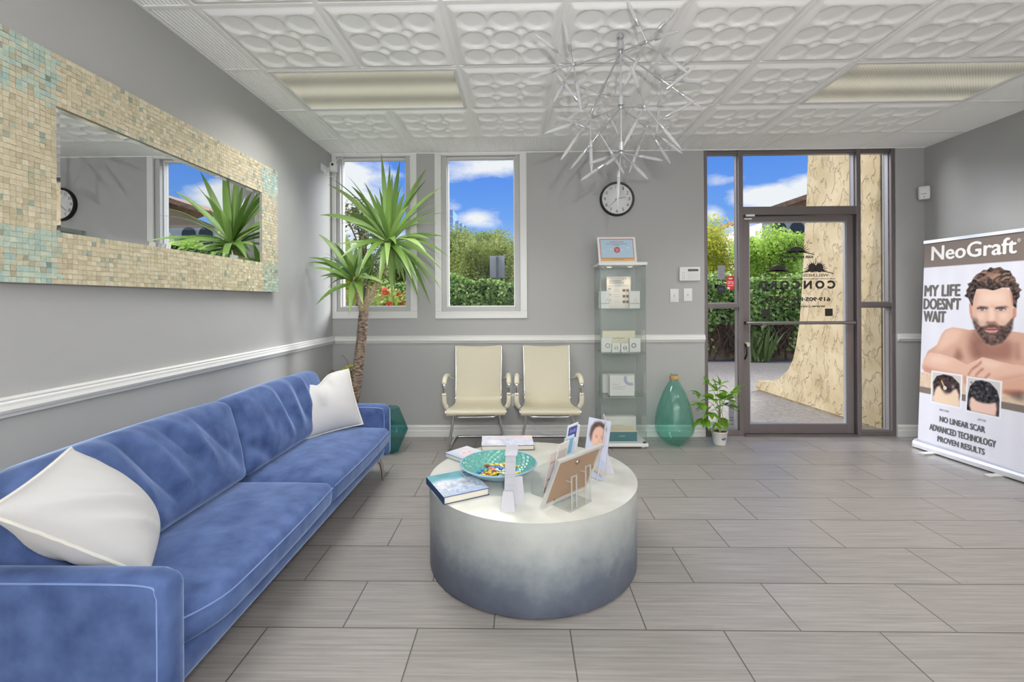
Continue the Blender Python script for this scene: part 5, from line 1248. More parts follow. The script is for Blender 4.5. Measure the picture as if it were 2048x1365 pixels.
m = MB(); nside = 7
P = [(0.075, 0.001), (0.165, 0.205), (0.085, 0.395), (0.080, 0.395), (0.158, 0.205), (0.070, 0.012), (0.002, 0.010)]
m.lathe([(0.002, 0.001)] + P, (tvx, tvy, 0), nside, cap=False); m.build('glass_body', glass('teal_faceted_glass', (212, 238, 238), 1.0, 0.10, (90, 165, 165)), tv)
# ------------------------------------------------------------------ chandelier
CX, CY = 0.556, 2.50
def chp(px, py, y): return at_y(px, py, y)
M_SPIKE = glass('frosted_clear_spike', (251, 252, 253), 1.6, 0.40, (246, 247, 249))
M_CHR2 = pbr('satin_chrome', (206, 207, 210), 0.3, 0.75)
chd = thing('chandelier', 'chrome burst chandelier with clear pointed spikes hanging from the ceiling', 'chandelier', (CX, CY, ZC - 0.02))
A_, B2, C2 = (chp(1240, y, CY) for y in (104, 215, 306)); A_.x = B2.x = C2.x = CX
top = chp(1240, 68, CY)
m = MB(); m.tube([(CX, CY, ZC - 0.028), (CX, CY, top.z)], 0.011, 12); m.lathe([(0.018, ZC - 0.026), (0.02, ZC - 0.012)], (CX, CY, 0), 24)
m.build('canopy_stem', M_CHR2, chd, 50)
m = MB(); m.tube([(CX, CY, top.z - 0.005), (CX, CY, C2.z)], 0.0055, 10)
for q in (A_, B2, C2): m.tube([(CX, CY, q.z + 0.055), (CX, CY, q.z + 0.01)], 0.017, 14); m.ball((CX, CY, q.z), 0.013, 14, 8)
m.build('stem', M_CHR2, chd, 50)
def rod_arm(a, b, name='hub_arm'):
    a, b = Vector(a), Vector(b); d = (b - a).normalized()
    m = MB(); m.tube([a, b], 0.0042, 8); m.ball(b, 0.0095, 10, 6); m.tube([b - d * 0.06, b - d * 0.012], [0.0095, 0.011], 10)
    return m.build(name, M_CHR2, chd, 50)
def spike(node, sock, tip):
    """thin rod from the node to the socket, then a clear pointed spike to the tip"""
    node, sock, tip = Vector(node), Vector(sock), Vector(tip); d = (tip - node).normalized()
    m = MB(); m.tube([node, sock - d * 0.02], 0.0026, 6); m.tube([sock - d * 0.026, sock - d * 0.018, sock + d * 0.012], [0.0035, 0.0088, 0.0095], 10)
    arm = m.build('spike_arm', M_CHR2, chd, 50)
    L = (tip - sock).length
    s = MB(); k = 4; s.tube([sock + d * 0.004, sock + d * (L * 0.12), sock + d * (L * 0.70), sock + d * (L * 0.9), tip], [0.0070, 0.0085, 0.0085, 0.005, 0.0006], 8)
    s.build('clear_spike', M_SPIKE, arm, 50)
NODES = {  # px of node, depth, its hub
 'N1': (1147, 129, CY - 0.11, A_), 'N2': (1293, 84, CY - 0.24, A_), 'N3': (1324, 160, CY + 0.15, A_), 'N4': (1199, 189, CY + 0.256, A_),
 'M1': (1181, 235, CY - 0.11, B2), 'M2': (1289, 213, CY - 0.235, B2), 'M3': (1199, 266, CY + 0.17, B2), 'M4': (1294, 253, CY + 0.14, B2)}
SP = {'N1': [((1108, 98), (1068, 66)), ((1139, 92), (1127, 38)), ((1104, 140), (1056, 157)), ((1122, 168), (1106, 206)), ((1152, 163), (1163, 226))],
 'N2': [((1274, 42), (1246, -16)), ((1334, 38), (1378, -8)), ((1318, 78), (1360, 61)), ((1333, 114), (1376, 146)), ((1274, 120), (1248, 172))],
 'N3': [((1365, 130), (1408, 97)), ((1360, 163), (1405, 165)), ((1363, 190), (1406, 219)), ((1321, 209), (1313, 268)), ((1337, 176), (1384, 134))],
 'N4': [((1167, 174), (1122, 155)), ((1218, 188), (1262, 192)), ((1168, 214), (1125, 248)), ((1184, 222), (1166, 262)), ((1218, 230), (1240, 277))],
 'M1': [((1150, 197), (1112, 146)), ((1141, 247), (1089, 267)), ((1157, 273), (1121, 321)), ((1182, 290), (1183, 346)), ((1190, 226), (1206, 211))],
 'M2': [((1277, 176), (1262, 130)), ((1342, 174), (1392, 132)), ((1324, 209), (1376, 206)), ((1325, 253), (1363, 300)), ((1272, 246), (1247, 292))],
 'M3': [((1162, 251), (1112, 232)), ((1171, 301), (1141, 339)), ((1222, 303), (1249, 349)), ((1206, 254), (1214, 234)), ((1190, 280), (1176, 300))],
 'M4': [((1338, 233), (1396, 199)), ((1297, 244), (1301, 228)), ((1313, 287), (1341, 328)), ((1329, 283), (1365, 308)), ((1277, 301), (1258, 346))]}
for k, (px, py, dy, hub) in NODES.items():
    nd = chp(px, py, dy); rod_arm(hub, nd)
    for (sx, sy), (tx_, ty_) in SP[k]:
        scl = dy / F_PX; l2 = math.hypot(tx_ - px, ty_ - py) * scl; L = 0.285
        dp = math.sqrt(max(0.0, L * L - l2 * l2)) * (-1 if dy < CY else 1)
        fr = math.hypot(sx - px, sy - py) / math.hypot(tx_ - px, ty_ - py)
        tip = chp(tx_, ty_, dy + dp); sk = nd + (tip - nd) * max(0.3, min(0.62, fr))
        if tip.z > ZC - 0.02: tip = nd + (tip - nd) * ((ZC - 0.02 - nd.z) / (tip.z - nd.z)); sk = nd + (tip - nd) * 0.5
        spike(nd, sk, tip)
for (sx, sy), (tx_, ty_), dp in (((1211, 316), (1178, 327), -0.14), ((1205, 331), (1160, 362), 0.10), ((1276, 312), (1326, 321), 0.12), ((1265, 331), (1296, 359), -0.12), ((1245, 322), (1252, 336), 0.24), ((1225, 315), (1212, 330), -0.24)):
    spike(C2, C2 + (chp(tx_, ty_, CY + dp) - C2) * 0.5, chp(tx_, ty_, CY + dp))
spike(C2, chp(1238, 350, CY), chp(1237, 413, CY))

# ------------------------------------------------------------------ yucca
def leaf_strip(mb, base, tip, up, w, n=11, droop=0.0, fold=0.35, twist=0.0):
    base, tip = Vector(base), Vector(tip); L = (tip - base).length
    ctrl = (base + tip) / 2 + Vector(up) * L
    P = bezier(base, ctrl, tip, n); vs, fs = [], []
    d0 = (P[1] - P[0]).normalized(); prev = d0.cross(Vector((0, 0, 1)))
    prev = prev.normalized() if prev.length > 0.3 else d0.cross(Vector((0, -1, 0))).normalized()
    if abs(d0.z) > 0.6: prev = Matrix.Rotation(twist * 1.2, 3, d0) @ prev
    prev = Matrix.Rotation(0.8 * d0.x, 3, d0) @ prev
    for i, p in enumerate(P):
        t = i / (n - 1); d = (P[min(i + 1, n - 1)] - P[max(i - 1, 0)]).normalized()
        side = prev - d * prev.dot(d); side.normalize(); prev = side
        side = Matrix.Rotation(twist * t * 0.6, 3, d) @ side
        nrm = side.cross(d)
        wd = w / 2 * (sstep(-0.35, 0.35, t) * (1 - max(0, (t - 0.35) / 0.65) ** 1.7)) + 0.0006
        vs += [p - side * wd + nrm * fold * wd, p, p + side * wd + nrm * fold * wd]
    for i in range(n - 1):
        a = i * 3; fs += [(a, a + 1, a + 4, a + 3), (a + 1, a + 2, a + 5, a + 4)]
    mb.add(vs, fs)
YY = 3.93
M_YUCCA = leafmat('yucca_leaf', (92, 126, 56), (122, 156, 78), (152, 178, 112), 0.34, 0.3)
M_BARK = add_bump(add_var(pbr('yucca_bark', (128, 108, 92), 0.85), (82, 66, 56), (168, 148, 130), 26, 6, (1, 1, 2.4)), 34, 1.0, 0.012, (1, 1, 2.2))
M_BARK2 = add_bump(add_var(pbr('yucca_branch', (164, 146, 116), 0.8), (140, 120, 92), (190, 174, 146), 40, 5, (1, 1, 3)), 60, 0.8, 0.006, (1, 1, 3))
base_ = at_y(708, 815, YY); base_.z = 0.0
yc = thing('yucca_plant', 'tall two-headed yucca plant behind the sofa in front of the tall windows', 'plant', (base_.x - 0.03, YY, 0))
fork = at_y(728, 622, YY)
trunk = [Vector((base_.x - 0.045, YY, 0.30)), at_y(711, 780, YY), at_y(717, 730, YY), at_y(723, 680, YY), fork]
m = MB(); P = smooth_path(trunk, 8); m.tube(P, [0.047 - 0.006 * i / len(P) for i in range(len(P))], 18); m.build('trunk', M_BARK, yc, 70)
h1 = at_y(777, 478, YY - 0.02); h2 = at_y(709, 553, YY - 0.05); h3 = at_y(735, 560, YY + 0.16)
for path, r in (([fork, at_y(739, 600, YY), at_y(752, 570, YY), at_y(765, 530, YY), h1], (0.026, 0.024, 0.022, 0.02, 0.018)), ([fork + Vector((-0.01, 0, -0.01)), at_y(716, 598, YY - 0.02), at_y(711, 575, YY - 0.04), h2], (0.022, 0.017, 0.015, 0.012)),
                ([fork + Vector((0.005, 0.02, 0)), at_y(733, 598, YY + 0.08), at_y(736, 578, YY + 0.14), h3], (0.02, 0.016, 0.014, 0.012))):
    m = MB(); Q = smooth_path(path, 6); rs = [r[min(len(r) - 1, i // 6)] for i in range(len(Q))]; m.tube(Q, rs, 12); m.build('branch', M_BARK2, yc, 70)
def zp(X, Y): return 600 + X / 3.793, 300 + Y / 3.793
HEAD1 = [((617, 25), 0), ((681, 105), -1), ((757, 85), 1), ((773, 250), 1), ((600, 285), 1), ((797, 318), 1), ((487, 245), 1), ((355, 190), 0), ((390, 275), 1), ((245, 220), -1), ((210, 262), 1), ((365, 312), -1),
 ((957, 145), 1), ((960, 225), 0), ((1073, 285), -1), ((1015, 400), 0), ((1038, 435), 1), ((1110, 480), -1), ((1095, 658), 0), ((1025, 662), 1), ((1125, 812), 0), ((1075, 912), -1), ((1085, 848), 1), ((990, 680), -1),
 ((150, 495), 0), ((250, 728), -1), ((330, 480), 1), ((295, 835), -1), ((440, 960), -1), ((660, 895), -1), ((700, 1170), -1), ((905, 1030), -1), ((990, 1175), 0), ((1070, 1060), 0), ((910, 1160), 1), ((995, 1025), 0), ((355, 620), 1), ((490, 1040), 0), ((800, 1040), 0), ((560, 700), 1), ((860, 760), 1), ((520, 820), 1), ((880, 900), 1), ((730, 720), -1), ((860, 540), 1), ((470, 520), 1), ((700, 180), 1), ((560, 330), -1), ((830, 420), -1), ((420, 450), -1), ((930, 560), 1), ((960, 780), -1), ((760, 980), 1), ((600, 1060), -1), ((380, 700), 1), ((540, 900), 0), ((850, 980), -1), ((300, 560), 0), ((1040, 560), 1), ((720, 1080), 0)]
HEAD2 = [((45, 898), -1), ((20, 857), 0), ((65, 818), 0), ((150, 825), 1), ((120, 1180), -1), ((378, 1248), -1), ((480, 1180), -1), ((195, 1070), 0), ((150, 962), 0), ((145, 995), 1), ((350, 640), 0), ((255, 700), -1), ((140, 640), 0), ((185, 785), 1), ((430, 730), 1), ((640, 1020), -1), ((470, 700), 0), ((560, 760), 1), ((600, 880), 1), ((300, 900), -1), ((520, 960), -1), ((330, 800), -1)]
HEAD3 = [((560, 800), 1), ((640, 830), 0), ((520, 760), 0), ((600, 1010), -1), ((430, 880), 1), ((700, 900), 1), ((540, 720), 1), ((620, 760), 1), ((470, 930), -1), ((660, 950), 0)]
rr = random.Random(8)
for nm, head, tips, Lw in (('main', h1, HEAD1, 0.58), ('side', h2, HEAD2, 0.46), ('small', h3, HEAD3, 0.3)):
    mb = MB()
    for (X, Y), sgn in tips:
        px, py = zp(X, Y); q = at_y(px, py, head.y); l2 = (q - head).length
        dep = math.sqrt(max(0.01, Lw * Lw - l2 * l2)) * sgn * 0.85 if l2 < Lw else 0.06 * sgn
        yv = max(3.25, min(D - 0.05, head.y + dep)); tip = at_y(px, py, yv)
        if tip.x < XL + 0.03: tip.x = XL + 0.03
        d2 = tip - head; el = d2.z / max(0.05, d2.length)
        horiz = Vector((d2.x, d2.y, 0)).length / max(0.05, d2.length)
        off = Vector((d2.x, d2.y, 0)).normalized() * 0.014 if horiz > 0.1 else Vector((0, 0, 0))
        b0 = head + off + Vector((0, 0, 0.035 * el + rr.uniform(-0.045, 0.015) - 0.02))
        upk = (0.05 + 0.16 * horiz if el > -0.25 else 0.34) * rr.uniform(0.7, 1.2)
        leaf_strip(mb, b0, tip, (0, 0, upk), rr.uniform(0.044, 0.060) if nm != 'small' else 0.04, 12, fold=0.22, twist=rr.uniform(-0.5, 0.5))
    for k in range(10 if nm == 'main' else 5):
        a = rr.uniform(0, 2 * PI); tip = head + Vector((0.06 * math.cos(a), 0.06 * math.sin(a), rr.uniform(0.14, 0.26)))
        leaf_strip(mb, head + Vector((0, 0, 0.0)), tip, (0, 0, 0.02), 0.03, 8)
    mb.build('foliage', M_YUCCA, yc, 80)
m = MB(); m.lathe([(0.13, 0.0), (0.135, 0.01), (0.165, 0.33), (0.175, 0.335), (0.175, 0.36), (0.160, 0.36), (0.157, 0.32), (0.02, 0.315)], (base_.x - 0.04, YY, 0.0006), 40); m.build('pot', pbr('pale_grey_pot', (196, 196, 192), 0.5), yc, 40)
m = MB(); m.grid(lambda u, v: (base_.x - 0.04 + 0.152 * v * math.cos(2 * PI * u), YY + 0.152 * v * math.sin(2 * PI * u), 0.325 + 0.012 * math.sin(9 * u * PI) * v * (1 - v)), 30, 6, True); m.build('soil', add_bump(pbr('potting_soil', (70, 54, 42), 0.95), 60, 1.0, 0.02), yc)
# small trailing plant in a tall white planter behind the far pillow
sx_ = at_y(690, 760, 4.22); sp_t = thing('trailing_plant', 'small trailing succulent in a slim white planter in the corner behind the pillow', 'plant', (sx_.x, 4.22, 0))
m = MB(); m.lathe([(0.085, 0.0), (0.09, 0.01), (0.105, 0.56), (0.112, 0.565), (0.112, 0.60), (0.10, 0.60), (0.098, 0.57), (0.01, 0.565)], (sx_.x, 4.22, 0.0006), 32); m.build('planter', M_PLASTIC, sp_t, 40)
m = MB(); rr = random.Random(4)
for k in range(9):
    a = rr.uniform(0, 2 * PI); q = Vector((sx_.x + 0.03 * math.cos(a), 4.22 + 0.03 * math.sin(a), 0.58))
    m.tube(smooth_path([q, q + Vector((0.05 * math.cos(a), 0.05 * math.sin(a), 0.09)), q + Vector((0.10 * math.cos(a), 0.06 * math.sin(a) - 0.03, 0.10 + rr.uniform(-.05, .06))), q + Vector((0.13 * math.cos(a), 0.07 * math.sin(a) - 0.05, rr.uniform(-.02, .08)))], 5), 0.006, 6)
e = at_y(697, 738, 4.16); e2 = at_y(684, 710, 4.16); m.tube(smooth_path([Vector((sx_.x, 4.2, 0.58)), e, at_y(694, 722, 4.16), e2], 6), 0.003, 6)
m.build('stem', pbr('brown_stem', (130, 112, 92), 0.8), sp_t, 60)
m = MB()
for px, py, s in ((702, 733, 1.1), (694, 736, 1.1), (687, 739, 1), (706, 740, .9), (707, 748, 0.8), (680, 748, 0.7), (697, 750, 0.8), (710, 764, .6)):
    c = at_y(px, py, 4.14); m.ball(c, (0.028 * s, 0.018 * s, 0.018 * s), 10, 6)
m.build('foliage', leafmat('succulent_leaf', (150, 160, 80), (176, 184, 96), (196, 178, 120), 0.4, 0.2), sp_t, 80)

# ------------------------------------------------------------------ money tree by the door
mx_, my_ = 1.827, 4.225
mt = thing('potted_money_tree', 'small leafy plant in a white pot in front of the narrow sidelight', 'plant', (mx_, my_, 0))
m = MB(); m.lathe([(0.048, 0.0), (0.052, 0.003), (0.070, 0.118), (0.072, 0.12), (0.072, 0.126), (0.067, 0.126), (0.064, 0.10), (0.004, 0.098)], (mx_, my_, 0.0006), 40); pot = m.build('pot', pbr('white_glazed_pot', (226, 226, 224), 0.3), mt, 40)
vs_, fs_ = glyphs('ally', 0.03); lt = MB(); P_ = []
for x, y in vs_:
    z_ = 0.050 + 0.030 * y; r_ = 0.052 + 0.018 * (z_ - 0.003) / 0.115 + 0.0012; a_ = -PI / 2 + (-0.006 + 0.046 * x) / 0.06
    P_.append((mx_ + r_ * math.cos(a_), my_ + r_ * math.sin(a_), z_))
lt.add(P_, fs_); lt.build('lettering', M_BLACK, pot)
m = MB(); m.grid(lambda u, v: (mx_ + 0.064 * v * math.cos(2 * PI * u), my_ + 0.064 * v * math.sin(2 * PI * u), 0.117 + 0.004 * math.sin(11 * PI * u) * v), 24, 5, True); m.build('soil', add_bump(pbr('bark_chips', (112, 66, 44), 0.9), 120, 1.0, 0.02), mt)
M_MT = leafmat('money_tree_leaf', (92, 144, 46), (138, 190, 62), (176, 218, 84), 0.4, 0.5)
m = MB(); tops = []
crown = Vector((mx_ + 0.005, my_, 0.34))
for k in range(3):
    m.tube(smooth_path([Vector((mx_ + 0.012 * math.cos(k * 2.1), my_ + 0.012 * math.sin(k * 2.1), 0.11)), Vector((mx_ + 0.006 * math.cos(k * 2.1 + 2), my_ + 0.006 * math.sin(k * 2.1 + 2), 0.18)), Vector((mx_ + 0.006 * math.cos(k * 2.1 + 4), my_ + 0.006 * math.sin(k * 2.1 + 4), 0.26)), crown], 6), [0.009] * 8 + [0.006] * 11, 8)
m.build('stem', pbr('green_brown_stem', (126, 118, 76), 0.7), mt, 60)
CL = [(1417, 768, -0.02, .07), (1440, 771, 0.03, .08), (1464, 788, -0.04, .13), (1434, 783, 0.05, .12), (1402, 808, -0.05, .11), (1409, 838, -0.07, .12), (1425, 800, -0.08, .11), (1452, 812, 0.06, .12), (1445, 800, -0.07, .11), (1424, 826, -0.09, .10), (1446, 836, 0.02, .09), (1398, 788, 0.04, .08), (1432, 845, -0.08, .08), (1418, 815, 0.06, .10), (1458, 800, 0.0, .10)]
rr = random.Random(12); lv = MB(); st = MB()
for px, py, dy, L in CL:
    c = at_y(px, py, my_ + dy); out = (c - crown); ax = (out.normalized() + Vector((0, 0, 0.25))).normalized()
    st.tube(smooth_path([crown + Vector((0, 0, rr.uniform(-0.1, 0.02))), (crown + c) / 2 + Vector((0, 0, 0.03)), c], 5), 0.0022, 6)
    s1 = ax.cross(Vector((0, 0, 1))).normalized()
    for q in range(5):
        an = (q - 2) * 0.62 + rr.uniform(-.15, .15); d_ = (ax * math.cos(an) + s1 * math.sin(an) + Vector((0, 0, rr.uniform(-0.5, -0.1)))).normalized()
        l = 1.45 * L * rr.uniform(0.75, 1.0) * (1 - 0.12 * abs(q - 2))
        P = bezier(c, c + d_ * l * 0.5 + Vector((0, 0, l * 0.12)), c + d_ * l - Vector((0, 0, l * 0.15)), 7); vs, fs = [], []
        for i, p in enumerate(P):
            t = i / 6; dd = (P[min(i + 1, 6)] - P[max(i - 1, 0)]).normalized(); sd = dd.cross(Vector((0, 0.35, 0.94))).normalized(); nn = sd.cross(dd)
            w = l * 0.25 * math.sin(PI * t ** 0.8) + 0.0005; vs += [p - sd * w + nn * w * 0.2, p, p + sd * w + nn * w * 0.2]
        for i in range(6): a = i * 3; fs += [(a, a + 1, a + 4, a + 3), (a + 1, a + 2, a + 5, a + 4)]
        lv.add(vs, fs)
st.build('leaf_stalk', pbr('green_stalk', (120, 150, 70), 0.6), mt, 60); lv.build('foliage', M_MT, mt, 80)
# ------------------------------------------------------------------ roll-up banner
b0 = at_z(1826, 896, 0.0); b1 = at_z(2046, 968, 0.0)
bu = Vector((b1.x - b0.x, b1.y - b0.y, 0)).normalized(); bn = Vector((bu.y, -bu.x, 0)) * 1.0
if bn.x > 0: bn = -bn                     # printed side looks into the room
BWD = 0.85
ban = thing('rollup_banner', 'tall roll-up advertising banner showing a bearded man beside the right wall', 'banner', (b0 + bu * BWD / 2)[:])
M_BALU = pbr('satin_aluminium', (216, 217, 222), 0.3, 0.5)
o_ = b0.copy()
m = MB()
prof = [(0.0, 0.012), (0.0, 0.040), (0.008, 0.062), (0.022, 0.076), (0.045, 0.083), (0.07, 0.076), (0.085, 0.060), (0.09, 0.04), (0.09, 0.012)]
m.prism([o_ - bn * d_ + Vector((0, 0, z)) for d_, z in prof], bu * BWD); m.build('cassette', M_BALU, ban, 35)
for s, nm in ((-0.006, 0), (BWD, 1)):
    m = MB(); m.prism([o_ - bn * (d_ * 1.04 - 0.002) + bu * s + Vector((0, 0, z * 1.03 - 0.0003)) for d_, z in prof], bu * 0.007); m.build('end_cap', pbr('dark_end_cap', (92, 92, 98), 0.4, 0.3) if nm else M_BALU, ban, 35)
for s in (0.14, 0.64):
    c = o_ + bu * s; m = MB(); d2 = (bn + bu * 0.0).normalized()
    m.prism([c - bn * 0.08, c - bn * 0.08 + bu * 0.05, c + bn * 0.105 + bu * 0.05, c + bn * 0.115 + bu * 0.025, c + bn * 0.105], (0, 0, 0.0112)); m.build('foot', pbr('foot_alu', (206, 205, 200), 0.35, 0.3), ban)
HT = 1.90; lean = 0.082
pv_ = (Vector((0, 0, 1.80)) - bn * lean).normalized(); po = o_ - bn * 0.042 + Vector((0, 0, 0.082)); pnrm = bn + Vector((0, 0, lean / 1.8)); pnrm = pnrm - pv_ * pnrm.dot(pv_); pnrm.normalize()
# height of the print from the line of sight to its upper left corner
tl = on_plane(1845, 488, po, pnrm); PH = (tl - po).dot(pv_); pw = BWD - 0.012; po = po + bu * 0.006
def uvp(px, py):
    q = on_plane(px, py, po, pnrm) - po
    return (q.dot(bu) / pw, 1 - q.dot(pv_) / PH)
def ZA(X, Y): return uvp(1830 + X / 4.876, 440 + Y / 4.876)
def ZB(X, Y): return uvp(1810 + X / 4.79, 690 + Y / 4.79)
def PA(*p): return [ZA(*q) for q in p]
def PB(*p): return [ZB(*q) for q in p]
cv = Canvas(190, 400, (222, 222, 233))
for x in (.1, .25, .42, .6, .78, .93): cv.poly([(x, 0), (x + .05, 0), (x + .05, 1), (x, 1)], (232, 232, 240), .35, 4)
vb = (ZA(80, 470)[1] + ZA(1063, 400)[1]) / 2
cv.poly([(0, 0), (1, 0), (1, vb), (0, vb)], (128, 117, 111))
tv1 = ZB(140, 258)[1]; tv2 = (ZB(118, 384)[1] + ZB(930, 552)[1]) / 2; tv3 = (ZB(112, 440)[1] + ZB(922, 618)[1]) / 2
cv.poly([(0, tv1), (1, tv1), (1, tv2), (0, tv2)], (216, 192, 170), 1, 0, .02); cv.poly([(0, tv2), (1, tv2), (1, tv3), (0, tv3)], (126, 114, 108))
# torso, far shoulder and chest
cv.poly(PA((88, 1365), (130, 1280), (215, 1220), (232, 1180), (262, 1112), (300, 1070), (370, 1048), (450, 1060), (530, 1075), (600, 1065), (900, 1085), (960, 1090), (1100, 1112), (1250, 1180), (1320, 1365)) + PB((1300, 300), (600, 330), (165, 230)), (206, 164, 146), 1, 0)
sk = cv.mask(PA((88, 1365), (130, 1280), (215, 1220), (262, 1112), (300, 1070), (370, 1048), (450, 1060), (530, 1075), (600, 1065), (900, 1085), (960, 1090), (1100, 1112), (1250, 1180), (1320, 1365)) + PB((1300, 300), (600, 330), (165, 230)))
cv.poly(PA((300, 1075), (370, 1052), (470, 1075), (420, 1180), (280, 1260), (200, 1290), (240, 1180)), (228, 190, 170), .9, 4, clip=sk)
cv.poly(PA((540, 1090), (600, 1150), (760, 1225), (900, 1160), (960, 1230), (940, 1365), (560, 1365), (520, 1260)), (150, 106, 94), .85, 5, clip=sk)
cv.poly(PA((380, 1365), (400, 1300), (430, 1240), (470, 1365)), (118, 78, 68), .7, 4, clip=sk); cv.poly(PA((985, 1200), (1005, 1190), (1020, 1365), (985, 1365)), (140, 98, 86), .7, 3, clip=sk)
cv.poly(PA((560, 1180), (590, 1180), (640, 1330), (600, 1340)), (120, 82, 74), .5, 4, clip=sk)
cv.poly(PA((580, 1062), (640, 1150), (700, 1210), (620, 1200), (560, 1110)), (120, 84, 74), .6, 3, clip=sk)
# forearms and hand
cv.poly(PB((930, 352), (1140, 318), (1300, 330), (1300, 500), (1140, 470), (1020, 486), (935, 462)), (214, 168, 146), 1, 0); cv.poly(PB((935, 430), (1140, 440), (1140, 475), (1020, 488), (935, 464)), (168, 112, 96), .8, 2)
cv.poly(PB((1000, 470), (1140, 455), (1140, 545), (1010, 500)), (70, 56, 58), .7, 4)
fa = PB((165, 205), (185, 130), (240, 75), (330, 85), (480, 130), (590, 190), (620, 260), (600, 310), (560, 335), (250, 276), (185, 258))
cv.poly(fa, (224, 184, 164), 1, 0); fm = cv.mask(fa); cv.poly(PB((160, 190), (200, 200), (300, 240), (560, 300), (560, 340), (250, 280), (180, 262)), (186, 134, 118), .75, 4, clip=fm); cv.poly(PB((220, 110), (330, 95), (470, 150), (400, 190), (260, 170)), (236, 204, 186), .8, 5, clip=fm)
ha = PB((588, 192), (680, 150), (740, 118), (820, 135), (900, 160), (1020, 188), (1140, 200), (1300, 205), (1300, 310), (1140, 318), (960, 356), (880, 345), (800, 322), (700, 305), (620, 300), (596, 250))
cv.poly(ha, (226, 186, 166), 1, 0); hm = cv.mask(ha); cv.poly(PB((700, 150), (820, 150), (950, 190), (850, 230), (740, 200)), (238, 206, 188), .8, 4, clip=hm); cv.poly(PB((800, 320), (960, 350), (1140, 312), (1300, 300), (1300, 270), (1100, 285), (900, 315)), (196, 146, 128), .7, 3, clip=hm)
for a in (((735, 160), (700, 195), (640, 235), (605, 290)), ((752, 228), (720, 250), (690, 280), (675, 302)), ((815, 275), (790, 300), (765, 318))): cv.line(PB(*a), .010, (156, 104, 90), .8, 1)
cv.poly(PB((570, 300), (600, 300), (590, 380), (560, 380)), (196, 140, 124), .9, 2)
# head
for e in (((528, 818), (552, 812), (572, 962), (548, 968), (532, 905)), ((952, 862), (990, 850), (986, 945), (950, 976))): cv.poly(PA(*e), (198, 146, 128), 1, 0)
fc = PA((560, 705), (600, 672), (680, 668), (760, 690), (880, 658), (938, 700), (952, 820), (950, 960), (925, 1080), (850, 1180), (760, 1222), (680, 1190), (605, 1090), (562, 965), (550, 820))
cv.poly(fc, (226, 192, 174), 1, 0); fm = cv.mask(fc)
cv.poly(PA((560, 700), (610, 700), (590, 850), (600, 980), (555, 970)), (196, 152, 134), .7, 4, clip=fm); cv.poly(PA((900, 690), (950, 700), (960, 960), (900, 1010), (920, 850)), (206, 162, 142), .7, 4, clip=fm)
cv.poly(PA((640, 730), (780, 710), (880, 730), (860, 800), (680, 810)), (238, 210, 194), .7, 5, clip=fm); cv.poly(PA((610, 910), (680, 920), (670, 990), (610, 980)), (238, 206, 190), .6, 4, clip=fm); cv.poly(PA((830, 910), (910, 900), (900, 980), (830, 990)), (238, 206, 190), .6, 4, clip=fm)
bd = PA((556, 950), (580, 985), (640, 1040), (700, 1030), (755, 1015), (820, 1030), (870, 1035), (925, 985), (960, 945), (948, 1070), (900, 1140), (845, 1200), (760, 1228), (690, 1205), (620, 1120), (575, 1040))
cv.poly(bd, (74, 60, 58), .93, 1, .22); cv.poly(PA((560, 940), (600, 960), (640, 1010), (600, 1030), (570, 1000)), (96, 76, 70), .5, 2, .2)
cv.poly(PA((640, 985), (690, 980), (700, 1030), (650, 1045), (625, 1010)), (206, 166, 150), .8, 3); cv.poly(PA((830, 985), (880, 980), (900, 1010), (870, 1035), (825, 1030)), (206, 166, 150), .8, 3)
cv.poly(PA((690, 1008), (755, 996), (810, 1010), (800, 1050), (750, 1046), (700, 1052)), (110, 84, 76), .55, 2, .2)
cv.poly(PA((668, 1066), (720, 1052), (750, 1058), (780, 1052), (828, 1066), (790, 1100), (735, 1106), (690, 1092)), (202, 148, 142), 1, 0); cv.line(PA((668, 1067), (750, 1072), (828, 1067)), .008, (124, 78, 74), .9)
cv.poly(PA((695, 1116), (800, 1112), (775, 1160), (725, 1162)), (150, 118, 108), .6, 2, .15)
cv.poly(PA((700, 850), (720, 850), (712, 960), (700, 1000), (690, 990)), (200, 158, 140), .7, 3); cv.poly(PA((772, 850), (792, 850), (810, 985), (790, 1005), (780, 960)), (196, 150, 132), .8, 3); cv.poly(PA((735, 860), (762, 860), (768, 970), (738, 980)), (244, 220, 206), .8, 3)
cv.line(PA((700, 996), (730, 1012), (755, 1008), (790, 1004)), .012, (150, 104, 92), .9, 1)
for ex in (655, 836): cv.ell(ZA(ex, 871), .045, .008, (230, 222, 218)); cv.ell(ZA(ex, 871), .018, .0085, (92, 104, 116)); cv.line(PA((ex - 48, 872), (ex - 15, 858), (ex + 30, 862), (ex + 50, 876)), .006, (60, 46, 44), .95); cv.ell(ZA(ex, 884), .045, .006, (178, 132, 118), .6, 2)
cv.poly(PA((598, 858), (640, 842), (718, 852), (716, 866), (640, 858), (605, 868)), (92, 70, 64), .95, 1); cv.poly(PA((775, 856), (830, 846), (890, 842), (910, 860), (860, 856), (780, 870)), (92, 70, 64), .95, 1)
for l in (((742, 830), (750, 856)), ((762, 826), (758, 850))): cv.line(PA(*l), .006, (186, 140, 124), .7, 1)
cv.poly(PA((915, 655), (962, 690), (966, 830), (946, 850), (930, 760)), (196, 152, 134), 1, 0)
rs = random.Random(2)
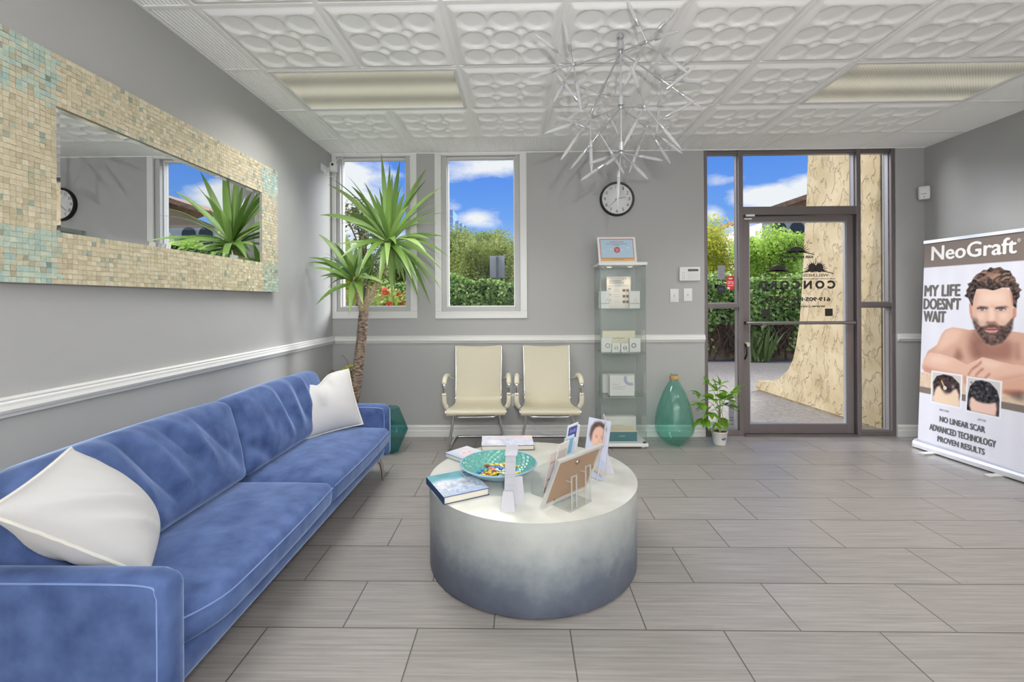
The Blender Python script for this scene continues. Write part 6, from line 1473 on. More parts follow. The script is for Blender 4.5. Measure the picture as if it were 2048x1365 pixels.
hr = [(480, 745), (505, 720), (500, 690), (525, 655), (512, 625), (550, 610), (565, 575), (600, 535), (640, 515), (665, 490), (705, 492), (735, 464), (770, 475), (830, 462), (870, 490), (925, 500), (945, 540), (975, 570), (985, 615), (1015, 630), (1010, 660), (1042, 685), (1015, 710), (1022, 750), (995, 780), (988, 862), (958, 850), (945, 720), (920, 664), (850, 662), (800, 680), (760, 690), (680, 674), (600, 676), (572, 760), (560, 850), (535, 800), (520, 765)]
cv.poly(PA(*hr), (72, 60, 58), 1, 0, .25); hm = cv.mask(PA(*hr))
for k in range(60):
    x0, y0 = rs.uniform(520, 960), rs.uniform(490, 620); a = rs.uniform(-0.9, 0.5); l = rs.uniform(40, 110)
    p, q, r_ = ZA(x0, y0), ZA(x0 + l * .5 * math.cos(a), y0 + l * .5 * math.sin(a) - 12), ZA(x0 + l * math.cos(a), y0 + l * math.sin(a))
    c = rs.choice([(146, 112, 96), (118, 92, 82), (52, 44, 44), (174, 138, 118), (48, 42, 42)])
    m_ = cv.a.copy(); cv.line([p, q, r_], rs.uniform(.006, .014), c, .6); cv.a = m_ * (1 - hm[..., None]) + cv.a * hm[..., None]
# the two small head photographs
for quad, q2 in ((((256, 243), (562, 293), (532, 608), (247, 556)), None), (((588, 297), (938, 352), (902, 708), (580, 633)), None)):
    U0 = sum(ZB(*quad[i])[0] for i in (0, 3)) / 2; U1 = sum(ZB(*quad[i])[0] for i in (1, 2)) / 2; V0 = sum(ZB(*quad[i])[1] for i in (0, 1)) / 2; V1 = sum(ZB(*quad[i])[1] for i in (2, 3)) / 2
    cv.poly([(U0, V0), (U1, V0), (U1, V1), (U0, V1)], (236, 236, 240)); e = .012; cv.poly([(U0 + e, V0 + e / 2), (U1 - e, V0 + e / 2), (U1 - e, V1 - e / 2), (U0 + e, V1 - e / 2)], (206, 200, 200))
    bx_ = (U0 + e, V0 + e / 2, U1 - e, V1 - e / 2); clip = cv.mask([(bx_[0], bx_[1]), (bx_[2], bx_[1]), (bx_[2], bx_[3]), (bx_[0], bx_[3])])
    def q(a, b): return (bx_[0] + (bx_[2] - bx_[0]) * a, bx_[1] + (bx_[3] - bx_[1]) * b)
    if quad[0][0] < 300:
        cv.poly([q(*p) for p in ((.05, .6), (.02, .35), (.15, .12), (.4, .03), (.7, .05), (.95, .25), (.99, .6), (.96, .8), (.05, .8))], (62, 50, 52), 1, 0, .2, clip=clip)
        cv.poly([q(*p) for p in ((.06, .8), (.10, .62), (.16, .5), (.26, .42), (.36, .55), (.5, .64), (.66, .60), (.76, .48), (.86, .42), (.95, .6), (.97, 1.0), (.1, 1.0))], (232, 206, 182), 1, 1, clip=clip)
        cv.poly([q(*p) for p in ((.3, .48), (.5, .6), (.7, .52), (.6, .66), (.45, .68))], (150, 116, 108), .6, 2, clip=clip)
        cv.line([q(.32, .24), q(.45, .46)], .012, (214, 180, 110), .9); cv.ell(q(.46, .47), .018, .010, (226, 222, 214), .9); cv.line([q(.7, .42), q(.78, .36)], .014, (220, 210, 200), .6, 1)
    else:
        cv.poly([q(*p) for p in ((.0, .95), (.02, .5), (.08, .25), (.25, .06), (.45, .02), (.7, .05), (.92, .25), (1.0, .5), (1, 1), (.0, 1))], (52, 50, 54), 1, 0, .25, clip=clip)
        cv.poly([q(*p) for p in ((.09, .66), (.16, .55), (.3, .66), (.5, .69), (.7, .67), (.9, .6), (.93, .8), (.9, 1.0), (.14, 1.0), (.08, .85))], (232, 196, 182), 1, 1, clip=clip)
        for k in range(26):
            x, y = rs.uniform(.1, .9), rs.uniform(.1, .55); cv.ell(q(x, y), .010, .005, rs.choice([(120, 116, 118), (92, 90, 94), (30, 28, 32)]), .7, clip=clip)
cv.sheet('print', po, bu * pw, pv_ * PH, ban, 0.75, 0.15, warp=lambda u, v: 0.0012 * math.sin(u * 23) * (1 - abs(2 * v - 1)) + 0.0006)
m = MB(); m.obox(po - pnrm * 0.0012, bu * pw, pv_ * PH, pnrm * 0.0006); m.build('backing_film', pbr('grey_film', (200, 200, 204), 0.6), ban)
m = MB(); q = po + pv_ * (PH - 0.004) - bu * 0.004 - pnrm * 0.008; m.obox(q, bu * (pw + 0.008), pv_ * 0.026, pnrm * 0.016); m.build('top_rail', M_BALU, ban)
m = MB(); m.tube([o_ - bn * 0.066 + bu * BWD / 2 + Vector((0, 0, 0.06)), po + bu * pw / 2 + pv_ * PH - pnrm * 0.016], 0.007, 8); m.build('support_pole', M_BALU, ban, 50)
M_BTXT = pbr('banner_grey_ink', (98, 94, 90), 0.6); M_BWH = pbr('banner_white_ink', (236, 234, 234), 0.5)
def btext(body, p0, p1, mat, bold=0.0, top=None):
    """p0 lower left and p1 upper right of the words on the print"""
    (u0, v0), (u1, v1) = p0, p1
    o = po + bu * (u0 * pw) + pv_ * ((1 - v0) * PH) + pnrm * 0.0026
    m = MB(); w_ = (u1 - u0) * pw; h_ = (v0 - v1) * PH
    for k, (dx, dz) in enumerate(((0, 0), (bold, 0), (-bold, 0), (0, bold), (0, -bold)) if bold else ((0, 0),)): m.text(body, o + bu * dx * h_ + pv_ * dz * h_ * .6 + pnrm * 0.00025 * k, bu, pv_, w_, h_)
    m.build('lettering', mat, ban)
btext('NeoGraft', (ZA(165, 397)[0], ZA(165, 397)[1]), (ZA(990, 300)[0], ZA(880, 178)[1]), M_BWH, 0.035)
btext('®', (ZA(1000, 218)[0], ZA(1018, 218)[1]), (ZA(1036, 180)[0], ZA(1018, 180)[1]), M_BWH)
btext('MY LIFE', (ZA(97, 745)[0], ZA(97, 745)[1]), (ZA(443, 640)[0], ZA(300, 634)[1]), M_BTXT, 0.05); btext("DOESN'T", (ZA(88, 871)[0], ZA(88, 871)[1]), (ZA(447, 770)[0], ZA(300, 764)[1]), M_BTXT, 0.05); btext('WAIT', (ZA(88, 992)[0], ZA(88, 992)[1]), (ZA(300, 900)[0], ZA(200, 892)[1]), M_BTXT, 0.05)
btext('BEFORE', (ZB(333, 632)[0], ZB(375, 640)[1]), (ZB(425, 640)[0], ZB(375, 621)[1]), M_BTXT); btext('AFTER', (ZB(697, 724)[0], ZB(735, 733)[1]), (ZB(778, 734)[0], ZB(735, 712)[1]), M_BTXT)
M_BT2 = pbr('banner_slate_ink', (92, 98, 100), 0.6)
for body, l0, l1, xr in (('NO LINEAR SCAR', (335, 735), (335, 681), 768), ('ADVANCED TECHNOLOGY', (238, 812), (240, 755), 872), ('PROVEN RESULTS', (314, 924), (316, 872), 764)):
    btext(body, (ZB(*l0)[0], ZB(*l0)[1]), (ZB(xr, l0[1] + (xr - l0[0]) * 0.24)[0], ZB(*l1)[1]), M_BT2, 0.05)
# ------------------------------------------------------------------ lettering and stickers on the door glass (read from outside, so mirrored here)
M_DECAL = pbr('black_vinyl', (34, 30, 30), 0.5)
YG = D + 0.0601
def dg(px, py): return at_y(px, py, YG)
def zd(X, Y): return dg(1480 + X / 6.204, 440 + Y / 6.204)
dec = thing('door_lettering', 'black vinyl lettering with three sunburst emblems on the entrance door glass', 'lettering', (2.72, YG, 1.6))
def mtext(body, xl, xr, yt, yb, bold=0.0, name='lettering'):
    a, b = zd(xr, yb), zd(xl, yt)
    MB().text(body, (a.x, YG, a.z), (-1, 0, 0), (0, 0, 1), a.x - b.x, b.z - a.z, bold).build(name, M_DECAL, dec)
mtext('HAIR RESTORATION', 502, 908, 447, 477, 0.04); mtext('WELLNESS', 783, 1098, 672, 704, 0.015); mtext('AESTHETICS', 303, 640, 676, 704, 0.02)
mtext('C O N C O R D', 235, 1185, 757, 856, 0.05); mtext('619·905·HAIR (4247)', 300, 1120, 962, 1024, 0.04); mtext('www.concordhair.com', 345, 1060, 1056, 1086, 0.025)
a, b = zd(235, 740), zd(1185, 728); m = MB(); m.box((a.x, YG - 0.0004, a.z), (b.x, YG, b.z)); m.build('rule', M_DECAL, dec)
def sunburst(cx, cy, rw, top, kind):
    c = zd(cx, cy); s = abs(zd(cx + 100, cy).x - c.x) / 100
    m = MB(); m.prism([(c.x + rw * s * math.cos(a), YG, c.z + rw * 0.72 * s * math.sin(a)) for a in [PI * i / 20 for i in range(21)]], (0, -0.0004, 0)); m.build('sun_disc', M_DECAL, dec)
    for i in range(15):
        a = PI * (i + 0.5) / 15; r1 = rw * 1.08; r2 = rw * (1.36 + 0.10 * (i % 2)) if i != 7 else top
        d = Vector((math.cos(a), 0, math.sin(a) * 0.92)); p = Vector((-d.z, 0, d.x)) * s * 6.5; q0, q1 = c + d * s * r1 * 0.9, c + d * s * r2
        m = MB(); m.prism([q0 - p, q1 - p * 0.4, q1 + p * 0.4, q0 + p], (0, -0.0004, 0)); m.build('ray', M_DECAL, dec)
    n = 16; m = MB(); P = [zd(cx - 220 + 440 * i / n, cy + 28 - 34 * math.sin(PI * i / n)) for i in range(n + 1)]; Q = [zd(cx - 220 + 440 * i / n, cy + 20 - 40 * math.sin(PI * i / n)) for i in range(n + 1)]
    m.prism([(p.x, YG, p.z) for p in P] + [(p.x, YG, p.z) for p in Q[::-1]], (0, -0.0004, 0)); m.build('horizon_arc', M_DECAL, dec)
    if kind == 'couple':
        for sx in (-1, 1):
            o = zd(cx + 44 * sx, cy - 48); m = MB(); m.prism([(o.x + s * 46 * math.cos(t) * (1 + .10 * math.sin(3 * t)), YG - 0.0002, o.z + s * 58 * math.sin(t)) for t in [2 * PI * i / 20 for i in range(20)]], (0, -0.0006, 0)); m.build('head_profile', M_DECAL, dec)
    if kind == 'hair':
        m = MB(); o = zd(cx, cy); m.lathe([(s * 24, 0), (s * 24, 0.0006)], (o.x, YG, o.z), 20, axis=(0, -1, 0)); m.build('root', M_DECAL, dec)
sunburst(705, 408, 104, 182, 'hair'); sunburst(470, 643, 104, 190, 'face'); sunburst(940, 643, 104, 190, 'couple')
for X0, Y0, X1, Y1 in ((270, 1110, 368, 1205), (1055, 1102, 1150, 1195)):
    a, b = zd(X0, Y1), zd(X1, Y0); m = MB(); m.box((a.x, YG - 0.0004, a.z), (b.x, YG, b.z)); m.build('square_patch', M_DECAL, dec)
YS = D + 0.0525
def sd(px, py): return at_y(px, py, YS)
# red rounded sticker, shield sticker and grey card on the narrow sidelight
a, b = sd(1453, 580), sd(1469, 552); t = thing('red_sticker', 'red rounded sticker on the narrow sidelight left of the door', 'sticker', ((a.x + b.x) / 2, YS, a.z))
w, h = b.x - a.x, b.z - a.z
m = MB(); m.prism([(a.x + w * (.5 + .5 * math.copysign(abs(math.cos(q)) ** .6, math.cos(q))), YS, a.z + h * (.5 + .5 * math.copysign(abs(math.sin(q)) ** .45, math.sin(q)))) for q in [2 * PI * i / 32 for i in range(32)]], (0, -0.0004, 0)); m.build('vinyl', pbr('sticker_red', (206, 44, 48), 0.4), t)
M_SW = pbr('sticker_white', (236, 232, 230), 0.5)
for body, z0, hh in (('LOWEST', .52, .1), ('BILL YOU', .40, .1), ('energy', .24, .09)): MB().text(body, (a.x + w * .88, YS - 0.0008, a.z + h * z0), (-1, 0, 0), (0, 0, 1), w * .76, h * hh, 0.02).build('lettering', M_SW, t)
m = MB(); m.box((a.x + w * .1, YS - 0.0008, a.z + h * .06), (a.x + w * .4, YS - 0.0004, a.z + h * .18)); m.build('white_patch', M_SW, t); m = MB(); m.box((a.x + w * .28, YS - 0.0008, a.z + h * .76), (a.x + w * .72, YS - 0.0004, a.z + h * .84)); m.build('white_mark', M_SW, t)
a, b = sd(1434, 589), sd(1451, 570); w, h = b.x - a.x, b.z - a.z
t = thing('shield_sticker', 'dark navy shield sticker on the narrow sidelight', 'sticker', ((a.x + b.x) / 2, YS, a.z))
m = MB(); m.prism([(a.x + w * u, YS, a.z + h * v) for u, v in ((0, .88), (.3, .92), (.5, 1), (.7, .92), (1, .88), (.98, .45), (.8, .18), (.5, 0), (.2, .18), (.02, .45))], (0, -0.0004, 0)); m.build('vinyl', pbr('sticker_navy', (30, 36, 48), 0.4), t)
for v in (.6, .48): m = MB(); m.box((a.x + w * .25, YS - 0.0007, a.z + h * v), (a.x + w * .75, YS - 0.0004, a.z + h * (v + .05))); m.build('printed_line', pbr('sticker_grey', (96, 104, 114), 0.5), t)
a, b = sd(1435.5, 559), sd(1449.5, 531); t = thing('grey_notice', 'plain grey card taped to the narrow sidelight above the shield sticker', 'card', ((a.x + b.x) / 2, YS, a.z))
m = MB(); m.box((a.x, YS - 0.001, a.z), (b.x, YS, b.z)); m.build('card', pbr('grey_back_card', (138, 136, 146), 0.6), t)
m = MB(); m.box((a.x + .02, YS - 0.0014, a.z + (b.z - a.z) * .3), (b.x - .02, YS - 0.001, a.z + (b.z - a.z) * .34)); m.build('printed_line', M_INK, t)
a, b = sd(1457.5, 857), sd(1469, 802); t = thing('grey_notice', 'tall grey card with small print low on the narrow sidelight behind the plant', 'card', ((a.x + b.x) / 2, YS, a.z))
m = MB(); m.box((a.x, YS - 0.001, a.z), (b.x, YS, b.z)); m.build('card', pbr('grey_back_card', (138, 136, 146), 0.6), t)
for v in (.12, .26, .36, .72): m = MB(); m.box((a.x + .012, YS - 0.0014, a.z + (b.z - a.z) * v), (b.x - .012, YS - 0.001, a.z + (b.z - a.z) * (v + .05))); m.build('printed_panel', pbr('slate_ink', (88, 92, 104), 0.5), t)

# ------------------------------------------------------------------ outside
M_ASPH = add_bump(add_var(pbr('asphalt', (140, 134, 130), 0.9, 0, 0.2), (128, 124, 120), (154, 148, 142), 30, 8), 90, 0.5, 0.008)
setting(MB().box((-30, D + 0.162, -0.3), (40, 10.6, -0.02)).build('ground', M_ASPH))
def stucco():
    m = add_var(pbr('tan_stucco', (178, 163, 136), 0.9, 0, 0.15), (160, 144, 114), (186, 172, 146), 3, 6, lo=.3, hi=.7); nt = m.node_tree; b = bsdf(m); L = nt.links.new
    tc = nt.nodes.new('ShaderNodeTexCoord'); n = nt.nodes.new('ShaderNodeTexNoise'); n.inputs['Scale'].default_value = 8.5; n.inputs['Detail'].default_value = 5; n.inputs['Roughness'].default_value = 0.55; n.inputs['Distortion'].default_value = 0.3; mpz = nt.nodes.new('ShaderNodeMapping'); mpz.inputs['Scale'].default_value = (1, 1.25, 0.65); L(tc.outputs['Object'], mpz.inputs[0]); L(mpz.outputs[0], n.inputs['Vector'])
    r = nt.nodes.new('ShaderNodeValToRGB'); r.color_ramp.elements[0].position = 0.42; r.color_ramp.elements[1].position = 0.48; L(n.outputs[0], r.inputs[0])
    n2 = nt.nodes.new('ShaderNodeTexNoise'); n2.inputs['Scale'].default_value = 45; n2.inputs['Detail'].default_value = 4; L(tc.outputs['Object'], n2.inputs['Vector'])
    ad = nt.nodes.new('ShaderNodeMath'); ad.operation = 'MULTIPLY_ADD'; ad.inputs[1].default_value = 0.18; L(n2.outputs[0], ad.inputs[0]); L(r.outputs[0], ad.inputs[2])
    bp = nt.nodes.new('ShaderNodeBump'); bp.inputs['Strength'].default_value = 1.0; bp.inputs['Distance'].default_value = 0.010; L(ad.outputs[0], bp.inputs['Height']); L(bp.outputs[0], b.inputs['Normal']); return m
M_STUC = stucco()
bt = thing('stucco_buttress', 'tan rough stucco buttress with a flared foot outside the entrance door', 'buttress', (3.85, 5.4, -0.02))
prof = [(6.86, -0.02), (6.86, 0.125), (6.62, 0.15), (6.42, 0.21), (6.28, 0.30), (6.16, 0.41), (6.07, 0.56), (6.01, 0.74), (5.95, 1.02), (5.91, 1.35), (5.88, 1.70), (5.85, 2.2), (5.81, 2.6), (5.77, 3.35), (D + 0.18, 3.35), (D + 0.18, -0.02)]
foot_x = at_z(1513, 780, -0.02)
def bx_at(y): return 3.66 - 0.16 * max(0, (y - 5.2) / 1.6)
bm = bmesh.new(); L_ = [bm.verts.new((bx_at(y), y, z)) for y, z in prof]; R_ = [bm.verts.new((4.15, y, z)) for y, z in prof]
bm.faces.new(L_); bm.faces.new(R_[::-1])
for i in range(len(prof)): bm.faces.new((L_[i - 1], L_[i], R_[i], R_[i - 1])[::-1])
bmesh.ops.recalc_face_normals(bm, faces=bm.faces)
bmesh.ops.bevel(bm, geom=[e for e in bm.edges if abs(e.verts[0].co.x - e.verts[1].co.x) < 0.2 and e.verts[0].co.x < 3.8 and e.verts[1].co.x < 3.8], offset=0.03, segments=2, affect='EDGES')
m = MB(); m.bm(bm); m.build('pier', M_STUC, bt, 50)
# retaining wall with vine stems, hedge over it, planted bank behind
M_TWALL = add_bump(add_var(pbr('tan_garden_wall', (176, 150, 112), 0.9), (140, 116, 84), (190, 164, 124), 5, 6), 30, 0.5, 0.01)
YW = 10.35
gw = MB(); gw.box((-9, YW, -0.02), (16, YW + 0.25, 1.12)); tag(gw.build('garden_wall', M_TWALL), 'low tan garden wall under the hedge across the pavement', 'garden wall')
rr = random.Random(31); v = MB()
for i in range(230):
    x = rr.uniform(3.2, 8.6); z0 = rr.uniform(-0.02, 0.3); dx = rr.uniform(-0.7, 0.7)
    v.tube(smooth_path([(x, YW - rr.uniform(0.03, 0.2), z0), (x + dx * .4, YW - rr.uniform(0.05, 0.3), z0 + rr.uniform(.2, .45)), (x + dx, YW - rr.uniform(0.03, 0.25), z0 + rr.uniform(.5, .95))], 3), rr.uniform(0.006, 0.018), 5)
tag(v.build('vine_stems', leafmat('bare_vine', (70, 54, 40), (104, 82, 62), (128, 104, 80), 0.9, 0.0), smooth=60), 'tangle of bare brown vine stems on the garden wall', 'vine', kind='stuff')
def leafcloud(mb, n, pt, size, seed, up=0.6, flat=0.5):
    r_ = random.Random(seed)
    for _ in range(n):
        c, nr = pt(r_); nr = (Vector(nr) + Vector((r_.uniform(-1, 1), r_.uniform(-1, 1), r_.uniform(-1, 1) + up)) * flat).normalized()
        a = nr.orthogonal().normalized(); a = Matrix.Rotation(r_.uniform(0, 6.28), 3, nr) @ a; b = nr.cross(a); s = size * r_.uniform(0.6, 1.3); c = Vector(c)
        mb.add([c - a * s * .5, c - b * s * .32 + nr * s * .06, c + a * s * .5, c + b * s * .32 + nr * s * .06], [(0, 1, 2, 3)])
M_HEDGE = leafmat('hedge_leaf', (66, 104, 38), (126, 166, 66), (206, 224, 136), 0.35, 0.35)
hd = thing('hedge', 'broad-leaved green hedge growing over the garden wall across the pavement', 'hedge', (3.5, YW + 0.1, 0.75))
mb = MB()
def hp(r_):
    x = r_.uniform(-3.0, 9.0); t = r_.random(); top_ = 1.80 + 0.07 * math.sin(x * 3.1) + 0.05 * math.sin(x * 7.3)
    if t < 0.74:
        z = 0.80 + (top_ - 0.80) * r_.random(); return (x, YW - 0.22 - 0.16 * math.sin(PI * (z - .7) / 1.2) + r_.uniform(-.05, .12) + 0.05 * math.sin(x * 5 + z * 4), z), (0, -1, 0.35)
    return (x, r_.uniform(YW - 0.35, YW + 0.5), top_ + r_.uniform(-.06, .05)), (0, -0.2, 1)
leafcloud(mb, 24000, hp, 0.088, 7, 0.5, 0.7); mb.build('foliage', M_HEDGE, hd)
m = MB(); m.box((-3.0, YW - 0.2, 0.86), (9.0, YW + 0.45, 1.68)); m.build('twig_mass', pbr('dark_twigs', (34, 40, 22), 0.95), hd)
mb = MB(); leafcloud(mb, 420, lambda r_: ((r_.choice([3.6, 4.0, 5.0, 5.3, 6.1]) + r_.gauss(0, .12), YW - r_.uniform(.2, .4), .2 + .8 * r_.random() ** 1.2), (0, -1, .3)), 0.11, 17, .4, .7); tag(mb.build('ivy_shoots', M_HEDGE), 'loose green ivy shoots hanging over the bare vine stems', 'ivy', kind='stuff')
# strap-leaved plant at the foot of the wall
sx = at_z(1515, 721, 0); pl = thing('strap_leaf_plant', 'strap-leaved green plant at the foot of the garden wall, seen through the door', 'plant', (5.15, 9.95, -0.02)); mb = MB(); rr = random.Random(5)
for i in range(46):
    a = rr.uniform(0, 6.28); b0_ = Vector((5.15 + rr.uniform(-.22, .22), 9.95 + rr.uniform(-.1, .1), 0.0)); leaf_strip(mb, b0_, b0_ + Vector((math.cos(a) * rr.uniform(.1, .4), math.sin(a) * .2, rr.uniform(.4, .85))), (0, 0, .12), .06, 7)
mb.build('foliage', leafmat('strap_leaf', (70, 96, 44), (104, 130, 66), (140, 160, 92), 0.45, 0.25), pl, 80)
M_BANK = add_bump(add_var(pbr('planted_bank', (110, 108, 70), 0.95), (96, 80, 56), (104, 122, 62), 6, 8), 25, 1, 0.05)
bank = MB(); bank.grid(lambda u, w: (-40 + 90 * u, YW + 0.25 + 60 * w, 1.05 + 1.3 * sstep(0, 0.35, w) + 0.12 * math.sin(30 * u) * sstep(0, .1, w)), 50, 24); tag(bank.build('ground_bank', M_BANK), 'planted earth bank behind the garden wall', 'ground', kind='structure')
# trees
def tree(x, y, base, h, rad, mat, label, seed, n=3800, size=0.15, crown_lo=0.25, squash=1.0, blobs=10, sparse=False, group='trees beyond the hedge'):
    r_ = random.Random(seed); t = thing('tree', label, 'tree', (x, y, base), group=group)
    tr = MB(); top_ = base + h
    tr.tube(smooth_path([(x, y, base - .3), (x + rad * .08, y, base + h * .3), (x, y, base + h * .7)], 5), [h * .028] * 6 + [h * .014] * 5, 8)
    bl = []
    for i in range(blobs):
        a = r_.uniform(0, 6.28); k = r_.uniform(0, .72); z = base + h * (crown_lo + (0.86 - crown_lo) * r_.random()); kk = rad * k * (1.1 - 0.5 * abs((z - base) / h - .5))
        c = Vector((x + kk * math.cos(a), y + kk * math.sin(a) * .8, z)); bl.append((c, rad * r_.uniform(.34, .52)))
        tr.tube(smooth_path([(x, y, base + h * .35), ((x + c.x) / 2, (y + c.y) / 2, (base + h * .35 + c.z) / 2 + .1), c], 3), h * .008, 5)
    tr.build('trunk', pbr('tree_bark', (104, 88, 70), 0.9), t, 60)
    mb = MB()
    def pt(q):
        c, rd = q.choice(bl); d = Vector((q.gauss(0, 1), q.gauss(0, 1), q.gauss(0, 1))).normalized(); k = rd * (q.random() ** .35 if not sparse else q.uniform(.3, 1.25))
        return c + Vector((d.x * k, d.y * k, d.z * k * squash)), d
    leafcloud(mb, int(n * 2.1), pt, size * 0.68, seed + 1, .5, .9); mb.build('foliage', mat, t)
    return t
M_T1 = leafmat('olive_tree_leaf', (110, 128, 56), (148, 162, 78), (184, 192, 108), 0.6, 0.45)
M_T2 = leafmat('bright_tree_leaf', (136, 176, 62), (176, 208, 88), (208, 226, 124), 0.6, 0.5)
M_T3 = leafmat('yellow_green_leaf', (162, 172, 48), (194, 198, 72), (218, 216, 104), 0.6, 0.5)
M_T4 = leafmat('magnolia_leaf', (56, 72, 36), (92, 104, 56), (150, 146, 82), 0.45, 0.3)
def wx(px, y): return at_y(px, 600, y).x
def hz(py, y): return at_y(1024, py, y).z
tree(wx(918, 20), 20, 1.9, hz(448, 20) - 1.9, 1.5, M_T1, 'olive-green tree beyond the hedge below the distant glass tower', 41)
tree(wx(965, 18), 18, 1.9, hz(470, 18) - 1.9, 1.4, M_T1, 'olive-green tree beyond the hedge in the middle of the right-hand tall window', 42)
tree(wx(1024, 19), 19, 1.9, hz(448, 19) - 1.9, 1.35, M_T1, 'olive-green tree just behind the road sign in the right-hand tall window', 43)
tree(wx(940, 15), 15.5, 1.6, 2.1, 1.2, M_T1, 'low rounded olive-green tree just above the hedge in the right-hand tall window', 45, 3000, .13, 0.15)
tree(wx(1000, 15), 15.5, 1.6, 1.9, 1.2, M_T1, 'low rounded olive-green tree just above the hedge behind the road sign', 46, 3000, .13, 0.15)
tree(wx(1440, 19), 19, 1.9, hz(458, 19) - 1.9, 1.9, M_T3, 'yellow-green tree beyond the hedge filling the narrow sidelight', 47, 5200)
tree(wx(1500, 15), 15.0, 1.6, hz(468, 15) - 1.6, 1.0, M_T2, 'bright green tree beyond the hedge near the left stile of the door', 48, 4200, .13)
tree(wx(1570, 14), 14.2, 1.6, hz(442, 14) - 1.6, 1.15, M_T2, 'bright green tree beyond the hedge just left of the stucco buttress', 49, 5200, .13)
tree(wx(728, 13), 13, 1.5, hz(392, 13) - 1.5, 1.0, M_T4, 'sparse dark-leaved small tree behind the yucca in the left-hand tall window', 51, 900, .14, .2, 1.0, 14, True)
tree(wx(800, 17), 17, 1.7, hz(500, 17) - 1.7, 1.2, M_T1, 'olive-green tree low behind the yucca in the left-hand tall window', 52, 3000)
tree(wx(660, 19), 19, 1.7, hz(470, 19) - 1.7, 1.7, M_T1, 'olive-green tree at the far left behind the yucca', 53, 3000)
tree(wx(690, 14), 15, 1.5, hz(520, 15) - 1.5, 1.0, M_T3, 'low yellow-green tree behind the yucca trunk in the left-hand tall window', 54, 2600, .12, .15)
# flowering shrub in the garden bed
for px, py, dep, r_, lb in ((778, 592, 9.3, .42, 'red-flowered leafy shrub in the garden bed seen beside the yucca'), (800, 600, 9.6, .35, 'small red-flowered shrub at the edge of the hedge')):
    c = at_y(px, py, dep); t = thing('flowering_shrub', lb, 'shrub', (c.x, dep, 0.0)); mb = MB()
    leafcloud(mb, 520, lambda q: ((c.x + q.gauss(0, r_ * .5), dep + q.gauss(0, r_ * .4), c.z - .12 + q.gauss(0, .14)), (0, -1, .5)), .10, int(px), .5, .8); mb.build('foliage', leafmat('shrub_leaf_%d' % px, (110, 140, 50), (160, 180, 70), (200, 206, 110), .5, .4), t)
    m = MB(); m.tube([(c.x, dep, 0), (c.x, dep, c.z - .1)], .02, 6)
    for k in (-1, 1): m.tube([(c.x, dep, .5), (c.x + k * .15, dep, c.z - .12)], .012, 6)
    m.build('stem', pbr('tree_bark', (104, 88, 70)), t, 60)
    fl = MB(); q = random.Random(int(px))
    for fx, fy in (((775, 583), (778, 610), (770, 586)) if px == 778 else ((803, 606), (797, 590))):
        p = at_y(fx, fy, dep - .25); leafcloud(fl, 40, lambda q: ((p.x + q.gauss(0, .035), p.y + q.gauss(0, .03), p.z + q.gauss(0, .03)), (0, -1, .3)), .06, int(fx), .2, .9)
    fl.build('flowers', leafmat('red_petal_%d' % px, (206, 60, 40), (226, 80, 56), (236, 110, 84), .5, .3), t)
# road sign seen from behind
a, b = at_y(980, 556, 11.2), at_y(1009, 512, 11.2)
rs_ = thing('road_sign', 'back of a grey road sign on a post behind the hedge', 'sign', ((a.x + b.x) / 2, 11.2, 1.0))
m = MB(); m.box((a.x, 11.2, a.z), (b.x, 11.206, b.z), 0.002); m.build('sign_plate', pbr('sign_back', (188, 182, 172), 0.7), rs_)
m = MB(); xc = (a.x + b.x) / 2; m.box((xc - .03, 11.13, .9), (xc + .03, 11.198, b.z - .02), .006); m.build('post', pbr('galvanised_post', (112, 112, 112), 0.6), rs_)
# pale house with tiled roof and arched windows
M_HOUSE = pbr('white_house_wall', (214, 210, 202), 0.8); YH_ = 27.0
hx0, hz1 = at_y(1524, 446, YH_).x, at_y(1524, 446, YH_).z
hs = thing('white_house', 'white house with a brown roof and arched windows beyond the trees', 'house', (hx0 + 6, YH_ + 4, 1.5))
m = MB(); m.box((hx0, YH_, 0.5), (hx0 + 14, YH_ + 9, hz1)); m.build('wall', M_HOUSE, hs)
e0 = at_y(1533, 413, YH_ - .6); e1_ = at_y(1606, 388, YH_ - .6); sl = (e1_.z - e0.z) / (e1_.x - e0.x)
rx = hx0 + 7.0; ez = e0.z - 0.1; rz_ = ez + (rx - e0.x) * sl
m = MB(); m.prism([(e0.x, YH_ - .9, ez), (rx, YH_ - .9, rz_), (2 * rx - e0.x, YH_ - .9, ez), (2 * rx - e0.x, YH_ - .9, ez - .28), (rx, YH_ - .9, rz_ - .3), (e0.x, YH_ - .9, ez - .28)], (0, 10.5, 0)); m.build('roof', add_var(pbr('brown_roof', (150, 116, 92), 0.85), (128, 98, 78), (170, 132, 104), 4), hs)
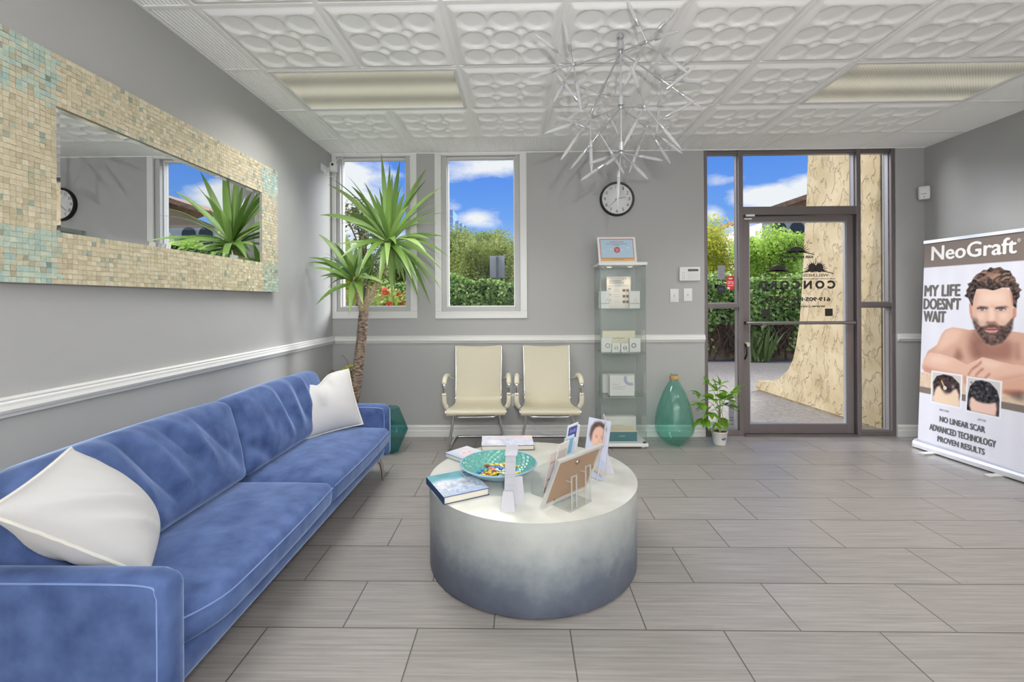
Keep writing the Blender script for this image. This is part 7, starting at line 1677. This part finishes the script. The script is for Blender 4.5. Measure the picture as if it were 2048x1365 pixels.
m = MB(); m.prism([(hx0 + .3, YH_ - .05, hz1), (rx, YH_ - .05, rz_ - .35), (2 * rx - hx0 - .3, YH_ - .05, hz1)], (0, .3, 0)); m.build('gable', pbr('tan_gable', (190, 160, 128), 0.85), hs)
for cxp in (1559, 1595):
    c = at_y(cxp, 458, YH_ - .05); r0 = .42; arch = [(c.x - r0, YH_ - .05, c.z - 1.1)] + [(c.x - r0 * math.cos(a), YH_ - .05, c.z + r0 * math.sin(a)) for a in [PI * i / 12 for i in range(13)]] + [(c.x + r0, YH_ - .05, c.z - 1.1)]
    m = MB(); m.prism(arch, (0, .04, 0)); m.build('window', pbr('dark_window', (54, 56, 62), 0.2), hs)
# distant glass tower
def facade():
    m = pbr('glass_tower_facade', (170, 196, 222), 0.3); nt = m.node_tree; b = bsdf(m); L = nt.links.new; tc = nt.nodes.new('ShaderNodeTexCoord'); br = nt.nodes.new('ShaderNodeTexBrick'); br.offset = 0.0
    for k, v_ in (('Scale', 1.0), ('Mortar Size', .25), ('Brick Width', 2.6), ('Row Height', 3.4)): br.inputs[k].default_value = v_
    br.inputs['Color1'].default_value = lin4((112, 140, 172)); br.inputs['Color2'].default_value = lin4((140, 166, 194)); br.inputs['Mortar'].default_value = lin4((168, 186, 204))
    mp = nt.nodes.new('ShaderNodeMapping'); mp.inputs['Rotation'].default_value = (PI / 2, 0, 0); L(tc.outputs['Object'], mp.inputs[0]); L(mp.outputs[0], br.inputs['Vector']); L(br.outputs['Color'], b.inputs['Base Color']); return m
M_TOWER = facade(); YT = 210.0
tw = thing('glass_tower', 'distant stepped glass office tower above the trees in the right-hand tall window', 'tower', (at_y(908, 440, YT).x, YT, 0))
for p0, p1, py in ((884, 906.5, 420), (906.5, 913, 435), (913, 919.5, 438.5), (919.5, 926, 442)):
    a, b = at_y(p0, py, YT), at_y(p1, py, YT); m = MB(); m.box((a.x, YT + (p0 - 884) * .4, -2), (b.x - .15, YT + 16, a.z)); m.build('tower_block', M_TOWER, tw)
